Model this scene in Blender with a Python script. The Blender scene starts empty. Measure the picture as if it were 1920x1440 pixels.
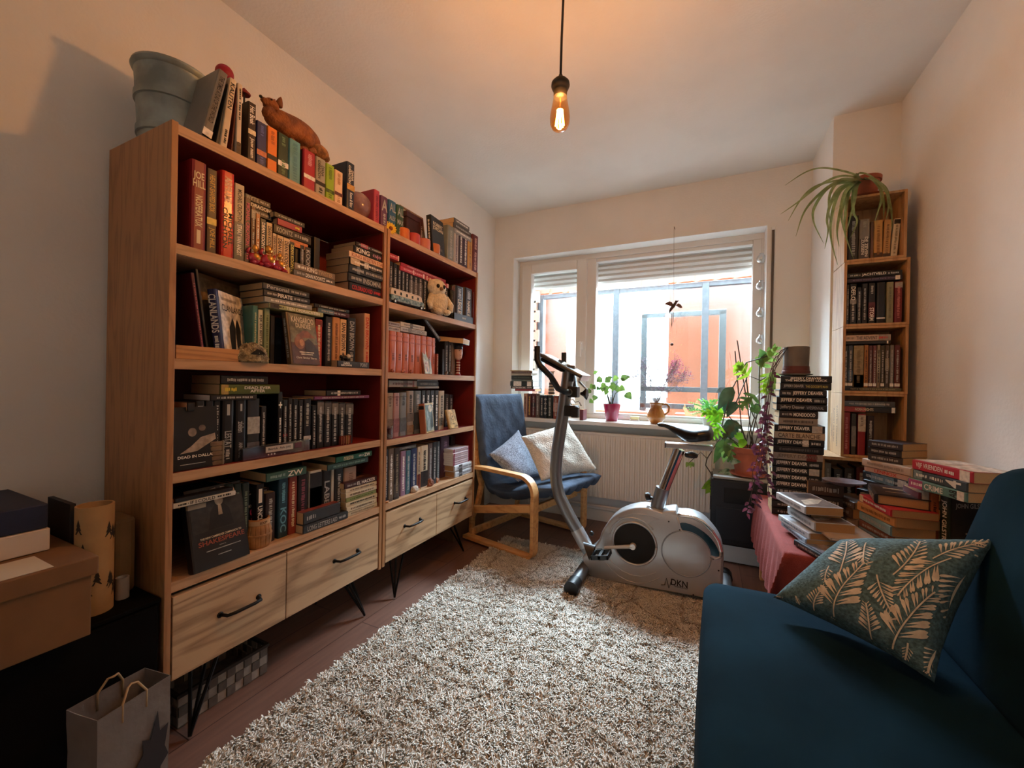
import bpy, math, random
from mathutils import Vector, Matrix, noise
sc = bpy.context.scene
COL = sc.collection
# ---------------------------------------------------------------- camera, sky, lights, exposure
FPX, YAW, PIT, ROL = 756.3, .449332, -.00273, .018046
CAM = Vector((0, 0, 1.05))
_cy, _sy, _cp, _sp = math.cos(YAW), math.sin(YAW), math.cos(PIT), math.sin(PIT)
W_ = Vector((-_sy * _cp, _cy * _cp, _sp))
R0 = Vector((_cy, _sy, 0))
U0 = R0.cross(W_)
R_ = R0 * math.cos(ROL) + U0 * math.sin(ROL)
U_ = -R0 * math.sin(ROL) + U0 * math.cos(ROL)
cd = bpy.data.cameras.new('camera')
cam = bpy.data.objects.new('camera', cd)
COL.objects.link(cam)
cd.sensor_width = 36
cd.lens = 36 * FPX / 1920
cd.clip_start = .02
cam.matrix_world = Matrix(((R_.x, U_.x, -W_.x, 0), (R_.y, U_.y, -W_.y, 0), (R_.z, U_.z, -W_.z, CAM.z), (0, 0, 0, 1)))
sc.camera = cam


def at(px, py, x=None, y=None, z=None):
    """the point of the place seen at a photo pixel, on the plane x=, y= or z="""
    d = W_ + R_ * ((px - 960) / FPX) + U_ * ((720 - py) / FPX)
    k = x / d.x if x is not None else y / d.y if y is not None else (z - CAM.z) / d.z
    return CAM + d * k


w = bpy.data.worlds.new('sky')
sc.world = w
w.use_nodes = True
bgn = w.node_tree.nodes['Background']
bgn.inputs[0].default_value = (.73, .88, 1, 1)
bgn.inputs[1].default_value = 2.1


def lamp(name, kind, loc, power, color, size=None, rot=None, sy=None):
    l = bpy.data.lights.new(name, kind)
    l.energy = power
    l.color = color
    if kind == 'AREA':
        l.shape = 'RECTANGLE'
        l.size, l.size_y = size, sy
    elif kind == 'POINT':
        l.shadow_soft_size = size
    o = bpy.data.objects.new(name, l)
    COL.objects.link(o)
    o.location = loc
    if rot:
        o.rotation_euler = rot
    return o


# open sky above the yard, out of sight over the window head
lamp('daylight_sky_area', 'AREA', (-.5, 6.2, 4.05), 2900, (.64, .84, 1), 4.0, (math.radians(-54), 0, 0), 1.4)
# fill lamp added as bright sky between the yard walls, behind the privacy glass
lamp('sky_gap_fill_area', 'AREA', (-.97, 5.3, 1.75), 200, (.74, .89, 1), 1.1, (math.radians(-90), 0, 0), 1.7)
# weak warm fill lamp, unseen behind the camera; no door is built there
lamp('rear_fill_light', 'AREA', (.1, -1.1, 1.5), 2, (1, .85, .7), .8, (math.radians(90), 0, 0), 1.8)
sc.view_settings.view_transform = 'Standard'
sc.view_settings.look = 'None'
sc.view_settings.exposure = 0.3
sc.view_settings.gamma = 1
sc.view_settings.use_curve_mapping = False


# ---------------------------------------------------------------- helpers
def lin(h):
    h = h.lstrip('#')
    h = ''.join(q * 2 for q in h) if len(h) == 3 else h
    c = [int(h[i:i + 2], 16) / 255 for i in (0, 2, 4)]
    return tuple(x / 12.92 if x <= .04045 else ((x + .055) / 1.055) ** 2.4 for x in c) + (1,)


MATS = {}


def mat(col, rough=.6, metal=0, noise_s=0, noise_a=.15, bump=0, bump_s=200, spec=.5, sheen=0, coat=0, name=None, stretch=None, col2=None):
    key = (col, rough, metal, noise_s, noise_a, bump, bump_s, spec, sheen, coat, name, stretch, col2)
    if key in MATS:
        return MATS[key]
    m = bpy.data.materials.new(name or 'surface_' + col.lstrip('#'))
    m.use_nodes = True
    nt = m.node_tree
    b = nt.nodes['Principled BSDF']
    c = lin(col)
    b.inputs['Base Color'].default_value = c
    b.inputs['Roughness'].default_value = rough
    b.inputs['Metallic'].default_value = metal
    b.inputs['Specular IOR Level'].default_value = spec
    if sheen:
        b.inputs['Sheen Weight'].default_value = sheen
        b.inputs['Sheen Roughness'].default_value = .4
        b.inputs['Sheen Tint'].default_value = c
    if coat:
        b.inputs['Coat Weight'].default_value = coat
    L = nt.links
    if noise_s or bump:
        tc = nt.nodes.new('ShaderNodeTexCoord')
        src = tc.outputs['Object']
        if stretch:
            mp = nt.nodes.new('ShaderNodeMapping')
            mp.inputs['Scale'].default_value = stretch
            L.new(src, mp.inputs[0])
            src = mp.outputs[0]
    if noise_s:
        n = nt.nodes.new('ShaderNodeTexNoise')
        n.inputs['Scale'].default_value = noise_s
        n.inputs['Detail'].default_value = 5
        L.new(src, n.inputs['Vector'])
        r = nt.nodes.new('ShaderNodeValToRGB')
        c2 = lin(col2) if col2 else tuple(x * (1 - noise_a * 2) for x in c[:3]) + (1,)
        c1 = c if col2 else tuple(min(1, x * (1 + noise_a)) for x in c[:3]) + (1,)
        r.color_ramp.elements[0].color, r.color_ramp.elements[0].position = c2, .35
        r.color_ramp.elements[1].color, r.color_ramp.elements[1].position = c1, .65
        L.new(n.outputs['Fac'], r.inputs[0])
        L.new(r.outputs[0], b.inputs['Base Color'])
    if bump:
        n = nt.nodes.new('ShaderNodeTexNoise')
        n.inputs['Scale'].default_value = bump_s
        n.inputs['Detail'].default_value = 4
        L.new(src, n.inputs['Vector'])
        bp = nt.nodes.new('ShaderNodeBump')
        bp.inputs['Strength'].default_value = bump
        bp.inputs['Distance'].default_value = .01
        L.new(n.outputs['Fac'], bp.inputs['Height'])
        L.new(bp.outputs[0], b.inputs['Normal'])
    MATS[key] = m
    return m


def wood(col, col2, axis='Y', scale=1., rough=.5, name='wood', ring=14):
    key = ('wood', col, col2, axis, scale, rough, ring)
    if key in MATS:
        return MATS[key]
    m = bpy.data.materials.new(name)
    m.use_nodes = True
    nt = m.node_tree
    L = nt.links
    b = nt.nodes['Principled BSDF']
    tc = nt.nodes.new('ShaderNodeTexCoord')
    mp = nt.nodes.new('ShaderNodeMapping')
    s = [9 * scale] * 3
    s['XYZ'.index(axis)] = .9 * scale
    mp.inputs['Scale'].default_value = s
    L.new(tc.outputs['Object'], mp.inputs[0])
    wv = nt.nodes.new('ShaderNodeTexNoise')
    wv.inputs['Scale'].default_value = 1.1
    wv.inputs['Detail'].default_value = 2
    L.new(mp.outputs[0], wv.inputs['Vector'])
    ml = nt.nodes.new('ShaderNodeMath')
    ml.operation = 'MULTIPLY'
    ml.inputs[1].default_value = ring
    L.new(wv.outputs['Fac'], ml.inputs[0])
    fr = nt.nodes.new('ShaderNodeMath')
    fr.operation = 'PINGPONG'
    fr.inputs[1].default_value = .5
    L.new(ml.outputs[0], fr.inputs[0])
    fine = nt.nodes.new('ShaderNodeTexNoise')
    fine.inputs['Scale'].default_value = 14
    fine.inputs['Detail'].default_value = 6
    L.new(mp.outputs[0], fine.inputs['Vector'])
    ad = nt.nodes.new('ShaderNodeMath')
    ad.operation = 'MULTIPLY_ADD'
    ad.inputs[1].default_value = 1.1
    L.new(fr.outputs[0], ad.inputs[0])
    sb = nt.nodes.new('ShaderNodeMath')
    sb.operation = 'MULTIPLY'
    sb.inputs[1].default_value = .6
    L.new(fine.outputs['Fac'], sb.inputs[0])
    L.new(sb.outputs[0], ad.inputs[2])
    r = nt.nodes.new('ShaderNodeValToRGB')
    r.color_ramp.elements[0].color, r.color_ramp.elements[0].position = lin(col2), .2
    r.color_ramp.elements[1].color, r.color_ramp.elements[1].position = lin(col), .62
    L.new(ad.outputs[0], r.inputs[0])
    L.new(r.outputs[0], b.inputs['Base Color'])
    b.inputs['Roughness'].default_value = rough
    MATS[key] = m
    return m


def glassy(col=(1, 1, 1, 1), gloss=.1, rough=.02, name='clear_glass'):
    key = ('glass', tuple(col), gloss, rough)
    if key in MATS:
        return MATS[key]
    m = bpy.data.materials.new(name)
    m.use_nodes = True
    nt = m.node_tree
    nt.nodes.remove(nt.nodes['Principled BSDF'])
    t = nt.nodes.new('ShaderNodeBsdfTransparent')
    t.inputs[0].default_value = col
    g = nt.nodes.new('ShaderNodeBsdfGlossy')
    g.inputs['Roughness'].default_value = rough
    lw = nt.nodes.new('ShaderNodeLayerWeight')
    lw.inputs[0].default_value = .35
    ml = nt.nodes.new('ShaderNodeMath')
    ml.operation = 'MULTIPLY_ADD'
    ml.inputs[1].default_value = .5
    ml.inputs[2].default_value = gloss * .4
    nt.links.new(lw.outputs['Facing'], ml.inputs[0])
    mx = nt.nodes.new('ShaderNodeMixShader')
    nt.links.new(ml.outputs[0], mx.inputs[0])
    nt.links.new(t.outputs[0], mx.inputs[1])
    nt.links.new(g.outputs[0], mx.inputs[2])
    nt.links.new(mx.outputs[0], nt.nodes['Material Output'].inputs[0])
    MATS[key] = m
    return m


class MB:
    def __init__(s):
        s.v, s.f = [], []

    def add(s, vs, fs):
        o = len(s.v)
        s.v += [tuple(p) for p in vs]
        s.f += [tuple(o + i for i in f) for f in fs]
        return s

    def box(s, x0, x1, y0, y1, z0, z1, M=None):
        vs = [Vector((x, y, z)) for z in (z0, z1) for y in (y0, y1) for x in (x0, x1)]
        if M is not None:
            vs = [M @ p for p in vs]
        return s.add(vs, [(0, 2, 3, 1), (4, 5, 7, 6), (0, 1, 5, 4), (2, 6, 7, 3), (0, 4, 6, 2), (1, 3, 7, 5)])

    def prism(s, pts, fn0, fn1):
        """closed outline of 2-D points carried to 3-D by fn0 and fn1"""
        n = len(pts)
        vs = [fn0(*p) for p in pts] + [fn1(*p) for p in pts]
        return s.add(vs, [tuple(range(n))[::-1], tuple(range(n, 2 * n))] + [(i, (i + 1) % n, n + (i + 1) % n, n + i) for i in range(n)])

    def tube(s, pts, r, n=8, cap=True, flat=1.):
        pts = [Vector(p) for p in pts]
        k = len(pts)
        rs = r if isinstance(r, (list, tuple)) else [r] * k
        vs, fs = [], []
        up = None
        for i, p in enumerate(pts):
            d = (pts[min(i + 1, k - 1)] - pts[max(i - 1, 0)]).normalized()
            if up is None:
                up = Vector((0, 0, 1)) if abs(d.z) < .9 else Vector((0, 1, 0))
            a = d.cross(up)
            a = a.normalized() if a.length > 1e-6 else Vector((1, 0, 0))
            b = a.cross(d).normalized()
            up = b
            for j in range(n):
                t = 2 * math.pi * j / n
                vs.append(p + a * math.cos(t) * rs[i] + b * math.sin(t) * rs[i] * flat)
        for i in range(k - 1):
            for j in range(n):
                fs.append((i * n + j, i * n + (j + 1) % n, (i + 1) * n + (j + 1) % n, (i + 1) * n + j))
        if cap:
            fs += [tuple(range(n))[::-1], tuple(range((k - 1) * n, k * n))]
        return s.add(vs, fs)

    def lathe(s, prof, c=(0, 0, 0), n=24, M=None, closed=False):
        vs, fs = [], []
        k = len(prof)
        for r, z in prof:
            for j in range(n):
                t = 2 * math.pi * j / n
                p = Vector((r * math.cos(t), r * math.sin(t), z))
                vs.append((M @ p if M is not None else p) + Vector(c))
        for i in range(k - 1):
            for j in range(n):
                fs.append((i * n + j, i * n + (j + 1) % n, (i + 1) * n + (j + 1) % n, (i + 1) * n + j))
        if closed:
            for j in range(n):
                fs.append(((k - 1) * n + j, (k - 1) * n + (j + 1) % n, (j + 1) % n, j))
        else:
            fs += [tuple(range(n))[::-1], tuple(range((k - 1) * n, k * n))]
        return s.add(vs, fs)

    def ball(s, c, r, n=16, m=10, M=None):
        if not isinstance(r, (tuple, list)):
            r = (r, r, r)
        vs, fs = [], []
        for i in range(m + 1):
            a = math.pi * i / m
            for j in range(n):
                t = 2 * math.pi * j / n
                p = Vector((r[0] * math.sin(a) * math.cos(t), r[1] * math.sin(a) * math.sin(t), r[2] * math.cos(a)))
                vs.append((M @ p if M is not None else p) + Vector(c))
        for i in range(m):
            for j in range(n):
                fs.append((i * n + j, (i + 1) * n + j, (i + 1) * n + (j + 1) % n, i * n + (j + 1) % n))
        return s.add(vs, fs)

    def grid(s, fn, nu, nv, wrap=False):
        vs = [fn(i / nu, j / nv) for i in range(nu + 1) for j in range(nv + 1)]
        return s.add(vs, [(i * (nv + 1) + j, (i + 1) * (nv + 1) + j, (i + 1) * (nv + 1) + j + 1, i * (nv + 1) + j + 1) for i in range(nu) for j in range(nv)])

    def build(s, name, m, parent=None, smooth=False, bevel=0, local=False, sub=0, weld=False):
        me = bpy.data.meshes.new(name)
        me.from_pydata(s.v, [], s.f)
        if weld:
            import bmesh
            bm = bmesh.new()
            bm.from_mesh(me)
            bmesh.ops.remove_doubles(bm, verts=bm.verts, dist=1e-5)
            bmesh.ops.recalc_face_normals(bm, faces=bm.faces)
            bm.to_mesh(me)
            bm.free()
        me.materials.append(m)
        if smooth:
            for p in me.polygons:
                p.use_smooth = True
        o = bpy.data.objects.new(name, me)
        COL.objects.link(o)
        if smooth == 'auto':
            me.set_sharp_from_angle(angle=math.radians(38))
        if bevel:
            md = o.modifiers.new('bevel', 'BEVEL')
            md.width, md.segments, md.limit_method = bevel, 2, 'ANGLE'
        if sub:
            md = o.modifiers.new('sub', 'SUBSURF')
            md.levels = md.render_levels = sub
        if parent is not None:
            adopt(o, parent, local)
        return o


def world_of(o):
    m = o.matrix_basis.copy()
    while o.parent:
        m = o.parent.matrix_basis @ o.matrix_parent_inverse @ m
        o = o.parent
    return m


def adopt(o, parent, local=False):
    o.parent = parent
    if not local:
        o.matrix_parent_inverse = world_of(parent).inverted()


def tag(o, label, cat, group=None, kind=None):
    o['label'], o['category'] = label, cat
    if group:
        o['group'] = group
    if kind:
        o['kind'] = kind
    return o


def thing(name, label, cat, loc=(0, 0, 0), rotz=0, group=None):
    o = bpy.data.objects.new(name, None)
    COL.objects.link(o)
    o.empty_display_size = .02
    o.location = loc
    o.rotation_euler = (0, 0, rotz)
    return tag(o, label, cat, group)


def struct(o):
    o['kind'] = 'structure'
    return o


TEXTS = []
FONT_CACHE = {}


def text(parent, s, col, M, width, height, name='title', mode='fit', rough=.5, metal=0):
    """lettering as flat mesh: M carries the text plane (x along the line, y up) into the parent's space; centred, fitted to width x height"""
    TEXTS.append((parent, s, col, M, width, height, name, rough, metal))


def finish_text():
    objs = []
    for s in sorted({t[1] for t in TEXTS}):
        cu = bpy.data.curves.new('lettering', 'FONT')
        cu.body = s
        cu.resolution_u = 3
        cu.offset = .018
        cu.align_x = 'CENTER'
        cu.space_line = .85
        o = bpy.data.objects.new('lettering', cu)
        COL.objects.link(o)
        objs.append((s, o))
    dg = bpy.context.evaluated_depsgraph_get()
    dg.update()
    data = {}
    for s, o in objs:
        me = bpy.data.meshes.new_from_object(o.evaluated_get(dg))
        vs = [tuple(v.co) for v in me.vertices]
        fs = [tuple(p.vertices) for p in me.polygons]
        bpy.data.meshes.remove(me)
        data[s] = (vs, fs)
    for s, o in objs:
        cu = o.data
        bpy.data.objects.remove(o)
        bpy.data.curves.remove(cu)
    for parent, s, col, M, wd, ht, name, rough, metal in TEXTS:
        vs, fs = data[s]
        if not vs:
            continue
        x0, x1 = min(v[0] for v in vs), max(v[0] for v in vs)
        y0, y1 = min(v[1] for v in vs), max(v[1] for v in vs)
        kx, ky = wd / max(x1 - x0, 1e-6), ht / max(y1 - y0, 1e-6)
        kx, ky = min(kx, ky * 1.35), min(ky, kx * 1.7)
        b = MB()
        b.v = [tuple(M @ Vector(((v[0] - (x0 + x1) / 2) * kx, (v[1] - (y0 + y1) / 2) * ky, 0))) for v in vs]
        b.f = fs
        b.build(name, mat(col, rough, metal), parent, local=True)


def rnd(a, b):
    return random.uniform(a, b)


random.seed(7)
PI = math.pi
# ---------------------------------------------------------------- the room
XL, XR, YB, YF, ZC = -1.69, .853, 3.111, -1.25, 2.4855
WX0, WX1, WZ0, WZ1, YW = -1.507, .345, .775, 2.118, 3.24
plaster = mat('#eae8e3', .85, bump=.12, bump_s=90, noise_s=3, noise_a=.02, name='off_white_plaster')
white = mat('#ebebe8', .4, name='white_paint')
fl = bpy.data.materials.new('red_brown_laminate')
fl.use_nodes = True
_n, _l = fl.node_tree.nodes, fl.node_tree.links
_tc = _n.new('ShaderNodeTexCoord')
_mp = _n.new('ShaderNodeMapping')
_mp.inputs['Rotation'].default_value = (0, 0, PI / 2)
_br = _n.new('ShaderNodeTexBrick')
_br.inputs['Color1'].default_value, _br.inputs['Color2'].default_value = lin('#8a6656'), lin('#7a5648')
_br.inputs['Mortar'].default_value = lin('#3c2118')
_br.inputs['Scale'].default_value = 1
_br.inputs['Mortar Size'].default_value = .0016
_br.inputs['Brick Width'].default_value = 1.3
_br.inputs['Row Height'].default_value = .19
_gr = _n.new('ShaderNodeTexNoise')
_gr.inputs['Scale'].default_value = 5
_gr.inputs['Detail'].default_value = 8
_m2 = _n.new('ShaderNodeMapping')
_m2.inputs['Scale'].default_value = (12, 1, 1)
_mx = _n.new('ShaderNodeMix')
_mx.data_type = 'RGBA'
_mx.blend_type = 'MULTIPLY'
_mx.inputs[0].default_value = .55
_l.new(_tc.outputs['Object'], _mp.inputs[0])
_l.new(_mp.outputs[0], _br.inputs[0])
_l.new(_tc.outputs['Object'], _m2.inputs[0])
_l.new(_m2.outputs[0], _gr.inputs[0])
_l.new(_br.outputs[0], _mx.inputs[6])
_l.new(_gr.outputs['Fac'], _mx.inputs[7])
_l.new(_mx.outputs[2], _n['Principled BSDF'].inputs[0])
_n['Principled BSDF'].inputs['Roughness'].default_value = .38
struct(MB().box(XL - .2, XR + .2, YF - .2, YB + .3, -.1, 0).build('floor', fl))
struct(MB().box(XL - .2, XR + .2, YF - .2, YB + .3, ZC, ZC + .1).build('ceiling', plaster))
struct(MB().box(XL - .2, XL, YF - .2, YB + .3, 0, ZC).build('wall_left', plaster))
struct(MB().box(XR, XR + .2, YF - .2, YB + .3, 0, ZC).build('wall_right', plaster))
struct(MB().box(XL, XR, YF - .2, YF, 0, ZC).build('wall_rear', plaster))
b = MB()
b.box(XL, WX0, YB, YB + .3, 0, ZC).box(WX1, XR, YB, YB + .3, 0, ZC).box(WX0, WX1, YB, YB + .3, WZ1, ZC).box(WX0, WX1, YB, YB + .3, 0, WZ0 - .03)
struct(b.build('wall_back', plaster))
struct(MB().box(.58, XR, 2.646, YB, 0, ZC).build('wall_chimney', plaster))
struct(MB().box(XL, .58, YB - .014, YB, 0, .085).build('baseboard_back', mat('#ddd6ca', .5)))
# white plastered reveal lining
b = MB()
b.box(WX0 - .002, WX0 + .004, YB - .002, YW + .06, WZ0, WZ1).box(WX1 - .004, WX1 + .002, YB - .002, YW + .06, WZ0, WZ1).box(WX0, WX1, YB - .002, YW + .06, WZ1 - .004, WZ1 + .002)
struct(b.build('trim_1', white))
struct(MB().box(WX0 - .14, WX1 + .03, 2.955, YB, WZ0 - .03, WZ0).box(WX0, WX1, YB, YW + .05, WZ0 - .03, WZ0).build('trim_2', mat('#efefec', .25), bevel=.004))

# window
upvc = mat('#e4e2dd', .3, name='white_window_frame')
win = bpy.data.objects.new('window_1', None)
COL.objects.link(win)
win.location = (-.58, YW, WZ0)
struct(win)
tag(win, 'wide white framed window with a narrow opening sash', 'window', kind='structure')
y0, y1 = YW, YW + .07
b = MB()
b.box(WX0, WX1, y0, y1, WZ1 - .045, WZ1).box(WX0, WX1, y0, y1, WZ0, WZ0 + .035)
_a, _b = WZ0 + .0351, WZ1 - .0451
b.box(WX0, WX0 + .04, y0, y1, _a, _b).box(WX1 - .07, WX1, y0, y1, _a, _b).box(-.90, -.822, y0, y1, _a, _b)
b.box(-.8219, WX1 - .0701, y0 + .01, y1, 2.045, _b - .0001).box(-.8219, WX1 - .0701, y0 + .01, y1, _a + .0001, .822)
b.build('window_frame', upvc, win, bevel=.004)
b = MB()
sx0, sx1, sz0, sz1 = WX0 + .035, -.893, WZ0 + .03, WZ1 - .04
b.box(sx0, -1.385, y0 - .022, y1 - .02, sz0, sz1).box(-.978, sx1, y0 - .022, y1 - .02, sz0, sz1)
b.box(-1.385, -.978, y0 - .022, y1 - .02, 1.996, sz1).box(-1.385, -.978, y0 - .022, y1 - .02, sz0, sz0 + .085)
sash = b.build('window_sash', upvc, win, bevel=.006)
b = MB()
b.box(-.945, -.915, y0 - .03, y0 - .022, 1.33, 1.40).box(-.938, -.922, y0 - .065, y0 - .03, 1.375, 1.39).box(-.94, -.92, y0 - .068, y0 - .05, 1.27, 1.39)
b.build('window_handle', white, sash, bevel=.004)
glass = glassy(name='window_glass')
MB().box(-1.385, -.978, y0 + .02, y0 + .026, sz0 + .085, 1.996).build('pane', glass, sash)
MB().box(-.822, WX1 - .07, y0 + .03, y0 + .036, .822, 2.045).build('pane', glass, win)
b = MB()
for k in range(5):
    z = 1.888 + k * .040
    b.prism([(0, 0), (-.004, .004), (-.009, .02), (-.004, .034), (0, .038)], lambda u, v, z=z: (WX0 + .03, y1 + .045 + u, z + v), lambda u, v, z=z: (WX1 - .03, y1 + .045 + u, z + v))
    b.box(WX0 + .03, WX1 - .03, y1 + .046, y1 + .049, z + .034, z + .044)
b.box(WX0, WX1, y1 + .06, y1 + .065, 1.95, WZ1 + .2)
b.build('roller_shutter', mat('#cfcec8', .5), win)

# radiator
rad = thing('radiator', 'long white panel radiator below the window sill', 'radiator', (-.7, 3.0, .19))
rw = mat('#e2dace', .4)
b = MB()
n = 150
def radf(u, v):
    x = -1.50 + 1.56 * u
    return Vector((x, 3.005 - .012 * min(1, max(0, math.sin(u * 44 * 2 * PI) * 2 + .5)) * min(1, min(v, 1 - v) * 12), .205 + v * .47))
b.grid(radf, 440, 24)
b.box(-1.50, .06, 3.01, 3.085, .205, .672)
b.build('panel', rw, rad, smooth='auto')
b = MB()
b.box(-1.505, .065, 2.998, 3.09, .672, .690)
b.build('top_grille', rw, rad, bevel=.003)
b = MB()
b.tube([(-1.3, 3.05, .2), (-1.3, 3.05, .0)], .008).tube([(-.1, 3.05, .2), (-.1, 3.05, .0)], .008)
b.tube([(-1.52, 3.06, .125), (.5, 3.06, .125)], .009)
b.build('pipe', rw, rad, smooth=True)

# ---------------------------------------------------------------- the yard outside the window
salmon = mat('#c8724f', .9, noise_s=2, noise_a=.06, name='salmon_render')
steel = mat('#555b61', .5, noise_s=30, noise_a=.12, name='grey_painted_steel')
ins = struct(MB().box(-4, 4, 3.42, 9, -.3, -.02).build('ground', mat('#c6c2ba', .9)))
struct(MB().box(-.42, 3.5, 5.0, 5.2, -.2, 2.35).build('wall_neighbour', salmon))
struct(MB().box(-3.0, -1.52, 4.7, 4.9, -.2, 2.3).build('wall_yard', salmon))
fg = bpy.data.materials.new('textured_privacy_glass')
fg.use_nodes = True
_n, _l = fg.node_tree.nodes, fg.node_tree.links
_n.remove(_n['Principled BSDF'])
_t, _d, _g = _n.new('ShaderNodeBsdfTransparent'), _n.new('ShaderNodeBsdfRefraction'), _n.new('ShaderNodeBsdfGlossy')
_d.inputs['Roughness'].default_value = .05
_d.inputs['IOR'].default_value = 1.2
_t.inputs[0].default_value = (.86, .89, .89, 1)
_d.inputs[0].default_value = (.9, .94, .93, 1)
_g.inputs['Roughness'].default_value = .25
_v = _n.new('ShaderNodeTexNoise')
_v.inputs['Scale'].default_value = 95
_v.inputs['Detail'].default_value = 2
_tc = _n.new('ShaderNodeTexCoord')
_l.new(_tc.outputs['Object'], _v.inputs['Vector'])
_r = _n.new('ShaderNodeMapRange')
_r.inputs[1].default_value, _r.inputs[2].default_value, _r.inputs[3].default_value, _r.inputs[4].default_value = .35, .65, .2, .75
_l.new(_v.outputs['Fac'], _r.inputs[0])
_m = _n.new('ShaderNodeMixShader')
_l.new(_r.outputs[0], _m.inputs[0])
_l.new(_t.outputs[0], _m.inputs[1])
_l.new(_d.outputs[0], _m.inputs[2])
_m2 = _n.new('ShaderNodeMixShader')
_m2.inputs[0].default_value = .06
_l.new(_m.outputs[0], _m2.inputs[1])
_l.new(_g.outputs[0], _m2.inputs[2])
_l.new(_m2.outputs[0], _n['Material Output'].inputs[0])
scr = thing('yard_screen', 'grey steel screen glazed with textured privacy glass outside the window', 'screen', (-.6, 4.2, 0))
b = MB()
b.box(-1.70, 1.3, 4.17, 4.23, 1.985, 2.03).box(-1.70, 1.3, 4.17, 4.23, .66, .70)
for x in (-1.67, -.845, -.022, .80, 1.28):
    b.box(x - .03, x + .03, 4.16, 4.24, -.02, 2.03)
b.build('steel_frame', steel, scr, bevel=.004)
for x0, x1 in ((-1.64, -.875), (-.815, -.052), (.008, .77)):
    MB().box(x0, x1, 4.195, 4.203, .70, 1.985).build('privacy_pane', fg, scr)
b = MB()
for (x0, x1, z0, z1) in ((-.62, -.56, -.02, 1.78), (.10, .16, -.02, 1.78), (-.62, .16, 1.74, 1.79), (-.62, .16, .99, 1.04), (-.62, .16, .82, .87)):
    b.box(x0, x1, 4.33, 4.37, z0, z1)
tag(b.build('gate_frame', steel, bevel=.004), 'square grey metal frame standing behind the privacy glass', 'frame')
# tiled roof edge above the screen and the tile-hung return at its side
tile = mat('#a8735f', .8, noise_s=5, noise_a=.25, col2='#8f7d6c', name='weathered_roof_tile')
rf = thing('tiled_roof', 'weathered pink roof tiles running above the glazed screen', 'roof', (-.5, 4.2, 2.03))
for row in range(2):
    b = MB()
    yy, zz = 4.12 + row * .10, 2.035 + row * .15
    for k in range(22):
        x = -2.2 + k * .16 + (row % 2) * .08
        b.grid(lambda u, v, x=x: Vector((x + u * .165, yy + v * .13, zz + v * .19 + .018 * math.sin(u * PI) + (.012 if u > .8 else 0))), 6, 1)
        b.grid(lambda u, v, x=x: Vector((x + u * .165, yy, zz - .02 * v + .018 * math.sin(u * PI) + (.012 if u > .8 else 0))), 6, 1)
    b.build('tile_course', tile, rf, smooth=False)
rt = thing('tile_hung_wall', 'tile hung return wall outside, beside the narrow sash', 'wall', (-1.8, 4.1, 0))
rt['kind'] = 'structure'
b = MB()
for row in range(16):
    for k in range(4):
        x, z = -2.3 + k * .155 + (row % 2) * .04, .35 + row * .105
        b.box(x, x + .15, 4.05 - .0, 4.075, z, z + .125, None)
b.box(-2.4, -1.71, 4.08, 4.2, -.1, 2.1)
b.build('tile_cladding', tile, rt)
for i, (x0, x1) in enumerate(((-.87, -.30), (-.22, .34))):
    pl = thing('planter_box', ('terracotta window box outside behind the magenta pot', 'terracotta window box outside behind the wooden cats')[i], 'planter', ((x0 + x1) / 2, 3.62, .70), 0, 'window boxes outside')
    MB().box(x0, x1, 3.55, 3.71, .66, .80).build('box', mat('#d9785a', .7), pl, bevel=.006)
    MB().box(x0 - .012, x1 + .012, 3.535, 3.725, .80, .825).build('rim', mat('#d9785a', .7), pl, bevel=.006)
struct(MB().box(WX0 - .1, WX1 + .2, 3.41, 3.75, .60, .66).build('trim_3', mat('#a8a49c', .8)))
# ---------------------------------------------------------------- bookcases
oak = wood('#bf9670', '#a37c56', 'Y', 1.6, .5, 'pale_oak', 7)
oakz = wood('#a8784c', '#8a5f3a', 'Z', 1.6, .5, 'pale_oak_upright', 7)
ash = wood('#c4a27c', '#8f7050', 'Y', .8, .45, 'grained_ash_drawer', 11)
redp = mat('#78190f', .55, noise_s=6, noise_a=.12, name='dark_red_paint')
iron = mat('#17130f', .45, .6, name='black_iron')
XS, XK = -1.31, -1.668


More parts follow.
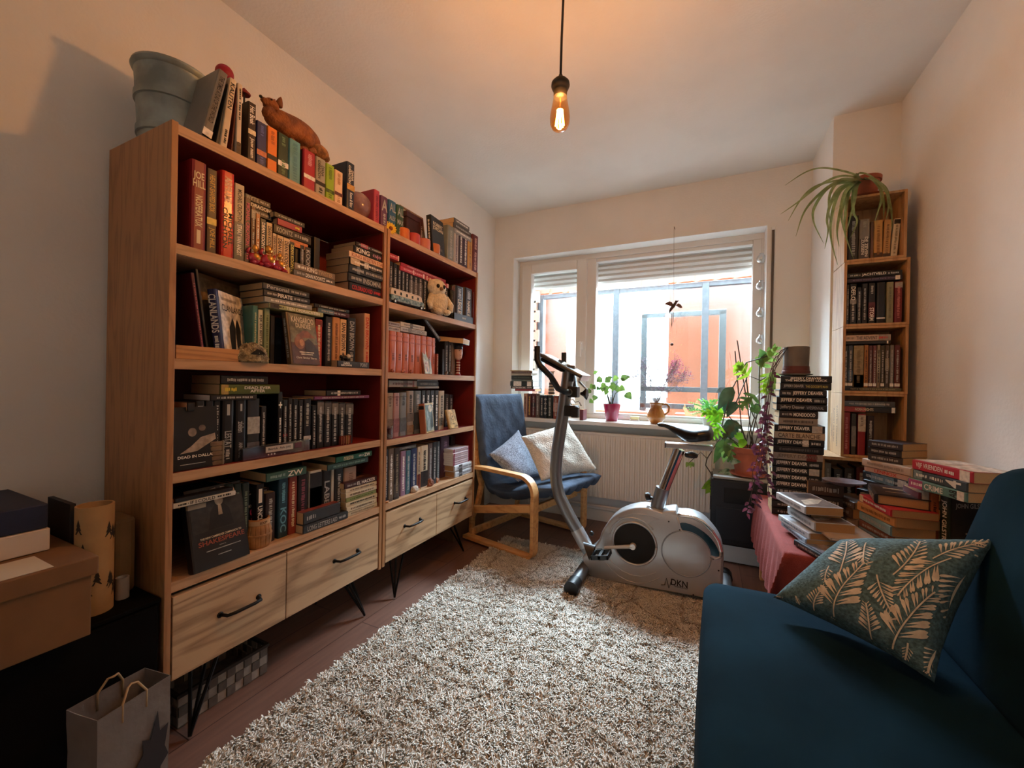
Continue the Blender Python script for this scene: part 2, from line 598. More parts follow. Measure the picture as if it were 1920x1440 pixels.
def bookcase(label, y0, y1, shelves, tops, split, legs, z0):
    t = thing('bookcase', label, 'bookcase', ((XS + XK) / 2, (y0 + y1) / 2, 0), 0, 'bookcases along the wall')
    zt = tops
    p = .016
    for (a, c) in ((y0, y0 + p), (y1 - p, y1)):
        MB().box(XK, XS + .002, a, c, z0 - .012, zt + .004).build('side_panel', oakz, t, bevel=.0015)
    # dark red lining
    b = MB()
    b.box(XK, XK + .008, y0 + p, y1 - p, .47, zt - .03)
    b.build('back_panel', redp, t)
    for ya in (y0 + p, y1 - p - .0015):
        MB().box(XK + .008, XS - .006, ya, ya + .0015, .49, zt - .03).build('red_lining', redp, t)
    for i, z in enumerate([zt] + shelves):
        th = .028
        s = MB().box(XK + .008, XS - .004, y0 + p, y1 - p, z - th, z).build('shelf', oak if i == len(shelves) else redp, t)
        if i == 2 or i == 1 and True:
            MB().box(XK + .02, XS - .006, y0 + p + .002, y1 - p - .002, z - th - .001, z - th).build('underside', oak if i == 1 else redp, s)
        MB().box(XS - .004, XS, y0 + p, y1 - p, z - th, z).build('edge_strip', oak, s)
        if i == 0:
            MB().box(XK + .008, XS - .004, y0 + p, y1 - p, z, z + .001).build('oak_top', oak, s)
    b = MB()
    zb = shelves[-1] - .03
    b.box(XK, XS - .03, y0 + p, y1 - p, z0, z0 + .016)
    b.build('bottom_board', oak, t)
    ys = [y0 + p + .003] + [split] + [y1 - p - .003]
    for i in range(2):
        d = MB().box(XS - .02, XS + .001, ys[i] + .0015, ys[i + 1] - .0015, z0, zb - .012).build('drawer', ash, t, bevel=.0015)
        yc, zc = legs['handles'][i]
        hb = MB()
        hb.tube([(XS, yc - .058, zc), (XS + .026, yc - .05, zc), (XS + .03, yc - .03, zc), (XS + .03, yc + .03, zc), (XS + .026, yc + .05, zc), (XS, yc + .058, zc)], .0052, 8)
        hb.lathe([(.009, 0), (.009, .003)], (XS, yc - .058, zc), 10, Matrix.Rotation(PI / 2, 3, 'Y')).lathe([(.009, 0), (.009, .003)], (XS, yc + .058, zc), 10, Matrix.Rotation(PI / 2, 3, 'Y'))
        hb.build('handle', iron, d, smooth=True)
    for (x, y, sx, sy) in legs['pos']:
        b = MB()
        foot = Vector((x, y, .006))
        tp = [Vector((x - sx * .075, y - sy * .035, z0 - .001)), Vector((x - sx * .02, y - sy * .09, z0 - .001)), Vector((x - sx * .075, y - sy * .09, z0 - .001))]
        for q in tp:
            b.tube([q, foot + (q - foot) * .06 + Vector((0, 0, .002)), foot], .005, 6)
        b.box(x - sx * .09 - .0 if sx > 0 else x + .01, x - .01 if sx > 0 else x + .09, min(y - sy * .1, y - sy * .02), max(y - sy * .1, y - sy * .02), z0 - .004, z0 - .0005)
        b.build('hairpin_leg', iron, t, smooth='auto')
    return t


ZA = [1.74, 1.415, 1.10, .785, .485]
ZB = [1.735, 1.41, 1.088, .778, .485]
bookcase('tall oak bookcase with red lining, standing under the zinc tub', .576, 1.388, ZA[1:], ZA[0], .93,
         dict(handles=[(.775, .335), (1.19, .335)], pos=[(-1.335, .655, 1, -1), (-1.35, 1.335, 1, 1), (-1.62, .66, -1, -1), (-1.62, 1.3, -1, 1)]), .212)
bookcase('tall oak bookcase with red lining, standing beside the armchair', 1.394, 2.192, ZB[1:], ZB[0], 1.80,
         dict(handles=[(1.60, .345), (2.03, .345)], pos=[(-1.335, 1.51, 1, -1), (-1.335, 2.12, 1, 1), (-1.62, 1.48, -1, -1), (-1.62, 2.1, -1, 1)]), .215)
# ---------------------------------------------------------------- pendant lamp
def V(*a):
    return Vector(a)


LP = at(1050, 205, y=1.243)
pend = thing('pendant_lamp', 'bare amber filament bulb hanging from the ceiling on a black cord', 'lamp', (LP.x, LP.y, ZC))
blk = mat('#15110f', .5, name='black_plastic')
zs = at(1050, 148, y=1.243).z
zn = at(1050, 182, y=1.243).z
MB().tube([(LP.x + .004, LP.y, ZC), (LP.x + .006, LP.y, ZC - .12), (LP.x + .001, LP.y, zs + .12), (LP.x, LP.y, zs)], .0042, 8).build('cord', blk, pend, smooth=True)
MB().lathe([(.02, 0), (.05, -.004), (.05, -.02), (.012, -.03)], (LP.x, LP.y, ZC)).build('ceiling_rose', blk, pend, smooth='auto')
MB().lathe([(.006, zs + .012), (.008, zs), (.02, zs - .004), (.029, zs - .014), (.030, zs - .024), (.026, zs - .034), (.022, zs - .04), (.0215, zn)], (LP.x, LP.y, 0)).build('socket', blk, pend, smooth=True)
zb = at(1050, 246, y=1.243).z
hb = zn + .012 - zb
gl = glassy((1, .62, .25, 1), .08, .03, 'amber_glass')
prof = [(.0205, 1), (.0215, .9), (.025, .72), (.0305, .5), (.0325, .35), (.031, .2), (.024, .08), (.012, .015), (.001, 0)]
bulb = MB().lathe([(r, zb + t * hb) for r, t in prof], (LP.x, LP.y, 0), 28).build('bulb', gl, pend, smooth=True)
fil = bpy.data.materials.new('glowing_filament')
fil.use_nodes = True
fb = fil.node_tree.nodes['Principled BSDF']
fb.inputs['Emission Color'].default_value = (1, .55, .16, 1)
fb.inputs['Emission Strength'].default_value = 60
fb.inputs['Base Color'].default_value = (0, 0, 0, 1)
b = MB()
for k in range(8):
    t = 2 * PI * k / 8
    b.tube([(LP.x + .009 * math.cos(t), LP.y + .009 * math.sin(t), zb + hb * .55), (LP.x + .014 * math.cos(t + .3), LP.y + .014 * math.sin(t + .3), zb + hb * .14)], .0016, 5)
b.build('filament', fil, bulb)
b = MB()
b.tube([(LP.x, LP.y, zn), (LP.x, LP.y, zb + hb * .55)], .0025, 6).lathe([(.011, zb + hb * .55), (.011, zb + hb * .56)], (LP.x, LP.y, 0), 12)
b.build('stem', mat('#c9a070', .3), bulb)
pl = lamp('pendant_lamp_light', 'POINT', (LP.x, LP.y, zb + hb * .35), 21, (1, .63, .35), .022)
pl.parent = pend
pl.matrix_parent_inverse = pend.matrix_basis.inverted()

# ---------------------------------------------------------------- shaggy rug
import numpy as np
RX0, RX1, RY0, RY1 = -1.195, .065, .15, 2.43
rug = thing('rug', 'cream shag rug with a faint brown trellis, on the laminate floor', 'rug', (-.4, 1.3, 0))
rm = bpy.data.materials.new('cream_shag')
rm.use_nodes = True
_n, _l = rm.node_tree.nodes, rm.node_tree.links
_b = _n['Principled BSDF']
_tc = _n.new('ShaderNodeTexCoord')
_nz = _n.new('ShaderNodeTexNoise')
_nz.inputs['Scale'].default_value = 14
_nz.inputs['Detail'].default_value = 3
_ds = _n.new('ShaderNodeMix')
_ds.data_type = 'VECTOR'
_ds.inputs[0].default_value = .06
_vo = _n.new('ShaderNodeTexVoronoi')
_vo.feature = 'DISTANCE_TO_EDGE'
_vo.inputs['Scale'].default_value = 4.2
_vo.inputs['Randomness'].default_value = .45
_vo.voronoi_dimensions = '2D'
_l.new(_tc.outputs['Object'], _nz.inputs['Vector'])
_l.new(_tc.outputs['Object'], _ds.inputs[4])
_l.new(_nz.outputs['Color'], _ds.inputs[5])
_l.new(_ds.outputs[1], _vo.inputs['Vector'])
_cr = _n.new('ShaderNodeValToRGB')
_cr.color_ramp.elements[0].color, _cr.color_ramp.elements[0].position = lin('#c9bba9'), .008
_cr.color_ramp.elements[1].color, _cr.color_ramp.elements[1].position = lin('#f2ebdf'), .04
_l.new(_vo.outputs['Distance'], _cr.inputs[0])
_n2 = _n.new('ShaderNodeTexNoise')
_n2.inputs['Scale'].default_value = 120
_l.new(_tc.outputs['Object'], _n2.inputs['Vector'])
_c2 = _n.new('ShaderNodeValToRGB')
_c2.color_ramp.elements[0].color, _c2.color_ramp.elements[0].position = (.72, .70, .67, 1), .3
_c2.color_ramp.elements[1].color, _c2.color_ramp.elements[1].position = (1, 1, 1, 1), .6
_l.new(_n2.outputs['Fac'], _c2.inputs[0])
_mx = _n.new('ShaderNodeMix')
_mx.data_type = 'RGBA'
_mx.blend_type = 'MULTIPLY'
_mx.inputs[0].default_value = 1
_l.new(_cr.outputs[0], _mx.inputs[6])
_l.new(_c2.outputs[0], _mx.inputs[7])
_l.new(_mx.outputs[2], _b.inputs[0])
_b.inputs['Roughness'].default_value = .95
_b.inputs['Specular IOR Level'].default_value = .1
MB().box(RX0 + .008, RX1, RY0, RY1 - .008, .001, .008).build('backing', mat('#b9ad9c', .9), rug)
rg = np.random.default_rng(3)
NT = 118000
tx, ty = rg.uniform(RX0, RX1, NT), rg.uniform(.5, RY1, NT)
kp = (ty - .35 > (-tx - .0) * .22)
tx, ty = tx[kp], ty[kp]
NT = len(tx)
fld = np.array([noise.noise(Vector((x * 26, y * 26, 0))) for x, y in zip(tx, ty)])
fl2 = np.array([noise.noise(Vector((x * 26, y * 26, 7))) for x, y in zip(tx, ty)])
hgt = .017 + .008 * fl2 + rg.uniform(-.003, .004, NT)
ang = fld * 8 + rg.normal(0, .9, NT)
ln = .009 + .007 * rg.random(NT)
dx, dy = np.cos(ang) * ln, np.sin(ang) * ln
vs = np.zeros((NT, 10, 3), np.float32)
a0 = rg.uniform(0, 6.28, NT)
for ring, (hz, rr, bn) in enumerate(((0.0, .003, 0), (.6, .0034, .4), (.97, .0026, 1.0))):
    for j in range(3):
        a = a0 + 2.094 * j + ring * .5
        vs[:, ring * 3 + j, 0] = tx + dx * bn + np.cos(a) * rr
        vs[:, ring * 3 + j, 1] = ty + dy * bn + np.sin(a) * rr
        vs[:, ring * 3 + j, 2] = .006 + hgt * hz
vs[:, 9, 0], vs[:, 9, 1], vs[:, 9, 2] = tx + dx * 1.25, ty + dy * 1.25, .006 + hgt * .93
tri = []
for r in (0, 1):
    for j in range(3):
        p, q = r * 3 + j, r * 3 + (j + 1) % 3
        tri += [(p, q, q + 3), (p, q + 3, p + 3)]
for j in range(3):
    tri.append((6 + j, 6 + (j + 1) % 3, 9))
tri = np.array(tri)
fc = (tri[None] + (np.arange(NT) * 10)[:, None, None]).reshape(-1)
me = bpy.data.meshes.new('pile')
me.vertices.add(NT * 10)
me.vertices.foreach_set('co', vs.reshape(-1))
nf = len(fc) // 3
me.loops.add(len(fc))
me.loops.foreach_set('vertex_index', fc.astype(np.int32))
me.polygons.add(nf)
me.polygons.foreach_set('loop_start', (np.arange(nf) * 3).astype(np.int32))
me.polygons.foreach_set('loop_total', np.full(nf, 3, np.int32))
me.polygons.foreach_set('use_smooth', np.ones(nf, bool))
me.update(calc_edges=True)
me.materials.append(rm)
po = bpy.data.objects.new('pile', me)
COL.objects.link(po)
po['kind'] = 'stuff'
adopt(po, rug)

# ---------------------------------------------------------------- armchair with two cushions
F1, fv, sv = V(-.90, 2.157, .012), V(.975, -.222, 0), V(.222, .975, 0)
birch = wood('#d8a468', '#b98248', 'X', 1.4, .42, 'bent_birch', 5)
chair = thing('armchair', 'bent birch armchair with a quilted dark blue cushion, below the window', 'armchair', tuple(F1 - fv * .3 + sv * .33))
denim = mat('#3d4c61', .9, noise_s=9, noise_a=.16, bump=.25, bump_s=60, sheen=.25, name='dark_blue_denim')


def CP(f, s, z):
    return F1 + fv * f + sv * s + V(0, 0, z)


def ply(path, w0, w1, th, name, parent, m):
    """a bent strip of ply following path in the side plane"""
    b = MB()
    n = len(path)
    q = []
    for i, (f, z) in enumerate(path):
        a, c = path[max(i - 1, 0)], path[min(i + 1, n - 1)]
        d = Vector((c[0] - a[0], c[1] - a[1])).normalized()
        nn = Vector((-d.y, d.x)) * th / 2
        q.append(((f + nn.x, z + nn.y), (f - nn.x, z - nn.y)))
    vs, fs = [], []
    for o, i_ in q:
        vs += [CP(o[0], w0, o[1]), CP(o[0], w1, o[1]), CP(i_[0], w1, i_[1]), CP(i_[0], w0, i_[1])]
    for i in range(n - 1):
        for j in range(4):
            fs.append((i * 4 + j, i * 4 + (j + 1) % 4, (i + 1) * 4 + (j + 1) % 4, (i + 1) * 4 + j))
    fs += [(3, 2, 1, 0), tuple(range(4 * n - 4, 4 * n))]
    return b.add(vs, fs).build(name, m, parent, smooth='auto', bevel=.003)


def arc(cx, cz, r, a0, a1, n=8):
    return [(cx + r * math.cos(math.radians(a0 + (a1 - a0) * i / n)), cz + r * math.sin(math.radians(a0 + (a1 - a0) * i / n))) for i in range(n + 1)]


for s0 in (0, .60):
    p = [(-.56, .475), (-.4, .485), (-.2, .482)] + arc(-.10, .38, .10, 88, 0) + [(0, .2), (0, .07)] + arc(-.045, .057, .045, 0, -90, 6) + [(-.2, .012), (-.56, .012)]
    ply(p, s0, s0 + .058, .022, 'side_frame', chair, birch)
    ply([(-.02, .30), (-.2, .262), (-.42, .215), (-.545, .19)], s0 + (.012 if s0 == 0 else .0), s0 + (.05 if s0 == 0 else .044), .045, 'seat_rail', chair, birch)
    ply([(-.555, .02), (-.55, .12), (-.50, .23), (-.47, .36), (-.50, .45), (-.535, .62), (-.58, .94)], s0 + (.062 if s0 == 0 else -.04), s0 + (.1 if s0 == 0 else -.002), .022, 'back_stile', chair, birch)
for (f, z, nm) in ((-.53, .035, 'cross_rail'), (-.05, .275, 'cross_rail'), (-.57, .86, 'cross_rail'), (-.52, .56, 'cross_rail')):
    b = MB()
    b.prism([(-.012, -.022), (.012, -.022), (.012, .022), (-.012, .022)], lambda a, c: CP(f + a, .05, z + c), lambda a, c: CP(f + a, .605, z + c))
    b.build(nm, birch, chair, bevel=.003)
PR = [(.15, .425), (.06, .415), (-.06, .39), (-.2, .355), (-.32, .34), (-.40, .36), (-.445, .43), (-.47, .53), (-.49, .66), (-.515, .80), (-.545, .955)]


def prpos(t):
    x = t * (len(PR) - 1)
    i = min(int(x), len(PR) - 2)
    a, c = PR[i], PR[i + 1]
    k = x - i
    p0, p3 = PR[max(i - 1, 0)], PR[min(i + 2, len(PR) - 1)]
    def cr(m):
        return .5 * (2 * a[m] + (c[m] - p0[m]) * k + (2 * p0[m] - 5 * a[m] + 4 * c[m] - p3[m]) * k * k + (3 * a[m] - p0[m] - 3 * c[m] + p3[m]) * k ** 3)
    return Vector((cr(0), cr(1)))


def quilt(u, v, side):
    """u across the chair, v along the seat and up the back"""
    p = prpos(v)
    d = (prpos(min(v + .01, 1)) - prpos(max(v - .01, 0))).normalized()
    nn = Vector((d.y, -d.x))
    cu, cv = abs(math.sin(u * 5 * PI)), abs(math.sin(v * 9 * PI))
    puff = (.12 + .88 * min(cu ** .5, 1)) * (.72 + .28 * cv ** .5)
    edge = min(1, min(u, 1 - u) * 14) ** .5 * min(1, min(v, 1 - v) * 22) ** .5
    t = .055 * puff * edge if side > 0 else .022 * edge
    t += .004 * noise.noise(Vector((u * 9, v * 22, side))) * edge
    q = p + nn * -t * side
    return CP(q.x, .065 + .53 * u, q.y)


b = MB()
b.grid(lambda u, v: quilt(u, v, 1), 60, 110)
b.grid(lambda u, v: quilt(1 - u, v, -1), 60, 110)
b.build('quilted_cushion', denim, chair, smooth=True, weld=True)


def pillow(name, label, P00, P10, P11, P01, thick, m, grp=None, n=30, pinch=.06, wr=.006, part=None, cat='cushion'):
    """soft square pillow between four corner points, bulging to both sides"""
    c = [Vector(p) for p in (P00, P10, P11, P01)]
    nrm = ((c[1] - c[0]).cross(c[3] - c[0]) + (c[2] - c[1]).cross(c[3] - c[2])).normalized()
    ctr = sum(c, Vector()) / 4

    def f(u, v, s):
        p = c[0] * (1 - u) * (1 - v) + c[1] * u * (1 - v) + c[2] * u * v + c[3] * (1 - u) * v
        k = pinch * (4 * u * (1 - u) * (1 - min(1, min(v, 1 - v) * 4)) + 4 * v * (1 - v) * (1 - min(1, min(u, 1 - u) * 4)))
        p = p + (ctr - p) * k
        e = (max(0, 16 * u * (1 - u) * v * (1 - v))) ** .42
        w = wr * noise.noise(Vector((u * 5 + s * 9, v * 5, 3))) * e
        return p + nrm * s * (thick * e + w)
    b = MB()
    b.grid(lambda u, v: f(u, v, 1), n, n)
    b.grid(lambda u, v: f(1 - u, v, -1), n, n)
    o = b.build(part or name, m, None, smooth=True, weld=True)
    if label:
        tag(o, label, cat, grp)
    return o, f


gp = mat('#9aa1b0', .9, noise_s=120, noise_a=.25, bump=.5, bump_s=150, name='grey_blue_weave')
fur = mat('#e6dccd', .95, noise_s=60, noise_a=.06, bump=.9, bump_s=110, sheen=.4, name='cream_plush')
pillow('cushion', 'small grey blue cushion in the armchair, tucked behind the cream one', CP(-.20, .13, .41), CP(-.24, .44, .39), CP(-.42, .41, .70), CP(-.43, .10, .56), .05, gp)
pillow('cushion', 'fluffy cream cushion leaning in the armchair', CP(-.03, .14, .44), CP(.15, .53, .475), CP(-.10, .56, .77), CP(-.27, .24, .68), .06, fur, wr=.014)

# ---------------------------------------------------------------- exercise bike
YS, YC = 2.13, 2.19
bike = thing('exercise_bike', 'silver exercise bike with a black saddle, standing on the shag rug', 'exercise bike', (-.3, YC, .01))
silver = mat('#b9bbbd', .32, .55, name='silver_plastic')
tubem = mat('#8d8f92', .3, .8, name='grey_steel_tube')
chrome = mat('#e6e4e0', .08, 1, name='chrome')
black = mat('#0d0c0c', .45, name='black_rubber')


def Z6(X, Y, y=YS):
    p = at(1060 + X / 6, 940 + Y / 6, y=y)
    return (p.x, p.z)


out = [(285, 850), (235, 760), (190, 670), (196, 620), (300, 530), (372, 440), (410, 340), (490, 222), (600, 130), (740, 80), (880, 66), (985, 92), (1085, 120), (1110, 112), (1235, 100), (1262, 140), (1400, 150), (1550, 214), (1680, 350), (1752, 470), (1785, 620), (1782, 700), (1776, 840), (1765, 1010), (1720, 1118), (1600, 1100), (1440, 1070), (860, 965)]
outw = [Z6(*p) for p in out]
cx_, cz_ = sum(p[0] for p in outw) / len(outw), sum(p[1] for p in outw) / len(outw)


def dens(pts, k=4):
    r = []
    n = len(pts)
    for i in range(n):
        p0, p1, p2, p3 = (Vector(pts[(i + j) % n]) for j in (-1, 0, 1, 2))
        for t in range(k):
            t /= k
            r.append(tuple(.5 * (2 * p1 + (p2 - p0) * t + (2 * p0 - 5 * p1 + 4 * p2 - p3) * t * t + (3 * p1 - p0 - 3 * p2 + p3) * t ** 3)))
    return r


ol = dens(outw, 3)
n_ = len(ol)
vs, fs = [], []
rings = [(YS, .955), (YS + .001, .965), (YS + .006, .99), (YS + .018, 1), (2 * YC - YS - .018, 1), (2 * YC - YS - .006, .99), (2 * YC - YS, .955)]
for y, k in rings:
    for x, z in ol:
        vs.append((cx_ + (x - cx_) * k, y, cz_ + (z - cz_) * (k if z > cz_ else (1 + (k - 1) * .5))))
for i in range(len(rings) - 1):
    for j in range(n_):
        fs.append((i * n_ + j, i * n_ + (j + 1) % n_, (i + 1) * n_ + (j + 1) % n_, (i + 1) * n_ + j))
fs += [tuple(range(n_)), tuple(range((len(rings) - 1) * n_, len(rings) * n_))[::-1]]
shell = MB().add(vs, fs).build('body_shell', silver, bike, smooth='auto', weld=True)


def disc(X, Y, r, y0, y1, m, name, par, rim=.2, n=40, sq=1.):
    x, z = Z6(X, Y)
    return MB().lathe([(r * (1 - rim), y0), (r, y0 + (y1 - y0) * .4), (r, y1)], (x, 0, z), n, Matrix(((1, 0, 0), (0, 0, 1), (0, sq, 0)))).build(name, m, par, smooth='auto')


def ring(X, Y, r, th, y, m, name, par, a0=0, a1=360, sq=1.):
    x, z = Z6(X, Y)
    b = MB()
    k = 48
    b.tube([(x + r * math.cos(math.radians(a0 + (a1 - a0) * i / k)), y, z + r * sq * math.sin(math.radians(a0 + (a1 - a0) * i / k))) for i in range(k + 1)], th, 8, flat=1)
    return b.build(name, m, par, smooth=True)


ring(775, 475, .107, .006, YS - .001, silver, 'crank_ring', shell)
ring(765, 455, .121, .004, YS, silver, 'moulded_ring', shell, 40, 170)
disc(775, 475, .101, YS - .003, YS + .003, mat('#060505', .7), 'crank_cover', shell, .05)
disc(1355, 590, .108, YS - .006, YS + .003, silver, 'wheel_dome', shell, .16)
ring(1355, 590, .109, .0035, YS - .0005, mat('#8f9194', .3, .6), 'dome_groove', shell)
win_pts = dens([Z6(*p) for p in [(1285, 250), (1400, 255), (1560, 345), (1680, 470), (1735, 620), (1570, 570), (1540, 480), (1470, 420), (1345, 370)]], 3)
MB().prism(win_pts, lambda x, z: (x, YS - .0015, z), lambda x, z: (x, YS + .002, z)).build('smoked_window', mat('#1b3a4a', .08, .2), shell)
for pts, r in (([(1262, 150), (1330, 165), (1430, 178), (1540, 230), (1650, 340), (1720, 450), (1750, 560), (1745, 625)], .009), ([(1745, 632), (1690, 650), (1590, 590), (1560, 520), (1520, 440), (1440, 395), (1340, 385), (1290, 290), (1262, 180)], .0045)):
    MB().tube([(Z6(*p)[0], YS + (.004 if r > .005 else .0), Z6(*p)[1]) for p in pts], r, 8).build('chrome_arc' if r > .005 else 'window_lip', chrome if r > .005 else silver, shell, smooth=True)
for pts in ([(455, 690), (520, 770), (600, 840), (700, 895), (820, 925), (940, 910), (1060, 862)], [(485, 640), (560, 720), (640, 785), (740, 830), (850, 845), (940, 830), (1022, 800)], [(600, 190), (760, 140), (900, 150), (1050, 200), (900, 262), (800, 220)]):
    MB().tube([(Z6(*p)[0], YS - .0, Z6(*p)[1]) for p in pts], .0022, 6).build('moulded_line', silver, shell, smooth=True)
for p in [(780, 170), (1163, 228), (1287, 322), (1662, 648), (1725, 780), (500, 870), (1440, 1053)]:
    x, z = Z6(*p)
    MB().ball((x, YS + (.004 if p[0] < 1000 else .001), z), (.0042, .004, .0042), 8, 6).build('screw', black, shell)
x, z = Z6(1085, 940)
b = MB()
b.tube([(Z6(*p)[0], YS - .001, Z6(*p)[1]) for p in [(1078, 938), (1118, 938), (1136, 862), (1166, 975), (1190, 905)]], .0022, 4)
b.build('pulse_logo', black, shell)
MT = Matrix.Translation
p0, p1 = Z6(1188, 945), Z6(1376, 945)
text(shell, 'DKN', '#0b0a0a', MT(world_of(shell).inverted() @ V((p0[0] + p1[0]) / 2, YS - .0015, Z6(1280, 922)[1])) @ Matrix.Rotation(PI / 2, 4, 'X'), abs(p1[0] - p0[0]), .031, 'lettering')
text(shell, 'TECHNOLOGY', '#0b0a0a', MT(world_of(shell).inverted() @ V((p0[0] + p1[0]) / 2 + .008, YS - .0015, Z6(1290, 965)[1])) @ Matrix.Rotation(PI / 2, 4, 'X'), abs(p1[0] - p0[0]) * .85, .008, 'lettering')
# crank, pedals
cxw, czw = Z6(765, 495)
pe = at(1133, 1027, y=YS - .03)
b = MB()
b.tube([(cxw, YS - .018, czw), (pe.x, YS - .03, pe.z)], [.011, .008], 8)
b.lathe([(.014, 0), (.016, .006), (.016, .022)], (cxw, YS - .028, czw), 14, Matrix(((1, 0, 0), (0, 0, 1), (0, 1, 0))))
b.build('crank_arm', mat('#d5d5d3', .3, .4, name='polished_crank'), bike, smooth='auto')
b = MB()
b.tube([(cxw, 2 * YC - YS + .018, czw), (2 * cxw - pe.x, 2 * YC - YS + .03, 2 * czw - pe.z)], [.011, .008], 8)
b.build('crank_arm', mat('#d5d5d3', .3, .4, name='polished_crank'), bike, smooth='auto')


def pedal(px_, py_, pz_, sgn):
    b = MB()
    M = MT((px_, py_, pz_)) @ Matrix.Rotation(math.radians(-12), 4, 'Y')
    b.box(-.045, .045, -.045, -.038, -.011, .011, M).box(-.045, .045, .038, .045, -.011, .011, M).box(-.008, .008, -.045, .045, -.009, .009, M).box(-.045, -.036, -.045, .045, -.010, .010, M).box(.036, .045, -.045, .045, -.010, .010, M)
    o = b.build('pedal', black, bike, bevel=.002)
    b = MB()
    pts = [(-.05, -.045), (-.055, .0), (-.05, .03), (-.02, .055), (.03, .05)]
    b.grid(lambda u, v: M @ V(-.05 - .03 * math.sin(v * PI) + .06 * u * math.sin(v * PI), -.05 + .1 * v, -.01 + .075 * math.sin(v * PI) * (1 - .25 * u)), 4, 12)
    b.grid(lambda u, v: M @ V(-.035 + .03 * u, .05 + .006, -.05 + .06 * v), 2, 2)
    b.build('strap', black, o, smooth=True)


pedal(pe.x, 2.03, pe.z - .01, -1)
pedal(2 * cxw - pe.x, 2.36, 2 * czw - pe.z, 1)
# frame tubes
def T(px_, py_):
    return at(px_, py_, y=YC)


b = MB()
pts = [T(1118, 1060), T(1095, 1016), T(1066, 965), T(1049, 930), T(1043, 905), T(1042, 880), T(1045, 845), T(1055, 780), T(1067, 690)]
b.tube(pts, .0345, 16)
b.build('front_post', tubem, bike, smooth='auto')
b = MB()
q = T(1090, 1008)
d_ = (T(1066, 965) - T(1118, 1060)).normalized()
b.tube([q - d_ * .05, q + d_ * .05], .037, 16)
b.build('post_sleeve', silver, bike, smooth='auto')
MB().lathe([(.012, 0), (.014, .01), (.010, .022)], T(1106, 998), 10, Matrix.Rotation(-PI / 3, 3, 'Y') @ Matrix.Rotation(PI, 3, 'X')).build('post_knob', black, bike, smooth=True)
for s_, nm in ((-1, 'front_stabilizer'),):
    fx = at(1073, 1108, y=1.93)
    b = MB()
    b.tube([(fx.x + .0, 1.93, .05), (fx.x + .0, 2.45, .05)], .031, 16)
    st = b.build(nm, tubem, bike, smooth='auto')
    for ya, yb in ((1.905, 1.985), (2.395, 2.475)):
        MB().tube([(fx.x, ya, .047), (fx.x, (ya + yb) / 2, .047), (fx.x, yb, .05)], [.036, .037, .034], 16).build('end_cap', black, st, smooth='auto')
    MB().box(fx.x, fx.x + .09, YC - .03, YC + .03, .03, .09).build('bracket', tubem, bike, bevel=.004)
b = MB()
b.tube([(.105, 1.95, .045), (.105, 2.43, .045)], .03, 14)
st = b.build('rear_stabilizer', tubem, bike, smooth='auto')
for ya, yb in ((1.925, 1.99), (2.40, 2.46)):
    MB().tube([(.105, ya, .043), (.105, yb, .043)], .036, 14).build('end_cap', black, st, smooth='auto')
MB().box(.06, .105, YC - .03, YC + .03, .03, .08).build('bracket', tubem, bike, bevel=.004)
# seat
b = MB()
b.tube([T(1226, 972), T(1243, 915)], .034, 18)
b.build('seat_sleeve', tubem, bike, smooth='auto')
b = MB()
b.tube([T(1236, 938), T(1274, 842)], .0275, 18)
sp = b.build('seat_post', chrome, bike, smooth='auto')
b = MB()
q = T(1215, 931)
b.tube([T(1229, 937), T(1219, 933)], .009, 8)
b.lathe([(.017, -.012), (.021, -.008), (.021, .008), (.015, .014)], q, 10, Matrix.Rotation(math.radians(75), 3, 'Y'))
b.build('height_knob', black, bike, smooth='auto')
a_, c_ = T(1249, 829), T(1337, 845)
rail = MB().box(a_.x, c_.x, YC - .03, YC + .03, c_.z, a_.z).build('seat_slide', mat('#a9aaab', .35, .7), bike, bevel=.004)
MB().box(a_.x - .004, a_.x, YC - .032, YC + .032, c_.z - .001, a_.z + .001).build('slide_cap', black, rail)
q = T(1296, 852)
MB().lathe([(.012, .012), (.028, .006), (.032, -.004), (.028, -.014), (.012, -.018)], q, 12).build('slide_knob', black, bike, smooth='auto')
q = T(1285, 826)
MB().tube([q, q + V(0, 0, .03)], .018, 12).build('seat_clamp', black, bike, smooth='auto')
sl, sr = T(1232, 797), T(1338, 812)
Ls = sr.x - sl.x


def saddle(u, v):
    """u nose to tail, v around"""
    t = 2 * PI * v
    wdt = .028 + .085 * max(0, min(1, (u - .28) / .45)) ** 1.1 * (1 if u < .88 else math.sqrt(max(.02, 1 - ((u - .88) / .122) ** 2)))
    if u < .12:
        wdt *= math.sqrt(max(.02, 1 - ((.12 - u) / .121) ** 2))
    g = max(0, min(1, (u - .12) / .5))
    g = g * g * (3 - 2 * g)
    en = 1 if .1 < u < .9 else math.sqrt(max(.02, 1 - ((u - .9) / .101) ** 2 if u > .5 else 1 - ((.1 - u) / .101) ** 2))
    top = sl.z + .016 - .014 * math.sin(max(0, min(1, (u - .15) / .7)) * PI) - .006 * u
    thk = .024 + .050 * g
    zc = top - thk * .5
    hup = hdn = thk * .5 * en
    return V(sl.x + u * Ls, YC + wdt * math.cos(t), zc + (hup if math.sin(t) > 0 else hdn) * abs(math.sin(t)) ** .8 * (1 if math.sin(t) > 0 else -1))


MB().grid(saddle, 36, 28).build('saddle', mat('#0d0c0c', .32, name='black_vinyl'), bike, smooth=True, weld=True)
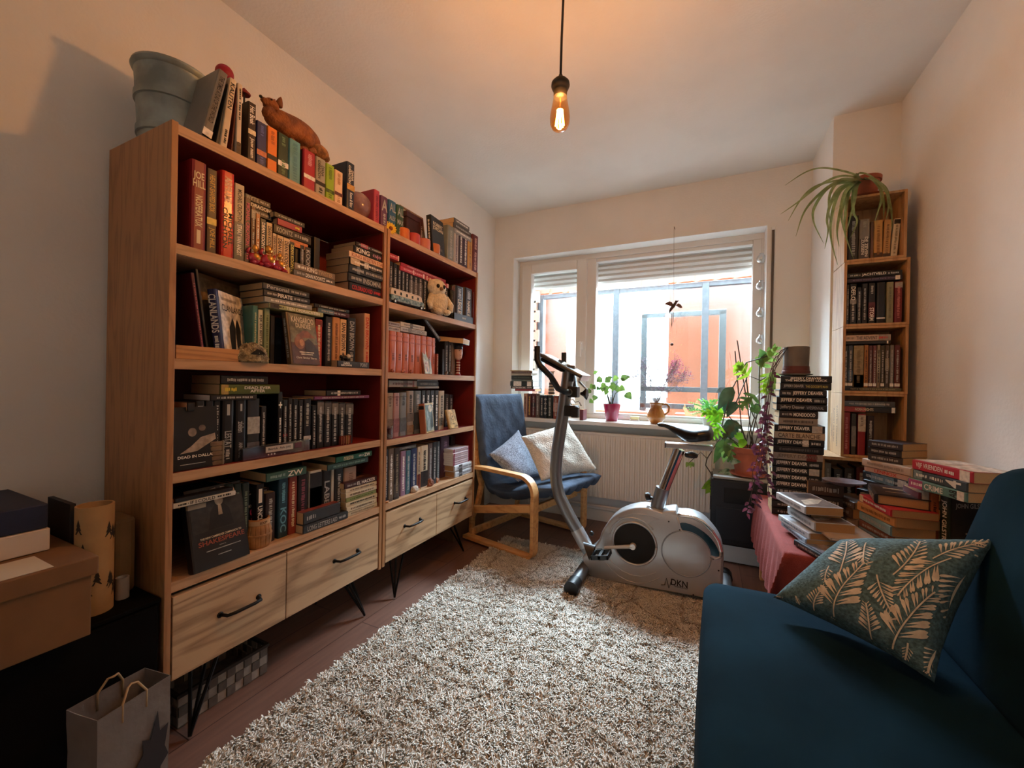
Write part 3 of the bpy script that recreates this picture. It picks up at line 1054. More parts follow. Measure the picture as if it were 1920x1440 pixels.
# handlebar and console
hp = T(1070, 735)
for sg in (-1, 1):
    pts = [hp + V(0, sg * .02, 0), hp + V(.0, sg * .10, .002), hp + V(-.02, sg * .16, .02), V(-.735, YC + sg * .205, 1.09), V(-.79, YC + sg * .22, 1.145), V(-.805, YC + sg * .22, 1.175), V(-.806, YC + sg * .22, 1.245)]
    MB().tube(pts, .0165, 10).build('handlebar_grip', black, bike, smooth='auto')
MB().tube([hp + V(0, -.035, 0), hp + V(0, .035, 0)], .02, 12).build('handlebar', tubem, bike, smooth='auto')
MB().box(hp.x - .01, hp.x + .045, YC - .032, YC + .032, hp.z - .03, hp.z + .032).build('clamp', black, bike, bevel=.006)
q = T(1088, 738)
MB().lathe([(.008, 0), (.014, .015), (.034, .034), (.034, .04)], q, 5, Matrix.Rotation(PI / 2, 3, 'Y')).build('clamp_knob', black, bike, bevel=.002)
q = T(1072, 770)
MB().box(q.x - .03, q.x + .035, YC - .045, YC + .03, q.z - .03, q.z + .03).box(q.x + .01, q.x + .05, YC - .05, YC - .01, q.z - .035, q.z + .025).build('sensor_block', black, bike, bevel=.005)
MB().tube([q + V(.01, -.04, .035), q + V(.0, -.045, .06), q + V(.02, -.045, .065), q + V(.03, -.04, .05), q + V(.05, -.03, .055), q + V(.06, -.02, .03)], .004, 6).build('spring_clip', chrome, bike, smooth=True)
A_, B_ = T(1020, 662), T(1100, 704)
ax = (B_ - A_).normalized()
up = V(-ax.z, 0, ax.x)
Ln = (B_ - A_).length
M = Matrix(((ax.x, 0, up.x, A_.x), (0, 1, 0, YC), (ax.z, 0, up.z, A_.z), (0, 0, 0, 1)))
MB().box(.0, Ln, -.095, .095, -.02, .0, M).build('console', mat('#3b3937', .35), bike, bevel=.007)
MB().box(.02, Ln - .09, -.075, .075, .0, .002, M).build('console_screen', mat('#1a2020', .1), bike)
MB().box(Ln - .012, Ln + .002, -.085, .085, -.036, .001, M).build('console_lip', silver, bike, bevel=.004)
b = MB()
b.box(.02, Ln * .6, -.07, .07, -.042, -.02, M)
b.build('console_back', black, bike, bevel=.01)
b = MB()
b.tube([T(1066, 715), T(1068, 685)], .032, 12)
b.build('console_neck', mat('#4a4744', .4), bike, smooth='auto')
b = MB()
b.tube([T(1085, 715), T(1098, 728), T(1096, 745)], .006, 6)
b.build('cable', silver, bike, smooth=True)

# ---------------------------------------------------------------- teal sofa bed and the fern cushion
velvet = mat('#102b39', .9, noise_s=2.6, noise_a=.24, bump=.14, bump_s=14, spec=.06, sheen=.02, name='teal_velvet')
sofa = thing('sofa', 'teal velvet sofa bed along the white wall', 'sofa', (.4, .5, 0))


def softbox(x0, x1, y0, y1, z0, z1, r, tf=None, n=14, pf=.012):
    """rounded, slightly puffed upholstery block"""
    b = MB()
    c, h = V((x0 + x1) / 2, (y0 + y1) / 2, (z0 + z1) / 2), V((x1 - x0) / 2, (y1 - y0) / 2, (z1 - z0) / 2)
    def fc(a, s, i, j, k):
        def f(u, v):
            p = [0, 0, 0]
            p[k] = s
            p[i], p[j] = math.sin((2 * u - 1) * PI / 2) * .35 + (2 * u - 1) * .65, math.sin((2 * v - 1) * PI / 2) * .35 + (2 * v - 1) * .65
            q = V(p[0] * h.x, p[1] * h.y, p[2] * h.z)
            inn = V(*(max(-h[m] + r, min(h[m] - r, q[m])) for m in range(3)))
            d = q - inn
            q = inn + (d.normalized() * r if d.length > 1e-9 else d)
            pv = pf * (1 - p[i] ** 2) * (1 - p[j] ** 2)
            e = V(0, 0, 0)
            e[k] = s * pv
            q = q + e + c
            q += V(0, 0, 1) * .004 * noise.noise(q * 6) + V(1, 0, 0) * .004 * noise.noise(q * 6 + V(9, 0, 0))
            return tf(q) if tf else q
        return f
    for k, (i, j) in ((0, (1, 2)), (1, (2, 0)), (2, (0, 1))):
        for s in (-1, 1):
            g = fc(0, s, i, j, k)
            b.grid((lambda u, v, g=g: g(u, v)) if s > 0 else (lambda u, v, g=g: g(1 - u, v)), n, n)
    return b


softbox(.0, .56, -.5, 1.485, .07, .425, .045, n=34, pf=.012).build('seat', velvet, sofa, smooth=True, weld=True)


def lean(q):
    return V(q.x + (q.z - .40) * .26, q.y, q.z)


softbox(.51, .70, -.5, 1.43, .405, .87, .05, lean, n=30, pf=.02).build('backrest', velvet, sofa, smooth=True, weld=True)
b = MB()
for x in (.08, .5):
    for y in (-.4, 1.38):
        q = MB().lathe([(.022, 0), (.026, .08)], (x, y, .0)).build('foot', black, sofa, smooth='auto')
teal2 = mat('#567880', .9, noise_s=140, noise_a=.22, bump=.3, bump_s=200, name='dark_slate_weave')
BL, BR, TR, TL = at(1449, 1120, z=.468), at(1752, 1280, z=.452), at(1868, 1012, y=1.30), at(1575, 1012, y=1.42)
cu, cf = pillow('cushion', None, BL, BR, TR, TL, .075, teal2, pinch=.10, wr=.006, n=44)
root = thing('cushion', 'dark slate cushion printed with cream fern fronds, leaning on the sofa', 'cushion', tuple((BL + BR) / 2))
cu.name = 'cover'
adopt(cu, root)
b = MB()
sgn = 1 if (cf(.5, .5, 1) - CAM).length < (cf(.5, .5, -1) - CAM).length else -1


def onface(u, v):
    e = .004
    u, v = min(max(u, .012), .988), min(max(v, .012), .988)
    p = cf(u, v, sgn)
    n1 = (cf(u + e, v, sgn) - cf(u - e, v, sgn)).cross(cf(u, v + e, sgn) - cf(u, v - e, sgn)).normalized()
    if n1.dot(CAM - p) < 0:
        n1 = -n1
    return p + n1 * .0012


def frond(u0, v0, a, L, k=8, bend=.4, w=.30):
    pts = []
    for i in range(21):
        t = i / 20
        aa = a + bend * (t - .5)
        if i == 0:
            p = Vector((u0, v0))
        else:
            p = p + Vector((math.cos(aa), math.sin(aa))) * L / 20
        pts.append((p.copy(), aa))
    ok = lambda q: .0 < q.x < 1. and .0 < q.y < 1.
    vs, fs = [], []
    for i in range(20):
        (p, aa), (q, ab) = pts[i], pts[i + 1]
        if not (ok(p) and ok(q)):
            continue
        n0 = Vector((-math.sin(aa), math.cos(aa))) * .0045
        o = len(vs)
        vs += [onface(*(p + n0)), onface(*(p - n0)), onface(*(q - n0)), onface(*(q + n0))]
        fs.append((o, o + 1, o + 2, o + 3))
    for i in range(k):
        t = .22 + .74 * i / (k - 1)
        p, aa = pts[int(t * 20)]
        ll = L * w * (1.2 - .8 * t) * (1 if i < k - 1 else .9)
        for sd in (-1, 1):
            da = aa + sd * (.95 - .35 * t)
            dr = Vector((math.cos(da), math.sin(da)))
            nn = Vector((-dr.y, dr.x))
            ring_ = []
            for (f, wd) in ((.06, .0), (.3, .028), (.5, .05), (.76, .088), (.92, .07), (1, .0)):
                ring_.append((p + dr * ll * f, wd * ll))
            outl = [q + nn * wd for q, wd in ring_] + [q - nn * wd for q, wd in ring_[-2:0:-1]]
            if not all(ok(q) for q in outl):
                continue
            # strip between the two sides keeps the leaf on the curved face
            o = len(vs)
            for q, wd in ring_:
                vs += [onface(*(q + nn * wd)), onface(*(q - nn * wd))]
            for m in range(len(ring_) - 1):
                fs.append((o + 2 * m, o + 2 * m + 1, o + 2 * m + 3, o + 2 * m + 2))
    b.add(vs, fs)


tab = []
for i in range(81):
    for j in range(81):
        p = cf(i / 80, j / 80, sgn) - CAM
        tab.append((960 + FPX * p.dot(R_) / p.dot(W_), 720 - FPX * p.dot(U_) / p.dot(W_), i / 80, j / 80))


def uvat(X, Y):
    px, py = 1300 + X / 3.097, 980 + Y / 3.097
    q = min(tab, key=lambda t: (t[0] - px) ** 2 + (t[1] - py) ** 2)
    return Vector((q[2], q[3]))


for (a_, c_, k_, bn) in [((1165, 305), (1320, 115), 8, .4), ((1390, 205), (1690, 115), 9, -.4), ((1495, 205), (1190, 410), 11, .5), ((835, 610), (985, 240), 11, -.3), ((850, 290), (890, 115), 9, .4), ((1005, 115), (990, 230), 7, .2), ((1065, 300), (1140, 505), 9, .3), ((995, 805), (1000, 465), 10, .2), ((1165, 800), (1385, 410), 11, -.4), ((720, 530), (760, 370), 8, -.3), ((610, 560), (600, 425), 7, .2), ((790, 590), (815, 705), 6, -.3),
                        ((1720, 250), (1640, 190), 5, .3), ((1640, 320), (1500, 560), 8, .4), ((1440, 740), (1370, 860), 6, .3), ((525, 490), (480, 430), 5, .3), ((1240, 700), (1210, 860), 6, -.4), ((900, 790), (1090, 830), 7, .2), ((790, 250), (770, 340), 5, .3), ((1620, 110), (1770, 190), 6, .4), ((1480, 690), (1530, 590), 5, .3), ((1300, 900), (1400, 920), 5, .2), ((690, 640), (720, 570), 5, .2), ((1100, 560), (1180, 560), 4, .2)]:
    p_, q_ = uvat(*a_), uvat(*c_)
    d_ = q_ - p_
    frond(p_.x, p_.y, math.atan2(d_.y, d_.x), d_.length * 1.04, k_, bn, .33)
fo = b.build('fern_print', mat('#d9cfba', .85, noise_s=60, noise_a=.1), None)
adopt(fo, root)

# ---------------------------------------------------------------- low table under a red cloth
TX0, TX1, TY0, TY1, TZ = .265, .84, 1.74, 2.62, .455
pine = wood('#d9b483', '#bd9160', 'Z', 1.3, .55, 'pine', 6)
table = thing('side_table', 'low pine table hidden under the red cloth', 'table', ((TX0 + TX1) / 2, 2.2, 0))
MB().box(TX0 + .005, TX1, TY0 + .01, TY1, TZ - .03, TZ - .004).build('table_top', pine, table)
for x in (TX0 + .015, TX1 - .06):
    for y in (TY0 + .03, TY1 - .05):
        MB().box(x, x + .042, y, y + .042, 0, TZ - .03).build('leg', pine, table, bevel=.002)
clothm = mat('#8f3d36', .92, noise_s=40, noise_a=.05, bump=.25, bump_s=300, name='red_cotton')
NX, NY = 40, 60


def cloth(u, v):
    """u from the hem at the window side over the top to the wall, v from the front hem to the back"""
    s = u * (.24 + TX1 - TX0)
    r = v * (.40 + TY1 - TY0)
    dl, df = max(0, .24 - s), max(0, .40 - r)
    x = TX0 - .006 if dl > 0 else TX0 - .006 + (s - .24)
    y = TY0 - .006 if df > 0 else TY0 - .006 + (r - .40)
    z = TZ + .001
    if dl > 0 or df > 0:
        m = max(dl, df)
        z -= m
        if dl > 0 and df > 0:
            x -= .22 * min(dl, df)
            y -= .22 * min(dl, df)
        fw = .014 * math.sin((y if dl > 0 else x) * 34) * min(1, m * 6)
        if dl > 0:
            x -= .05 * dl + abs(fw)
        if df > 0:
            y -= .05 * df + abs(fw)
    return V(x, y, max(z, .06))


tag(MB().grid(cloth, NX, NY).build('tablecloth', clothm, smooth=True), 'red cotton cloth draped over the low table of books', 'tablecloth')

# ---------------------------------------------------------------- tower of wooden crates in the corner
crm = wood('#bd9365', '#9f7345', 'Z', 1.8, .6, 'thin_crate_wood', 5)


def crate(label, x0, x1, y0, y1, z0, z1, grp='crates stacked in the corner', th=.011):
    t = thing('wooden_crate', label, 'crate', ((x0 + x1) / 2, (y0 + y1) / 2, z0), 0, grp)
    MB().box(x0, x0 + th, y0, y1, z0, z1).build('side_board', crm, t, bevel=.001)
    MB().box(x1 - th, x1, y0, y1, z0, z1).build('side_board', crm, t, bevel=.001)
    MB().box(x0 + th, x1 - th, y0, y1, z0, z0 + th).build('bottom_board', crm, t, bevel=.001)
    MB().box(x0 + th, x1 - th, y0, y1, z1 - th, z1).build('top_board', crm, t, bevel=.001)
    MB().box(x0 + th, x1 - th, y1 - .006, y1, z0 + th, z1 - th).build('back_board', crm, t)
    return t


CY0, CY1 = 2.40, 2.59
CZ = [.7305, 1.031, 1.345, 1.648, 1.955]
c4 = crate('wooden crate with handwriting on its side, lowest of the corner tower', .578, .812, CY0, CY1, CZ[0], CZ[1] - .001)
crate('wooden crate holding mossy brown spines, second from the bottom of the tower', .578, .813, CY0, CY1, CZ[1], CZ[2] - .001)
crate('wooden crate holding black thrillers, third from the bottom of the tower', .578, .814, CY0, CY1, CZ[2], CZ[3] - .001)
crate('wooden crate under the spider plant, topmost of the corner tower', .576, .800, CY0, CY1 - .01, CZ[3], CZ[4])
sb = [o for o in bpy.data.objects if o.parent == c4 and o.name.startswith('side_board')]
for i, (s, yy) in enumerate((('PRODUCT OF ITALY', 2.47), ('VINO DA TAVOLA', 2.52), ('imbottigliato', 2.56))):
    text(c4, s, '#4a3420', MT(V(.5775, yy, .87) - V(*c4.location)) @ Matrix(((0, 0, -1, 0), (0, -1, 0, 0), (1, 0, 0, 0), (0, 0, 0, 1))) @ Matrix.Rotation(0, 4, 'Z'), .2 - .03 * i, .016, 'handwriting')
# the lying crate that carries the tower
lc = thing('wooden_crate', 'wide low crate on the table carrying the tower of crates', 'crate', (.66, 2.45, TZ + .003), 0, 'crates stacked in the corner')
z0 = TZ + .003
MB().box(.50, .846, 2.375, 2.61, .715, .7295).build('top_board', crm, lc, bevel=.001)
MB().box(.50, .515, 2.385, 2.61, z0, .715).build('side_board', crm, lc)
MB().box(.831, .846, 2.385, 2.61, z0, .715).build('side_board', crm, lc)
MB().box(.515, .831, 2.385, 2.61, z0, z0 + .008).build('bottom_board', crm, lc)
MB().box(.515, .831, 2.60, 2.61, z0 + .008, .715).build('back_board', crm, lc)

# ---------------------------------------------------------------- black heater in the corner
heat = thing('air_cooler', 'black appliance with side vents and a pale plinth, under the climbing plant', 'appliance', (.2, 2.80, 0))
bk = mat('#171719', .5, name='black_housing')
hx0, hx1, hy0, hy1 = .035, .40, 2.72, 2.95
MB().box(hx0, hx1, hy0, hy1, .105, .50).build('housing', bk, heat, bevel=.012)
MB().box(hx0 + .02, hx1, hy0 + .012, hy1, .008, .105).build('plinth', mat('#b9b7b2', .5), heat, bevel=.004)
MB().box(hx0 + .03, hx1 - .01, hy0 - .003, hy0 + .01, .14, .33).build('front_panel', mat('#222225', .4), heat, bevel=.003)
MB().box(hx0 + .07, hx1 - .03, hy0 - .002, hy0 + .02, .36, .45).build('tray_slot', mat('#050505', .7), heat, bevel=.003)
b = MB()
for k in range(9):
    b.box(hx0 - .004, hx0 + .01, hy0 + .03, hy0 + .1, .30 + k * .02, .308 + k * .02)
b.build('vent', mat('#3a3a3c', .5), heat)
MB().box(hx0 + .01, hx1, hy0 - .01, hy1 - .0, .50, .515).build('top_plate', mat('#8b8780', .6), heat, bevel=.004)
# ---------------------------------------------------------------- books
import zlib
ORD = 'first second third fourth fifth sixth seventh eighth ninth tenth eleventh twelfth thirteenth fourteenth fifteenth sixteenth seventeenth eighteenth nineteenth twentieth twenty-first twenty-second twenty-third twenty-fourth twenty-fifth'.split()
PAGE = {'c': mat('#cdab7c', .85, noise_s=300, noise_a=.08, stretch=(8, 1, 1), name='page_edges'), 'w': mat('#e9e6de', .85, noise_s=300, noise_a=.06, stretch=(8, 1, 1), name='white_page_edges'),
        't': mat('#b98f5d', .85, noise_s=300, noise_a=.1, stretch=(8, 1, 1), name='tanned_page_edges')}
SP = Matrix(((0, 1, 0, 0), (0, 0, -1, 0), (-1, 0, 0, 0), (0, 0, 0, 1)))      # lettering down the spine
SH = Matrix(((1, 0, 0, 0), (0, 0, -1, 0), (0, 1, 0, 0), (0, 0, 0, 1)))       # lettering across the spine
CV = Matrix(((0, 0, 1, 0), (1, 0, 0, 0), (0, 1, 0, 0), (0, 0, 0, 1)))        # lettering on the front cover
SHORT = {'w': '#e8e2d6', 'g': '#c9a24a', 'k': '#14110f', 'r': '#c22a22', 's': '#a9a7a2', 'y': '#d9c23c', 'o': '#d9772f', 'p': '#c64a72', 'c': '#dcc9a4', 'b': '#2c4a78'}


def hx(c):
    return SHORT.get(c, c if c.startswith('#') else '#' + c)


def book(label, t, h, d, col, loc, yaw=0., lean=0., tip=0., flat=0, title='', tc='w', hard=0, pages='c', bands=(), cov=(), back=None, group=None, thigh=.62, rough=.42):
    """spine towards local -Y, thickness along X, height along Z; front cover on +X"""
    root = bpy.data.objects.new('book', None)
    COL.objects.link(root)
    tag(root, label, 'book', group)
    M = Matrix.Rotation(yaw, 4, 'Z') @ Matrix.Rotation(tip, 4, 'X') @ Matrix.Rotation(lean, 4, 'Y')
    if flat:
        M = Matrix.Rotation(yaw, 4, 'Z') @ Matrix.Rotation(tip, 4, 'Y') @ Matrix.Rotation(-PI / 2, 4, 'Y')
    M.translation = Vector(loc)
    root.matrix_basis = M
    root.empty_display_size = .01
    th = .0028 if hard else .0009
    bl = t * (.10 if hard else .03)
    x0, x1 = -t / 2, t / 2
    o = [(x1, d), (x1, .004), (x1 - t * .06, -bl * .5), (x1 - t * .22, -bl), (x0 + t * .22, -bl), (x0 + t * .06, -bl * .5), (x0, .004), (x0, d)]
    i_ = [(x0 + th, d), (x0 + th, .004 + th), (x1 - th, .004 + th), (x1 - th, d)]
    b = MB()
    n1 = len(o)
    b.prism(o + i_, lambda x, y: (x, y, 0), lambda x, y: (x, y, h))
    # the C-shaped ends as proper strips
    b.f = b.f[2:]
    k = n1 + 4
    for base in (0, k):
        a = [(0, 1, 10, 11), (1, 2, 3, 4, 5, 6, 9, 10), (6, 7, 8, 9)]
        b.f += [tuple(base + q for q in (f if base else f[::-1])) for f in a]
    b.build('cover', mat(col, rough, noise_s=14, noise_a=.06, name='cover_' + col.lstrip('#')), root, local=True)
    ins = .0035 if hard else .0004
    MB().box(x0 + th, x1 - th, .004 + th, d - ins * 1.5 - .0006, ins, h - ins).build('page_block', PAGE[pages], root, local=True)
    ys = -bl - .0007
    for (v0, v1, c, *nm) in bands:
        MB().box(x0 + t * .02, x1 - t * .02, ys + .0001, ys + .0006, v0 * h, v1 * h).build(nm[0] if nm else 'spine_panel', mat(hx(c), rough, noise_s=90, noise_a=.12), root, local=True)
    if title:
        segs = title.split(';')
        cols = tc.split(';')
        tot = sum(max(4, len(s.strip('~^'))) if '~' not in s else len(s) * 3 for s in segs) + 2 * len(segs)
        zt = h * .95
        for j, s in enumerate(segs):
            n = max(4, len(s.strip('~^'))) if '~' not in s else len(s) * 3
            ln = h * .90 * (n + 2) / tot
            c = hx(cols[min(j, len(cols) - 1)])
            zc = zt - ln / 2
            zt -= ln
            if s.strip() == '':
                continue
            if '~' in s:
                bb = MB()
                z = zc + ln * .42
                hh = t * thigh * .5 * .62
                rr = random.Random(zlib.crc32(label.encode()) % 9999 + j)
                while z > zc - ln * .42:
                    w_ = rr.uniform(.0025, .006)
                    bb.box(-hh * rr.uniform(.6, 1), hh * rr.uniform(.6, 1), ys - .0002, ys, max(z - w_, zc - ln * .45), z)
                    z -= w_ + rr.choice((.0012, .0012, .004))
                bb.build('spine_lettering', mat(c, .5), root, local=True)
            elif s.startswith('^'):
                text(root, s[1:].replace('/', '\n'), c, MT((0, ys, zc)) @ SH, t * .8, ln * .8, 'spine_title')
            else:
                text(root, s.replace('/', '\n'), c, MT((0, ys, zc)) @ SP, ln * .92, t * thigh, 'spine_title')
    xf = x1 + .0006
    k = 0
    for (kd, u0, v0, u1, v1, c, *tx) in cov:
        k += 1
        e = xf + .00025 * k
        ua, ub, va, vb = .006 + u0 * (d - .008), .006 + u1 * (d - .008), v0 * h, v1 * h
        if kd == 'r':
            MB().box(e - .0002, e, ua, ub, va, vb).build('cover_picture', mat(hx(c), .4, noise_s=45, noise_a=.25), root, local=True)
        elif kd == 'e':
            MB().prism([((ua + ub) / 2 + (ub - ua) / 2 * math.cos(q * PI / 12), (va + vb) / 2 + (vb - va) / 2 * math.sin(q * PI / 12)) for q in range(24)], lambda y, z: (e - .0002, y, z), lambda y, z: (e, y, z)).build('cover_picture', mat(hx(c), .4, noise_s=45, noise_a=.2), root, local=True)
        elif kd == 'p':
            MB().prism([(.006 + a * (d - .008), q * h) for a, q in tx[0]], lambda y, z: (e - .0002, y, z), lambda y, z: (e, y, z)).build('cover_picture', mat(hx(c), .4, noise_s=45, noise_a=.2), root, local=True)
        else:
            text(root, tx[0], hx(c), MT((e, (ua + ub) / 2, (va + vb) / 2)) @ CV, ub - ua, vb - va, 'cover_title')
    return root


DEPTH = {}


def row(plane, z, where, items, axis='x', d=.125, gap=.0003):
    """upright books from photo columns: (px left, px right, px y of the top, colour, description, title, title colour, options)"""
    info = []
    for it in items:
        px0, px1, pt, col, desc = it[:5]
        title = it[5] if len(it) > 5 else ''
        tc = it[6] if len(it) > 6 else 'w'
        op = dict(it[7]) if len(it) > 7 else {}
        sbk = op.pop('sb', 0)
        pb = op.pop('pb', None)
        if axis == 'x':
            P = plane - sbk
            f = lambda px, py: (lambda p: (p.y, p.z))(at(px, py, x=P))
        else:
            P = plane + sbk
            f = lambda px, py: (lambda p: (p.x, p.z))(at(px, py, y=P))
        h = op.pop('h', None) or f((px0 + px1) / 2, pt)[1] - z
        pm = pt + 40 if pb is None else pt
        a0, a1 = f(px0, pm)[0], f(px1, pm)[0]
        t = a1 - a0 - gap
        c = (a0 + a1) / 2
        ln = 0
        if pb:
            b0, b1 = f(pb[0], pb[2])[0], f(pb[1], pb[2])[0]
            cb = (b0 + b1) / 2
            ln = math.atan2(c - cb, h)
            t *= math.cos(ln)
            h /= math.cos(ln)
            c = cb
        info.append((c, t, h, col, desc, title, tc, op, P, ln))
    info.sort(key=lambda q: -q[0] if axis == 'x' else q[0])
    n = len(info)
    for k, (c, t, h, col, desc, title, tc, op, P, ln) in enumerate(info):
        lab = op.pop('label', None)
        if lab is None:
            lab = f'{desc}, {ORD[k]} from the window, {where}' if n > 1 else f'{desc}, {where}'
        dd = op.pop('d', d)
        zz = z + op.pop('dz', 0) + abs(math.sin(ln)) * t / 2 + .0004
        loc = (P, c, zz) if axis == 'x' else (c, P, zz)
        book(lab, max(t, .003), h, dd, col, loc, yaw=PI / 2 if axis == 'x' else 0, lean=ln, title=title, tc=tc, **op)


def stack(plane, z, where, items, axis='x', d=.125, jit=.004):
    """books lying flat, from the bottom up: (px left, px right, thickness, colour, description, title, title colour, options)"""
    n = len(items)
    for k, it in enumerate(items):
        px0, px1, t, col, desc = it[:5]
        title = it[5] if len(it) > 5 else ''
        tc = it[6] if len(it) > 6 else 'w'
        op = dict(it[7]) if len(it) > 7 else {}
        sbk = op.pop('sb', 0) + rnd(-jit, jit)
        zc = z + t / 2 + .0003
        if axis == 'x':
            P = plane - max(sbk, -.02)
            py = 720
            for _ in range(3):      # the row of the picture at this height
                q = at((px0 + px1) / 2, py, x=P)
                py -= (zc - q.z) * FPX / ((q - CAM).dot(W_))
            a0, a1 = at(px0, py, x=P).y, at(px1, py, x=P).y
            loc = (P, a1, zc)
            yaw = PI / 2
        else:
            P = plane + sbk
            py = 720
            for _ in range(3):
                q = at((px0 + px1) / 2, py, y=P)
                py -= (zc - q.z) * FPX / ((q - CAM).dot(W_))
            a0, a1 = at(px0, py, y=P).x, at(px1, py, y=P).x
            loc = (a1, P, zc)
            yaw = 0
        dy = op.pop('yaw', 0) + rnd(-.012, .012)
        lab = op.pop('label', None)
        if lab is None:
            lab = f'{desc}, {"lying" if n == 1 else "topmost" if k == n - 1 else "lowest" if k == 0 else ORD[n - 1 - k] + " down"} {"flat " if n == 1 else ""}{where}'
        dd = op.pop('d', d)
        book(lab, t - .0004, a1 - a0, dd, col, loc, yaw=yaw + dy, flat=1, title=title, tc=tc, **op)
        z += t
    return z


X1 = XS - .012
H = {'hard': 1}
# --- on top of the tub-side bookcase
tp = 'tub-side bookcase top'
row(X1, ZA[0] + .001, tp, [
    (410, 428, 137, '#77736c', 'big grey atlas leaning on the zinc tub', 'THE TIMES ATLAS OF THE WORLD;', 'k', dict(hard=1, d=.16, pb=(372, 399, 252), bands=((.01, .13, 'w'), (.0, .03, 'k')))),
    (428, 433, 158, '#3a3834', 'thin dark grey book behind a leaning cream one', '', 'w', dict(d=.22, pb=(401, 412, 268), sb=.004)),
    (431, 444, 150, '#d8c3a2', 'tall leaning cream hardback', 'KALITEN; ;~', 'k', dict(hard=1, d=.22, pb=(411, 426, 276))),
    (444, 447, 165, '#54130f', 'thin dark red leaning hardback', '', 'w', dict(hard=1, d=.2, pb=(428, 440, 288), sb=.004)),
    (446, 455, 158, '#d5c3ab', 'slim whitish book with a black foot', '~;~~; ;O', 'k', dict(d=.2, pb=(443, 451, 292), bands=((.0, .18, '#4a3a30'),))),
    (465, 480, 193, '#2b1d18', 'tall black paperback with a cream mark', 'Het Boek; ;Jouw naam', 'w', dict(d=.15, bands=((.46, .54, 'c'),))),
    (481, 500.3, 230, '#23285a', 'navy spine with an orange flower', '~~; ; ;~', '#5a62a0', dict(bands=((.24, .36, '#c8744a'),))),
    (500.8, 520, 240, '#e87c1e', 'bright orange spine', '~~; ;', '#b55a12', dict(bands=((.27, .38, 'k'),))),
    (520.8, 541, 252, '#1e3a22', 'dark green spine with a white ring', '~; ;~~', '#5d7a56', dict(bands=((.24, .36, 'w'),))),
    (541.8, 563.5, 264, '#5f9aa0', 'pale teal spine', '~;~~~', '#4c858c', {}),
    (564.2, 568, 282, '#2a1916', 'thin dark spine between teal and red', '', 'w', dict(sb=.01)),
    (568.8, 591, 284, '#a81424', 'crimson spine with a white ornament', '~~; ;', '#d0868c', dict(bands=((.28, .38, 'w'),))),
    (591.6, 610.3, 297, '#a39e8c', 'grey spine with a black star', 'DIANA/GABALDON; ;~', 'k', dict(bands=((.27, .37, 'k'),))),
    (610.8, 626.5, 309, '#93b31c', 'lime green spine with a dark ring', '~~; ;~', '#64801a', dict(bands=((.2, .3, '#3b5010'),))),
    (627, 642.5, 321, '#e6c49e', 'peach coloured spine with a brown dot', '~~; ;~', '#b58a60', dict(bands=((.26, .36, '#5a2318'),))),
    (649, 664, 306, '#16243c', 'big navy hardback with a round orange badge', 'DIANA/GABALDON; ;Kosm & Ring', 'w', dict(hard=1, d=.16, bands=((.42, .54, '#c99a4a'),))),
    (700, 711, 357, '#b03a4c', 'rose red cloth spine beside the stone globe', '~~', '#7d2233', dict(hard=1)),
    (712.5, 726, 369, '#5d3256', 'purple hardback spine', '^A;~', 's', dict(hard=1)),
], d=.115)
tq = 'chair-side bookcase top'
row(X1 - .02, ZB[0] + .001, tq, [
    (727, 741.5, 377, '#235a80', 'blue hardback with pale lettering', '^AL;^ALEX;~', 's', dict(hard=1)),
    (742, 756, 386, '#2c5138', 'dark green illustrated hardback', '^AL;^MAX;~', 's', dict(hard=1)),
    (839, 851, 424, '#7d8480', 'grey spine with silver lettering', '~~~', 's', dict(d=.13, sb=-.005)),
    (851.5, 859.5, 428, '#b2aaa4', 'pale grey slim spine', '~~', '#6a5a66', dict(sb=-.005)),
    (860, 868, 434, '#30202c', 'dark purple spine with white lettering', '~~~', 'w', dict(sb=-.005)),
    (868.3, 876.5, 437, '#3a2740', 'plum spine with white lettering', '~~~', 'w', dict(sb=-.005)),
    (877, 885, 446, '#c08a38', 'gold yellow spine', '~;~', '#7d5a28', dict(sb=-.005)),
    (885.5, 896, 441, '#5d1b20', 'dark red spine at the window end', '~;~~', '#c98', dict(sb=-.005, tc='#c9988a') if 0 else dict(sb=-.005)),
], d=.12)
b_ = at(824, 505, x=X1)
r_ = book('black paperback facing out, leaning on the grey spines of the chair-side bookcase top', .03, .20, .125, '#151314', (X1 + .0 - .012, at(810, 480, x=X1).y, ZB[0] + .003), yaw=.08, lean=-.08,
          title='~~', cov=[('t', .06, .62, .94, .86, 'c', 'ROBERT\nJORDAN'), ('r', .2, .12, .8, .2, '#5a544c')], hard=0)
r_.location.y += 0
stack(X1 - .01, ZB[0] + .183, 'on the spines at the window end, chair-side top', [
    (852, 884, .028, '#8d8985', 'light grey book', '~~~', 'w'),
    (851, 883, .030, '#4a453f', 'dark grey book', '~~', 's'),
    (852, 880, .028, '#5d5852', 'brown grey book', '~~', 'w')], d=.13)
row(X1 - .06, ZB[0] + .001, tq, [(786, 793, 404, '#3c1414', 'small dark red hardback, in front of the picture frame', '~~', 's', dict(hard=1, d=.10, h=.155, label='small dark red hardback set in front of the picture frame, chair-side top')),
                               ])

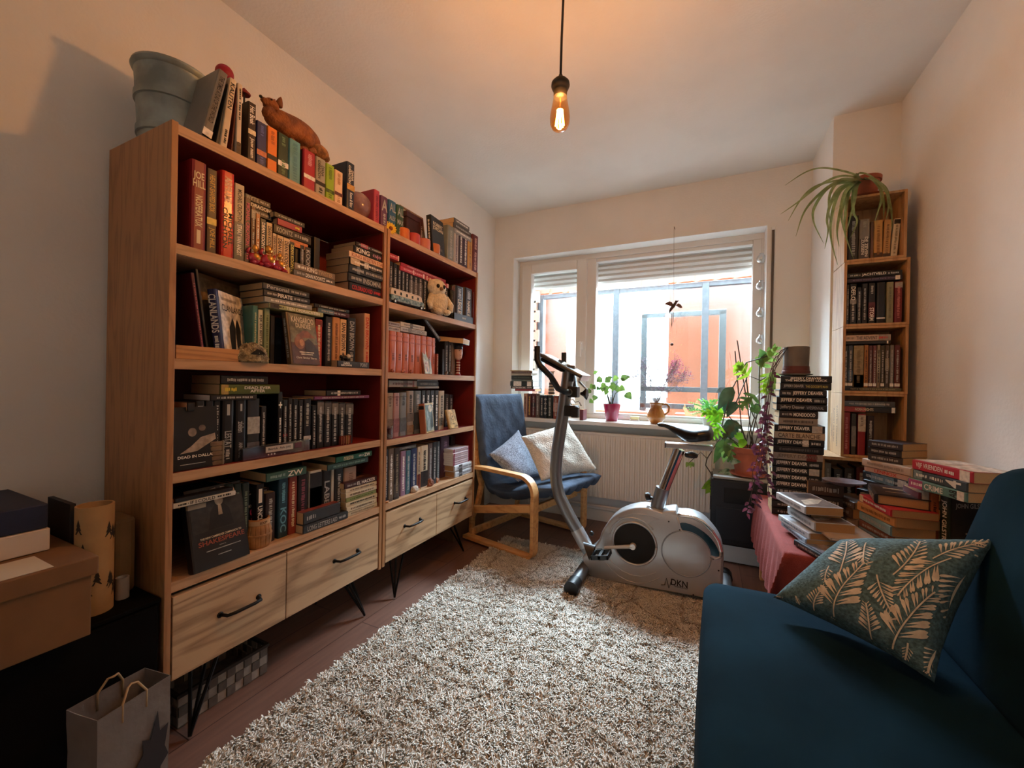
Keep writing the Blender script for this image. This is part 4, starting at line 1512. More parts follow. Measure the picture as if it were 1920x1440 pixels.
# --- tub-side upper shelf
w1 = 'tub-side upper shelf'
row(X1, ZA[1], w1, [
    (357, 387, 303, '#7d1a1c', 'wide dull red hardback', '^JOE/HILL;NOSFERATUX;^1', 'c', dict(hard=1, d=.17, tc='c') if 0 else dict(hard=1, d=.17)),
    (388, 407, 318, '#2c1c14', 'dark brown spine with gold lettering and a rose', 'HEART-SHAPED BOX;^ ;JOE HILL', 'g', dict(bands=((.34, .42, '#cdb04a'),))),
    (414, 439, 323, '#c22a18', 'shiny scarlet hardback', 'AIRFRAME;MICHAEL/CRICHTON', '#f0c0a0;k', dict(hard=1, d=.17, rough=.25, thigh=.75)),
    (439.5, 458.5, 346, '#b5a78e', 'cream and slate spine', 'MICHAEL CRICHTON;STAAT VAN ANGST', 'k;w', dict(bands=((.0, .5, '#59605c'),))),
    (459, 470, 371, '#3a1a22', 'dark spine with pink lettering', 'MICHAEL CRICHTON;~', 'p', {}),
    (470.5, 479, 388, '#4a1a18', 'maroon spine with silver lettering', '~;~~', 's', dict(bands=((.8, .95, '#8a857c'),))),
    (479.5, 487.5, 401, '#a96a3c', 'orange brown spine', '~;~', 'w', dict(bands=((.0, .3, '#6d2a20'),))),
    (488, 498.5, 411, '#22333a', 'dark teal spine', 'DEAN KOONTZ;~', 'w', {}),
    (499, 510, 418, '#c9ae84', 'cream spine behind the red gold figurines', 'DEAN KOONTZ;', 'k', {}),
    (511, 518, 438, '#caa67c', 'slim cream spine', 'DEAN KOONTZ;~', 'k', {}),
    (518.5, 530, 442, '#d2ae82', 'cream spine with a dark title', 'DEAN KOONTZ', 'k', {}),
    (530.5, 542, 447, '#d6b488', 'wide cream spine with bold dark lettering', 'DEAN KOONTZ', 'k', {}),
    (543, 552, 454, '#26231a', 'black spine with yellow green lettering', 'DEAN KOONTZ', '#c9c46a', {}),
    (553, 562, 457, '#141214', 'plain black spine', '', 'w', dict(sb=.01)),
    (562.5, 570.5, 460, '#1c1a1e', 'black spine with a grey label', '~', 's', dict(bands=((.5, .8, '#4a464c'),))),
    (571, 583, 464, '#161416', 'black spine with grey script', 'KOONTZ', 's', {}),
    (588, 600, 446, '#0f0e10', 'tall glossy black spine', '', 's', dict(sb=.01, d=.14)),
], d=.115)
zf = ZA[1] + .185
stack(X1 - .006, at(545, 460, x=X1).z, 'on the cream spines, tub-side upper shelf', [
    (513, 577, .024, '#3a2018', 'orange and black book', 'DEAN/KOONTZ;~~', 'w;#d97a3a', dict(bands=((.0, .55, '#c0703a'),))),
    (513, 583, .032, '#15100e', 'thick black book', 'KOONTZ;~~', 's'),
    (521, 566, .024, '#9c1c38', 'dark pink red book', '; ;~', 'y', dict(bands=((.12, .2, '#7d2a10'),))),
    (514, 571, .018, '#1d191c', 'slim black book', '~~~', 's')], d=.11)
stack(X1 - .03, at(480, 398, x=X1).z, 'above the brown spines, tub-side upper shelf', [
    (473, 512, .022, '#1a1718', 'black book behind the scarlet hardback', '~~', 's'),
    (466, 510, .020, '#262224', 'dark book with white lettering', 'DRAGON', 'w'),
    (460, 507, .020, '#3a3534', 'grey book near the board', 'BYTE;~', 's')], d=.10)
stack(X1 + .004, ZA[1], 'in the divider pile, tub-side upper shelf', [
    (655, 716, .039, '#1c1a1e', 'thick black book with red lettering', 'COLORADO KID;~', 'r'),
    (653, 723, .036, '#2a3038', 'slate blue book with large grey lettering', '~;INSOMNIA', 's'),
    (655, 722, .033, '#23282e', 'dark slate book with a pale face', '~;~~', 's', dict(bands=((.72, .8, '#6a7078'),))),
    (655, 723, .028, '#24221f', 'black and white striped book', '~~', 'w', dict(bands=((.74, .98, '#c9b294'), (.5, .62, '#b8b2a8'), (.3, .42, '#4d4a46')))),
    (654, 725, .026, '#e0bb96', 'peach book with brown lettering', 'KING;BEZETEN STAD', '#9c5a3c', dict(bands=())),
    (664, 721, .032, '#1f1b18', 'black book with a large white name', 'KING;cujo', 'w;#c98aa0'),
    (668, 721, .018, '#2d2320', 'slim dark book with a pink label', '~;~', 's', dict(bands=((.6, .85, '#a84a5a'),)))], d=.135)
stack(X1 + .006, ZA[1], 'in front of the black spines, tub-side upper shelf', [
    (551, 628, .0225, '#55504a', 'grey book with white lettering', '~;DEAN KOONTZ;~', 's;w;w'),
    (552, 628, .026, '#7d6c5e', 'taupe book with a white name', '~;KING;TWISTER', 'w;w;#b59a78')], d=.05 if 0 else .10)

# --- tub-side second shelf
w2 = 'tub-side second shelf'
row(XS - .20, ZA[2], w2, [
    (346, 366, 570, '#2a2624', 'dark wide spine with silver lettering, in the far corner', '^TO;^THE;~', 's', dict(hard=1, d=.1, h=.21))], d=.1)
row(X1 - .02, ZA[2] + .012, w2, [
    (357, 364, 512, '#4d1a2c', 'thin maroon book leaning', '~~', '#a85a6a', dict(hard=1, pb=(377, 386, 656), d=.17)),
    (366, 371, 505, '#1e1614', 'thin black album leaning', '', 's', dict(hard=1, pb=(388, 394, 658), d=.2))])
bk_ = at(372, 655, x=X1)
book('tall brown picture book leaning behind the white cover, tub-side second shelf', .016, .265, .19, '#7d6347', (X1 - .075, at(383, 600, x=X1 - .075).y, ZA[2] + .012), yaw=.40, lean=-.14, hard=1, cov=[('r', .05, .6, .95, .95, '#8f7a5c')])
book('white book showing two dark walking figures on its cover, tub-side second shelf', .026, .205, .145, '#22244e', (X1 - .004, at(413, 640, x=X1).y, ZA[2] + .0125), yaw=.58, lean=-.12, title='CLANLANDS;~', tc='w', thigh=.8, hard=1,
     cov=[('r', .01, .01, .99, .99, '#d9cdbc'), ('t', .08, .70, .95, .80, 'k', 'CLANLANDS'), ('r', .1, .86, .7, .90, '#a89a88'), ('r', .0, .0, 1, .12, '#6a5a4a'),
          ('p', 0, 0, 1, 1, '#1f1c1c', [(.30, .06), (.46, .06), (.50, .30), (.54, .46), (.50, .56), (.45, .62), (.40, .56), (.30, .46), (.28, .3)]), ('p', 0, 0, 1, 1, '#241f1d', [(.55, .06), (.74, .06), (.72, .3), (.76, .44), (.70, .55), (.64, .61), (.59, .55), (.55, .46)])])
row(X1 - .03, ZA[2], w2, [
    (473, 483, 573, '#3f746c', 'sea green cloth hardback', '~~~', '#a9b48a', dict(hard=1, d=.16)),
    (483.5, 492.5, 581, '#c9c6a8', 'pale spine with bold black lettering', 'KIJK EN BESTUUR;~', 'k', dict(bands=((.0, .35, '#2f4a38'),))),
    (495, 505.5, 579, '#8d9c74', 'light green tall spine', '~', '#5c6a48', dict(hard=1)),
    (507, 515, 592, '#16161a', 'black spine behind the outback paperback', '', 's', {}),
    (515.5, 529, 596, '#1b2029', 'dark blue spine behind the outback paperback', '', 's', dict(sb=.03)),
    (591, 604, 599, '#b23a20', 'orange red spine', '~~', 'c', dict(bands=((.85, .98, '#7d2a18'),))),
    (610, 622.5, 594, '#1e222c', 'dark navy spine', '~~', 's', {}),
    (623.3, 637, 595, '#c78a4c', 'tan orange spine', '~~', '#7a4a20', {}),
    (637.5, 649.5, 599, '#d9b07c', 'cream tan spine with a black name', 'DAN BROWN;~', 'k', {}),
    (651, 667, 596, '#14161a', 'black spine with grey lettering', 'DAN BROWN;~', 's', {}),
    (683, 693, 588, '#d2a080', 'pinkish cream spine with red lettering', 'DAN BROWN;~', 'r', dict(d=.14)),
], d=.12)
book('outback paperback facing out with a kangaroo and a hatted man, tub-side second shelf', .022, .185, .125, '#5a4630', (X1 + .012, at(537, 650, x=X1).y + .004, ZA[2] + .001), yaw=.10, lean=-.17, title='~~', tc='s',
     cov=[('r', .01, .4, .99, .99, '#7d7352'), ('r', .01, .01, .99, .42, '#5a3520'), ('p', 0, 0, 1, 1, '#8a5230', [(.2, .56), (.36, .62), (.48, .68), (.66, .68), (.8, .61), (.94, .55), (.7, .54), (.45, .53)]), ('p', 0, 0, 1, 1, '#3b2a1c', [(.5, .2), (.95, .12), (.98, .3), (.8, .46), (.66, .52), (.5, .46)]),
          ('e', .12, .3, .5, .56, '#8f5c38'), ('e', .3, .36, .46, .5, '#c08a5c'), ('t', .08, .82, .92, .94, 'c', 'KANGAROO'), ('t', .22, .72, .78, .81, 'c', 'DUNDEE'), ('t', .12, .10, .88, .15, 'c', "Chris 'Brolga' Barns"), ('r', .3, .19, .75, .21, 'c'), ('r', .25, .23, .8, .25, 'c')])
stack(X1 - .012, at(500, 576, x=X1).z + .002, 'on the pale spines, tub-side second shelf', [
    (505, 606, .017, '#a5a878', 'pale olive book with white lettering', '~;TIEN OPDRACHTEN', 'k;w', dict(bands=((.84, .99, '#3a332c'),))),
    (496, 585, .020, '#8f8f8a', 'grey white book', '~~', 'w'),
    (494, 581, .022, '#22242a', 'black book with a white title', '~;PIRATE;~~', 's;w;s'),
    (493, 580, .022, '#33373a', 'charcoal book with script lettering', 'Personal;~~', 's')], d=.13)
stack(X1 - .02, at(620, 590, x=X1).z + .003, 'on the tan spines, tub-side second shelf', [
    (594, 655, .018, '#4a1d24', 'maroon and pale blue book', '~', 's', dict(bands=((.5, .98, '#54707f'),))),
    (590, 655, .016, '#1a1a1e', 'slim black book', '~~', 's')], d=.12)
stack(X1 + .006, ZA[2], 'under the little black and white figurine, tub-side second shelf', [(634, 692, .027, '#30343a', 'dark grey book', 'DAN/BROWN; ;POINT', 'w;w;s', dict(d=.10))], jit=0)

# --- tub-side third shelf
w3 = 'tub-side third shelf'
row(X1 - .015, ZA[3], w3, [
    (366, 383, 752, '#131113', 'black spine with grey lettering', 'NICK STOKES;~', 's', dict(hard=1)),
    (384.5, 400, 752, '#17161a', 'black spine with thin lettering', '~~~', 's', dict(hard=1)),
    (401, 413, 750, '#141417', 'narrow black hardback spine', '~;~', 's', {}),
    (415, 438, 750, '#121114', 'wide black hardback', '^I; ;LESTAT;~', 's', dict(hard=1)),
    (440, 461, 750, '#131216', 'black hardback with a flowing title', '^I; ;zielen; ;ANNE RICE', 's', dict(hard=1)),
    (463, 487, 748, '#26282c', 'dark spine with a black and white photograph', '', 's', dict(bands=((.42, .70, '#a5a49c', 'spine_picture'), (.12, .28, '#5a5a62')))),
    (489, 499, 762, '#101013', 'black spine in shadow', '~', 's', {}),
    (521, 529.5, 735, '#121014', 'tall black spine with a silver dagger', '^+;~~~', 'w', {}),
    (530.3, 539, 750, '#171115', 'black spine with a dark red dot', '~~~', 's', dict(bands=((.32, .37, '#7d2a2a'),))),
    (540, 548, 746, '#1d1412', 'dark brown black spine', '~~', 's', {}),
    (549, 558.5, 748, '#141216', 'black spine with small lettering', '~~', 's', {}),
    (559, 568, 750, '#121114', 'black spine with grey script', '~~~', 's', {}),
    (569, 583, 748, '#161418', 'black spine with a white moon', '~~;', 's', dict(bands=((.2, .28, '#b8b4ac'),))),
    (585, 593, 760, '#131116', 'short black spine', '~', 's', {}),
    (594, 607, 752, '#100f12', 'black comic spine with a grey picture', '~', 's', dict(bands=((.72, .97, '#6d6862', 'spine_picture'),))),
    (607.7, 621, 753, '#110f13', 'black comic spine with a pale mask', '~', 's', dict(bands=((.72, .97, '#55504c', 'spine_picture'),))),
    (621.5, 634, 754, '#100f13', 'black comic spine with a striped picture', '~', 's', dict(bands=((.72, .97, '#78726a', 'spine_picture'),))),
    (634.5, 647, 755, '#110f12', 'black comic spine with a dim picture', '~', 's', dict(bands=((.72, .97, '#4e4a46', 'spine_picture'),))),
    (647.5, 662, 756, '#100e12', 'last black comic spine', '~', 's', dict(bands=((.72, .97, '#66605a', 'spine_picture'),))),
], d=.12)
book('black paperback facing out with two pale figures, in the tub-side corner of the third shelf', .024, .178, .115, '#131113', (X1 - .012, .597, ZA[3] + .001), yaw=.01, lean=-.06, title='',
     cov=[('e', .30, .52, .50, .66, '#8f7a68'), ('e', .55, .60, .72, .70, '#6d5a4c'), ('p', 0, 0, 1, 1, '#a99684', [(.1, .26), (.35, .36), (.6, .5), (.95, .55), (.97, .45), (.75, .37), (.5, .28)]), ('t', .05, .18, .92, .225, 'w', 'DEAD IN DALLAS'), ('r', .1, .08, .7, .09, 's')])
stack(X1 - .002, at(370, 772, x=X1).z + .002, 'over the facing cover, tub-side third shelf', [
    (352, 365, .026, '#1a181a', 'short dark book with cream pages', '', 's', dict(d=.12))], d=.12, jit=0)
stack(X1 - .01, at(430, 752, x=X1).z + .001, 'on the black spines, tub-side third shelf', [
    (395, 481, .018, '#1b181a', 'black book with white pages', '~~~', 's', dict(pages='w', d=.15)),
    (413, 524, .032, '#4e5c26', 'olive green book', '~;DEAD EVER/AFTER', 'y;w', dict(bands=((.88, .99, '#a58a4a'),), d=.16)),
    (414, 502, .028, '#161418', 'thick black book under the board', '~~', 's', dict(d=.16))], jit=.002)
stack(X1 - .012, at(600, 756, x=X1).z + .012, 'on the comic spines, tub-side third shelf', [
    (590, 692, .013, '#6d3560', 'slim purple magazine', '~', 's', dict(sb=.0)),
    (612, 676, .022, '#1d1b1e', 'black book with a white band', '~', 's', dict(bands=((.62, .7, 'w'),), sb=.01))], d=.13)

# --- tub-side lowest shelf
w4 = 'tub-side lowest shelf'
row(X1 - .03, ZA[4], w4, [
    (421, 437, 908, '#1b2a24', 'dark green hardback', '~', '#6a7a68', dict(hard=1)),
    (438, 452, 907, '#17251f', 'very dark green hardback', '~', '#6a7a68', dict(hard=1)),
    (453, 467, 906, '#1d2b2a', 'dark blue green hardback', '~', '#6a7a68', dict(hard=1)),
    (480, 495, 908, '#151214', 'black spine with white lettering', "^I;UNCLE TOM'S", 'w', {}),
    (497, 516, 924, '#33201c', 'dark brown spine behind the barrel mug', '~', 's', {}),
    (522, 540, 896, '#1c3d4c', 'deep blue spine with a light blue name', '~;KOC', '#6aa0b4', {}),
    (541.5, 557, 890, '#8c3626', 'brick red spine', '~~', 'c', {}),
    (558, 577, 886, '#1d1416', 'black spine with dark pink lettering', '~~', '#8a4a58', {}),
    (580, 603, 882, '#c2bcae', 'white spine with a black panel', '', 's', dict(bands=((.02, .96, '#1c1a1a'), (.3, .7, '#3b3834')))),
    (605, 620, 880, '#151315', 'black spine with bold grey lettering', 'LABEL', 's', {}),
    (620.8, 626, 878, '#b4ada0', 'slim whitish spine', '', 's', {}),
    (627, 643, 878, '#191617', 'black spine with script', '~~', 's', {}),
    (645, 668, 876, '#a98a76', 'wide pinkish beige spine', '~', '#7a5a48', {}),
], d=.12)
stack(X1 - .008, at(570, 893, x=X1).z + .004, 'under the third board, tub-side lowest shelf', [
    (500, 574, .030, '#3c645c', 'grey teal book with white letters', '~;ZW', '#88a39a;w', dict(d=.15))], jit=0)
stack(X1 - .004, at(636, 880, x=X1).z + .002, 'above the beige spine, tub-side lowest shelf', [
    (614, 690, .024, '#26443f', 'dark teal book', '~', '#6a8a80', dict(d=.15)),
    (630, 697, .024, '#1c5a46', 'bright green book', 'AGATHA/CHRISTIE;~;ZW', 'c;s;w', dict(d=.15))], jit=0)
stack(X1 - .006, at(385, 945, x=X1).z + .004, 'above the stage portrait book, tub-side lowest shelf', [
    (325, 441, .016, '#cfcabd', 'long white spine', '~;IF I COULD;~~', 'k', dict(d=.16, pages='w')),
    (328, 436, .012, '#1d1a1c', 'slim black book', '', 's', dict(d=.15))], jit=0)
stack(X1 - .012, at(372, 957, x=X1).z, 'behind the stage portrait book, tub-side lowest shelf', [(352, 386, .016, '#8b8578', 'grey book', '', 's', dict(d=.12))], jit=0)
book('large dark book facing out with a stage portrait, leaning on the tub-side lowest shelf', .030, .235, .158, '#1e1b1c', (X1 + .008, at(351, 1080, x=X1).y + .006, ZA[4] + .001), yaw=.03, lean=-.24, title='', hard=0,
     cov=[('r', .01, .45, .99, .99, '#2c2723'), ('p', 0, 0, 1, 1, '#151213', [(.3, .46), (.78, .46), (.72, .68), (.6, .78), (.48, .78), (.36, .68)]), ('e', .46, .74, .62, .87, '#b8a48c'), ('p', 0, 0, 1, 1, '#b39f88', [(.22, .83), (.28, .95), (.5, .975), (.52, .955), (.33, .92), (.27, .82)]), ('p', 0, 0, 1, 1, '#b39f88', [(.58, .955), (.6, .975), (.84, .95), (.90, .84), (.85, .83), (.8, .92)]),
          ('p', 0, 0, 1, 1, '#9c8a76', [(.5, .62), (.58, .62), (.57, .74), (.51, .74)]), ('t', .12, .36, .9, .385, 'c', 'THE NEW CAMBRIDGE COMPANION TO'), ('t', .08, .285, .95, .345, '#9c4a32', 'SHAKESPEARE'), ('t', .42, .24, .6, .255, 's', 'Edited by'), ('r', .2, .205, .85, .215, 's'), ('r', .4, .13, .65, .14, 's')])
book('black and pink paperback facing out with 1984 on its cover, tub-side lowest shelf', .036, .180, .112, '#7d2a34', (X1 - .062, at(437, 1020, x=X1 - .05).y + .012, ZA[4] + .001), yaw=.10, lean=-.06, title='',
     cov=[('r', .0, .0, 1, 1, '#17141a'), ('r', .04, .94, .96, .965, '#a89c94'), ('r', .04, .4, .07, .94, '#a89c94'), ('r', .93, .4, .96, .94, '#a89c94'), ('t', .25, .70, .80, .77, 'w', 'GEORGE ORWELL'), ('t', .22, .46, .82, .68, '#c83a68', '1984'), ('e', .2, .12, .75, .36, '#7d3a34'), ('e', .3, .2, .55, .32, '#c0a090')])
stack(X1 + .006, ZA[4], 'of the pair beside the barrel mug', [
    (569, 652, .030, '#2b2d30', 'charcoal book with long grey lettering', 'LONG LETTERS LAID;~', 's', dict(d=.12, sb=-.006)),
    (570, 637, .044, '#34373a', 'thick dark book with a brick red cover', '~; ; ', 's', dict(d=.125, cov=[('r', 0, 0, 1, 1, '#8c3a2a'), ('e', .2, .35, .8, .75, '#33261c'), ('e', .35, .45, .65, .65, '#8a7348')]))], jit=0)
stack(X1 + .0, ZA[4], 'of the pale pile, tub-side lowest shelf', [
    (651, 707, .020, '#c9b593', 'cream book', '~~', '#8a7a60'),
    (650, 706, .022, '#d0bf9f', 'ivory book', '~~~', '#6a5a48'),
    (649, 707, .020, '#cbb894', 'cream book with dark lettering', '~~', 'k'),
    (649, 705, .017, '#8a9458', 'light green book', '~~', '#4c5628'),
    (649, 706, .020, '#d2c2a4', 'white cream book', '~~~', '#6a5a48'),
    (648, 706, .017, '#cdbb9c', 'beige book', '~~', '#6a5a48'),
    (646, 707, .024, '#3c1c1e', 'dark red brown book', '~;EL HACKER', 's;w', dict(cov=[('r', .05, .05, .95, .95, '#4a2522'), ('r', .2, .2, .4, .8, '#7d5a4c')]))], d=.14)
# --- chair-side upper shelf
v1 = 'chair-side upper shelf'
blacks = [(729, 736.5, 490), (737, 744.5, 494), (745, 752, 498), (752.5, 759, 501), (759.5, 766, 505), (766.5, 775, 508), (775.5, 783, 512), (783.5, 792, 515), (792.5, 800, 520), (800.5, 807.5, 524), (808, 815.5, 528), (816, 823.5, 531), (824, 831, 535), (831.5, 840, 539)]
row(X1 - .03, ZB[1], v1, [(a, c, t, ('#17141a', '#1b181a', '#141216')[k % 3], ('black spine with silver lettering', 'black spine with a grey photograph', 'black spine with a white dot and lettering', 'plain dark spine')[0 if k < 5 else 1 if k < 8 else 2 if k < 12 else 3], ('~~~', '~', '~~', '~')[0 if k < 5 else 1 if k < 8 else 2 if k < 12 else 3], 's',
                           dict(bands=((.35, .75, '#57504a', 'spine_picture'),)) if 5 <= k < 8 else dict(bands=((.93, .97, 'w'),)) if 8 <= k < 12 else {}) for k, (a, c, t) in enumerate(blacks)], d=.12)
row(X1 - .006, ZB[1] + .004, v1, [(851, 867, 537, '#211c17', 'tall boxed hardback with gothic lettering, beside its twin', '~;LEGLESS', 's;c', dict(hard=1, d=.15, label='boxed black hardback with gothic lettering, nearer the plush owl, chair-side upper shelf')),
                               (868, 884, 541, '#1d1a17', 'boxed hardback', '~;NAMELESS', 's;c', dict(hard=1, d=.15, label='boxed black hardback with gothic lettering, touching the side panel, chair-side upper shelf'))])
ps, pe_ = at(849.5, 590, x=X1).y, at(885.5, 590, x=X1).y
sc_ = thing('book_slipcase', 'dark slipcase with clear sides holding two gothic hardbacks, chair-side upper shelf', 'slipcase', (X1 - .08, (ps + pe_) / 2, ZB[1]))
b = MB()
b.box(X1 - .16, X1 + .008, ps, pe_, ZB[1] + .0005, ZB[1] + .0035)
b.build('bottom', mat('#1d1a17', .5), sc_)
b = MB()
b.box(X1 + .005, X1 + .008, ps, pe_, ZB[1] + .003, ZB[1] + .040)
b.build('front_lip', mat('#1f1b18', .5), sc_)
for yy in (ps, pe_ - .0012):
    MB().box(X1 - .16, X1 + .008, yy, yy + .0012, ZB[1] + .003, ZB[1] + .2).build('clear_side', glassy(gloss=.25, rough=.05, name='clear_plastic'), sc_)
text(sc_, 'DE BOXSET', '#c9b890', MT(V(X1 + .0087, (ps + pe_) / 2, ZB[1] + .02) - V(*sc_.location)) @ Matrix(((0, 0, 1, 0), (1, 0, 0, 0), (0, 1, 0, 0), (0, 0, 0, 1))), .04, .01, 'lettering')
stack(X1 - .026, at(760, 497, x=X1 - .03).z + .002, 'on the row of black spines, chair-side upper shelf', [
    (729, 748, .026, '#b02a3c', 'short red book', '~~', '#e0a0a0', dict(bands=((.0, .12, '#e8c0b8'),)))], d=.12, jit=0)
zq = at(785, 522, x=X1 - .03).z + .004
stack(X1 - .024, zq, 'on the row of black spines, chair-side upper shelf', [
    (750, 796, .024, '#b32b3e', 'red book with pale lettering', '~~', '#e0a0a0', dict(bands=((.0, .07, '#e8c0b8'), (.45, .5, '#e8c0b8'))))], d=.12, jit=0)
stack(X1 - .024, zq, 'at the window end, chair-side upper shelf', [
    (797, 841, .024, '#b8303e', 'red book with a numeral', '~~~', '#e0a0a0', dict(bands=((.0, .07, '#e8c0b8'), (.9, .94, '#e8c0b8')))),
    (752, 836, .018, '#9c2436', 'darker red long book', '~~~~', '#c98a90', {})], d=.12, jit=0)

# --- chair-side second shelf
v2 = 'chair-side second shelf'
sal = [(724, 729, 620), (729.5, 742, 621), (742.4, 753.6, 623), (754, 765.6, 625), (766, 776.6, 627), (777, 787.6, 629), (788, 798, 630), (798.4, 808.6, 632), (809, 815, 634)]
row(X1 - .012, ZB[2], v2, [(a, c, t, '#bd6b4c', 'salmon cloth spine with a dark seal', ' ; ;~; ', '#6a3a28', dict(hard=1, bands=((.76, .79, '#a8583c'), (.88, .91, '#a8583c')))) for a, c, t in sal], d=.13)
row(X1 - .04, ZB[2], v2, [(829, 833, 655, '#1a181a', 'black spine', '', 's', dict(label='slim black spine behind the brick red book, chair-side second shelf')),
                       (834, 840, 640, '#1c1a1c', 'black spine', '~', 's', dict(label='tall black spine with grey lettering beside the pirate egg cup, chair-side second shelf')),
                       (840.5, 846, 640, '#17161a', 'black spine', '~', 's', dict(label='darkest spine touching a brown grey one, chair-side second shelf')),
                       (847, 854, 642, '#7a6a5c', 'brown', '', 's', dict(label='brown grey spine right behind the pirate egg cup, chair-side second shelf'))], d=.12)
ys_ = at(800, 690, x=X1 + .0).y
book('small cream picture book facing out, in front of the salmon spines', .012, .118, .078, '#7d4a2c', (X1 + .004, at(790, 690, x=X1).y + .012, ZB[2] + .001), yaw=.10, lean=-.16, title='', hard=1,
     cov=[('r', 0, 0, 1, 1, '#b5b592'), ('e', .15, .62, .5, .9, '#8f9474'), ('r', .06, .08, .62, .55, '#c9a678'), ('t', .15, .42, .55, .48, '#7d3a24', 'MOOI'), ('r', .1, .33, .6, .34, '#5a4630'), ('p', 0, 0, 1, 1, '#2c2a24', [(.3, .1), (.42, .1), (.39, .3), (.36, .32), (.33, .3)]), ('p', 0, 0, 1, 1, '#8a8d78', [(.72, .3), (.95, .2), (.9, .7), (.8, .8)])])
book('slim brick red book standing beside the small cream picture book', .014, .112, .07, '#8c3b28', (X1 - .004, at(820, 700, x=X1).y + .005, ZB[2] + .001), yaw=PI / 2 - .1, title='~', tc='c')
stack(X1 - .012, at(735, 622, x=X1).z + .004, 'on salmon spines by the divider, chair-side second shelf', [
    (724, 750, .024, '#aaa39c', 'grey book with a dark title', '~~', '#4a3a40'),
    (723, 750, .022, '#a19a98', 'pale lilac grey book', '~~', '#5a4a58')], d=.13, jit=.001)
stack(X1 - .012, at(775, 627, x=X1).z + .006, 'on salmon spines toward the window, chair-side second shelf', [
    (751, 800, .024, '#b3b0aa', 'pale book with large grey lettering', '~;WATERBOEK', '#6a6660', dict(bands=((.6, .72, '#77736e'),))),
    (751, 796, .024, '#bdbab2', 'whitish book with a dark roundel', '~~', '#77736e', dict(bands=((.52, .62, '#4a4644'),)))], d=.13, jit=.001)
zb2 = ZB[2] + .205
yb2 = at(818, 620, x=X1 - .02).y
book('black paperback lying tilted against the shelf above, chair-side second shelf', .024, .19, .125, '#1f2024', (X1 - .04, yb2 + .065, ZB[2] + .195), yaw=PI / 2, flat=1, tip=.62, title='~~', tc='s')
book('dark book with cream page ends lying on black spines, chair-side second shelf', .030, .15, .12, '#1d1c20', (X1 - .13, at(852, 630, x=X1 - .05).y + .03, ZB[2] + .215), yaw=PI + .25, flat=1, tip=-.10, title='')

# --- chair-side third shelf
v3 = 'chair-side third shelf'
row(X1 - .03, ZB[3], v3, [
    (724, 736, 737, '#9c8a74', 'beige brown hardback with a darker base', '~; ;', '#5a4636', dict(hard=1, bands=((.1, .42, '#77604c'), (.9, .92, '#6a5540')))),
    (736.5, 748, 737, '#a87f7c', 'dusty pink hardback', '~; ;', '#6a3a3c', dict(hard=1, bands=((.1, .42, '#8a5a5c'), (.9, .92, '#7a4a4c')))),
    (748.5, 761, 736, '#7f8688', 'blue grey hardback', '~; ;', '#3c4448', dict(hard=1, bands=((.1, .42, '#596064'), (.9, .92, '#4a5256')))),
    (762, 774.5, 733, '#97897a', 'tall grey beige hardback with black lettering', '~~;', 'k', dict(hard=1, bands=((.05, .22, '#8a6a4a'), (.3, .5, '#6a6058')))),
    (775, 788, 733, '#5c6668', 'slate hardback with dark figures', '~;', 's', dict(hard=1, bands=((.1, .5, '#2c3234'),))),
    (790, 797, 732, '#131316', 'first of the matching black spines with white lettering', '~~', 'w', dict(label='black spine with white lettering, deepest behind the gilt framed book')),
    (798, 806, 732, '#151518', 'b', '~~', 'w', dict(label='black spine with white lettering, above the pale sticker of the gilt book')),
    (806.5, 814, 732, '#131316', 'b', '~~', 'w', dict(label='black spine with white lettering, third from the slate hardback')),
    (814.5, 822, 732, '#151418', 'b', '~~', 'w', dict(label='black spine with white lettering, touching the cream thriller spine')),
    (822.5, 832.5, 733, '#b5a48a', 'cream spine with black lettering', '~~', 'k', dict(bands=((.1, .3, '#6a5f4c'),))),
    (834, 841, 739, '#2a2022', 'dark spine with grey lettering', '~', 's', dict(sb=.06)),
    (841.5, 849, 740, '#241c20', 'dark plum spine', '~', 's', dict(sb=.06)),
], d=.125)
book('gilt framed book facing out with a pale round sticker, chair-side third shelf', .034, .155, .105, '#a35f40', (X1 + .002, at(789, 800, x=X1).y + .016, ZB[3] + .001), yaw=.22, lean=-.10, title='', hard=0, pages='c',
     cov=[('r', 0, 0, 1, 1, '#c9ad6a'), ('r', .05, .045, .95, .94, '#5c7270'), ('p', 0, 0, 1, 1, '#8c9c98', [(.2, .06), (.55, .06), (.5, .4), (.35, .7), (.2, .8)]), ('p', 0, 0, 1, 1, '#3c4c4c', [(.6, .2), (.94, .1), (.94, .6), (.75, .7)]), ('e', .4, .68, .85, .93, '#d8c9a8'), ('p', 0, 0, 1, 1, '#a8a898', [(.5, .05), (.95, .05), (.95, .18), (.7, .14)])], bands=((.8, .92, 'k'),))
book('small gold book with embossed spirals leaning near the side panel, chair-side third shelf', .014, .112, .072, '#c09a58', (X1 + .0, at(842, 800, x=X1).y + .004, ZB[3] + .0012), yaw=-.12, lean=-.30, title='', hard=1,
     cov=[('r', .03, .03, .97, .97, '#cba866'), ('e', .25, .42, .75, .82, '#b08a48'), ('e', .33, .49, .67, .75, '#d8b878'), ('e', .42, .56, .58, .68, '#8a6a34'), ('r', .3, .22, .6, .25, '#4a3418'), ('r', .65, .1, .95, .13, '#4a3418')])
stack(X1 - .02, at(760, 731, x=X1).z + .012, 'on the tall hardbacks, chair-side third shelf', [(729, 781, .034, '#a3958a', 'patterned grey and red book', '~~~', '#6a3a38', dict(bands=((.35, .5, '#5c5450'), (.1, .16, '#8a4a44'))))], d=.13, jit=0)
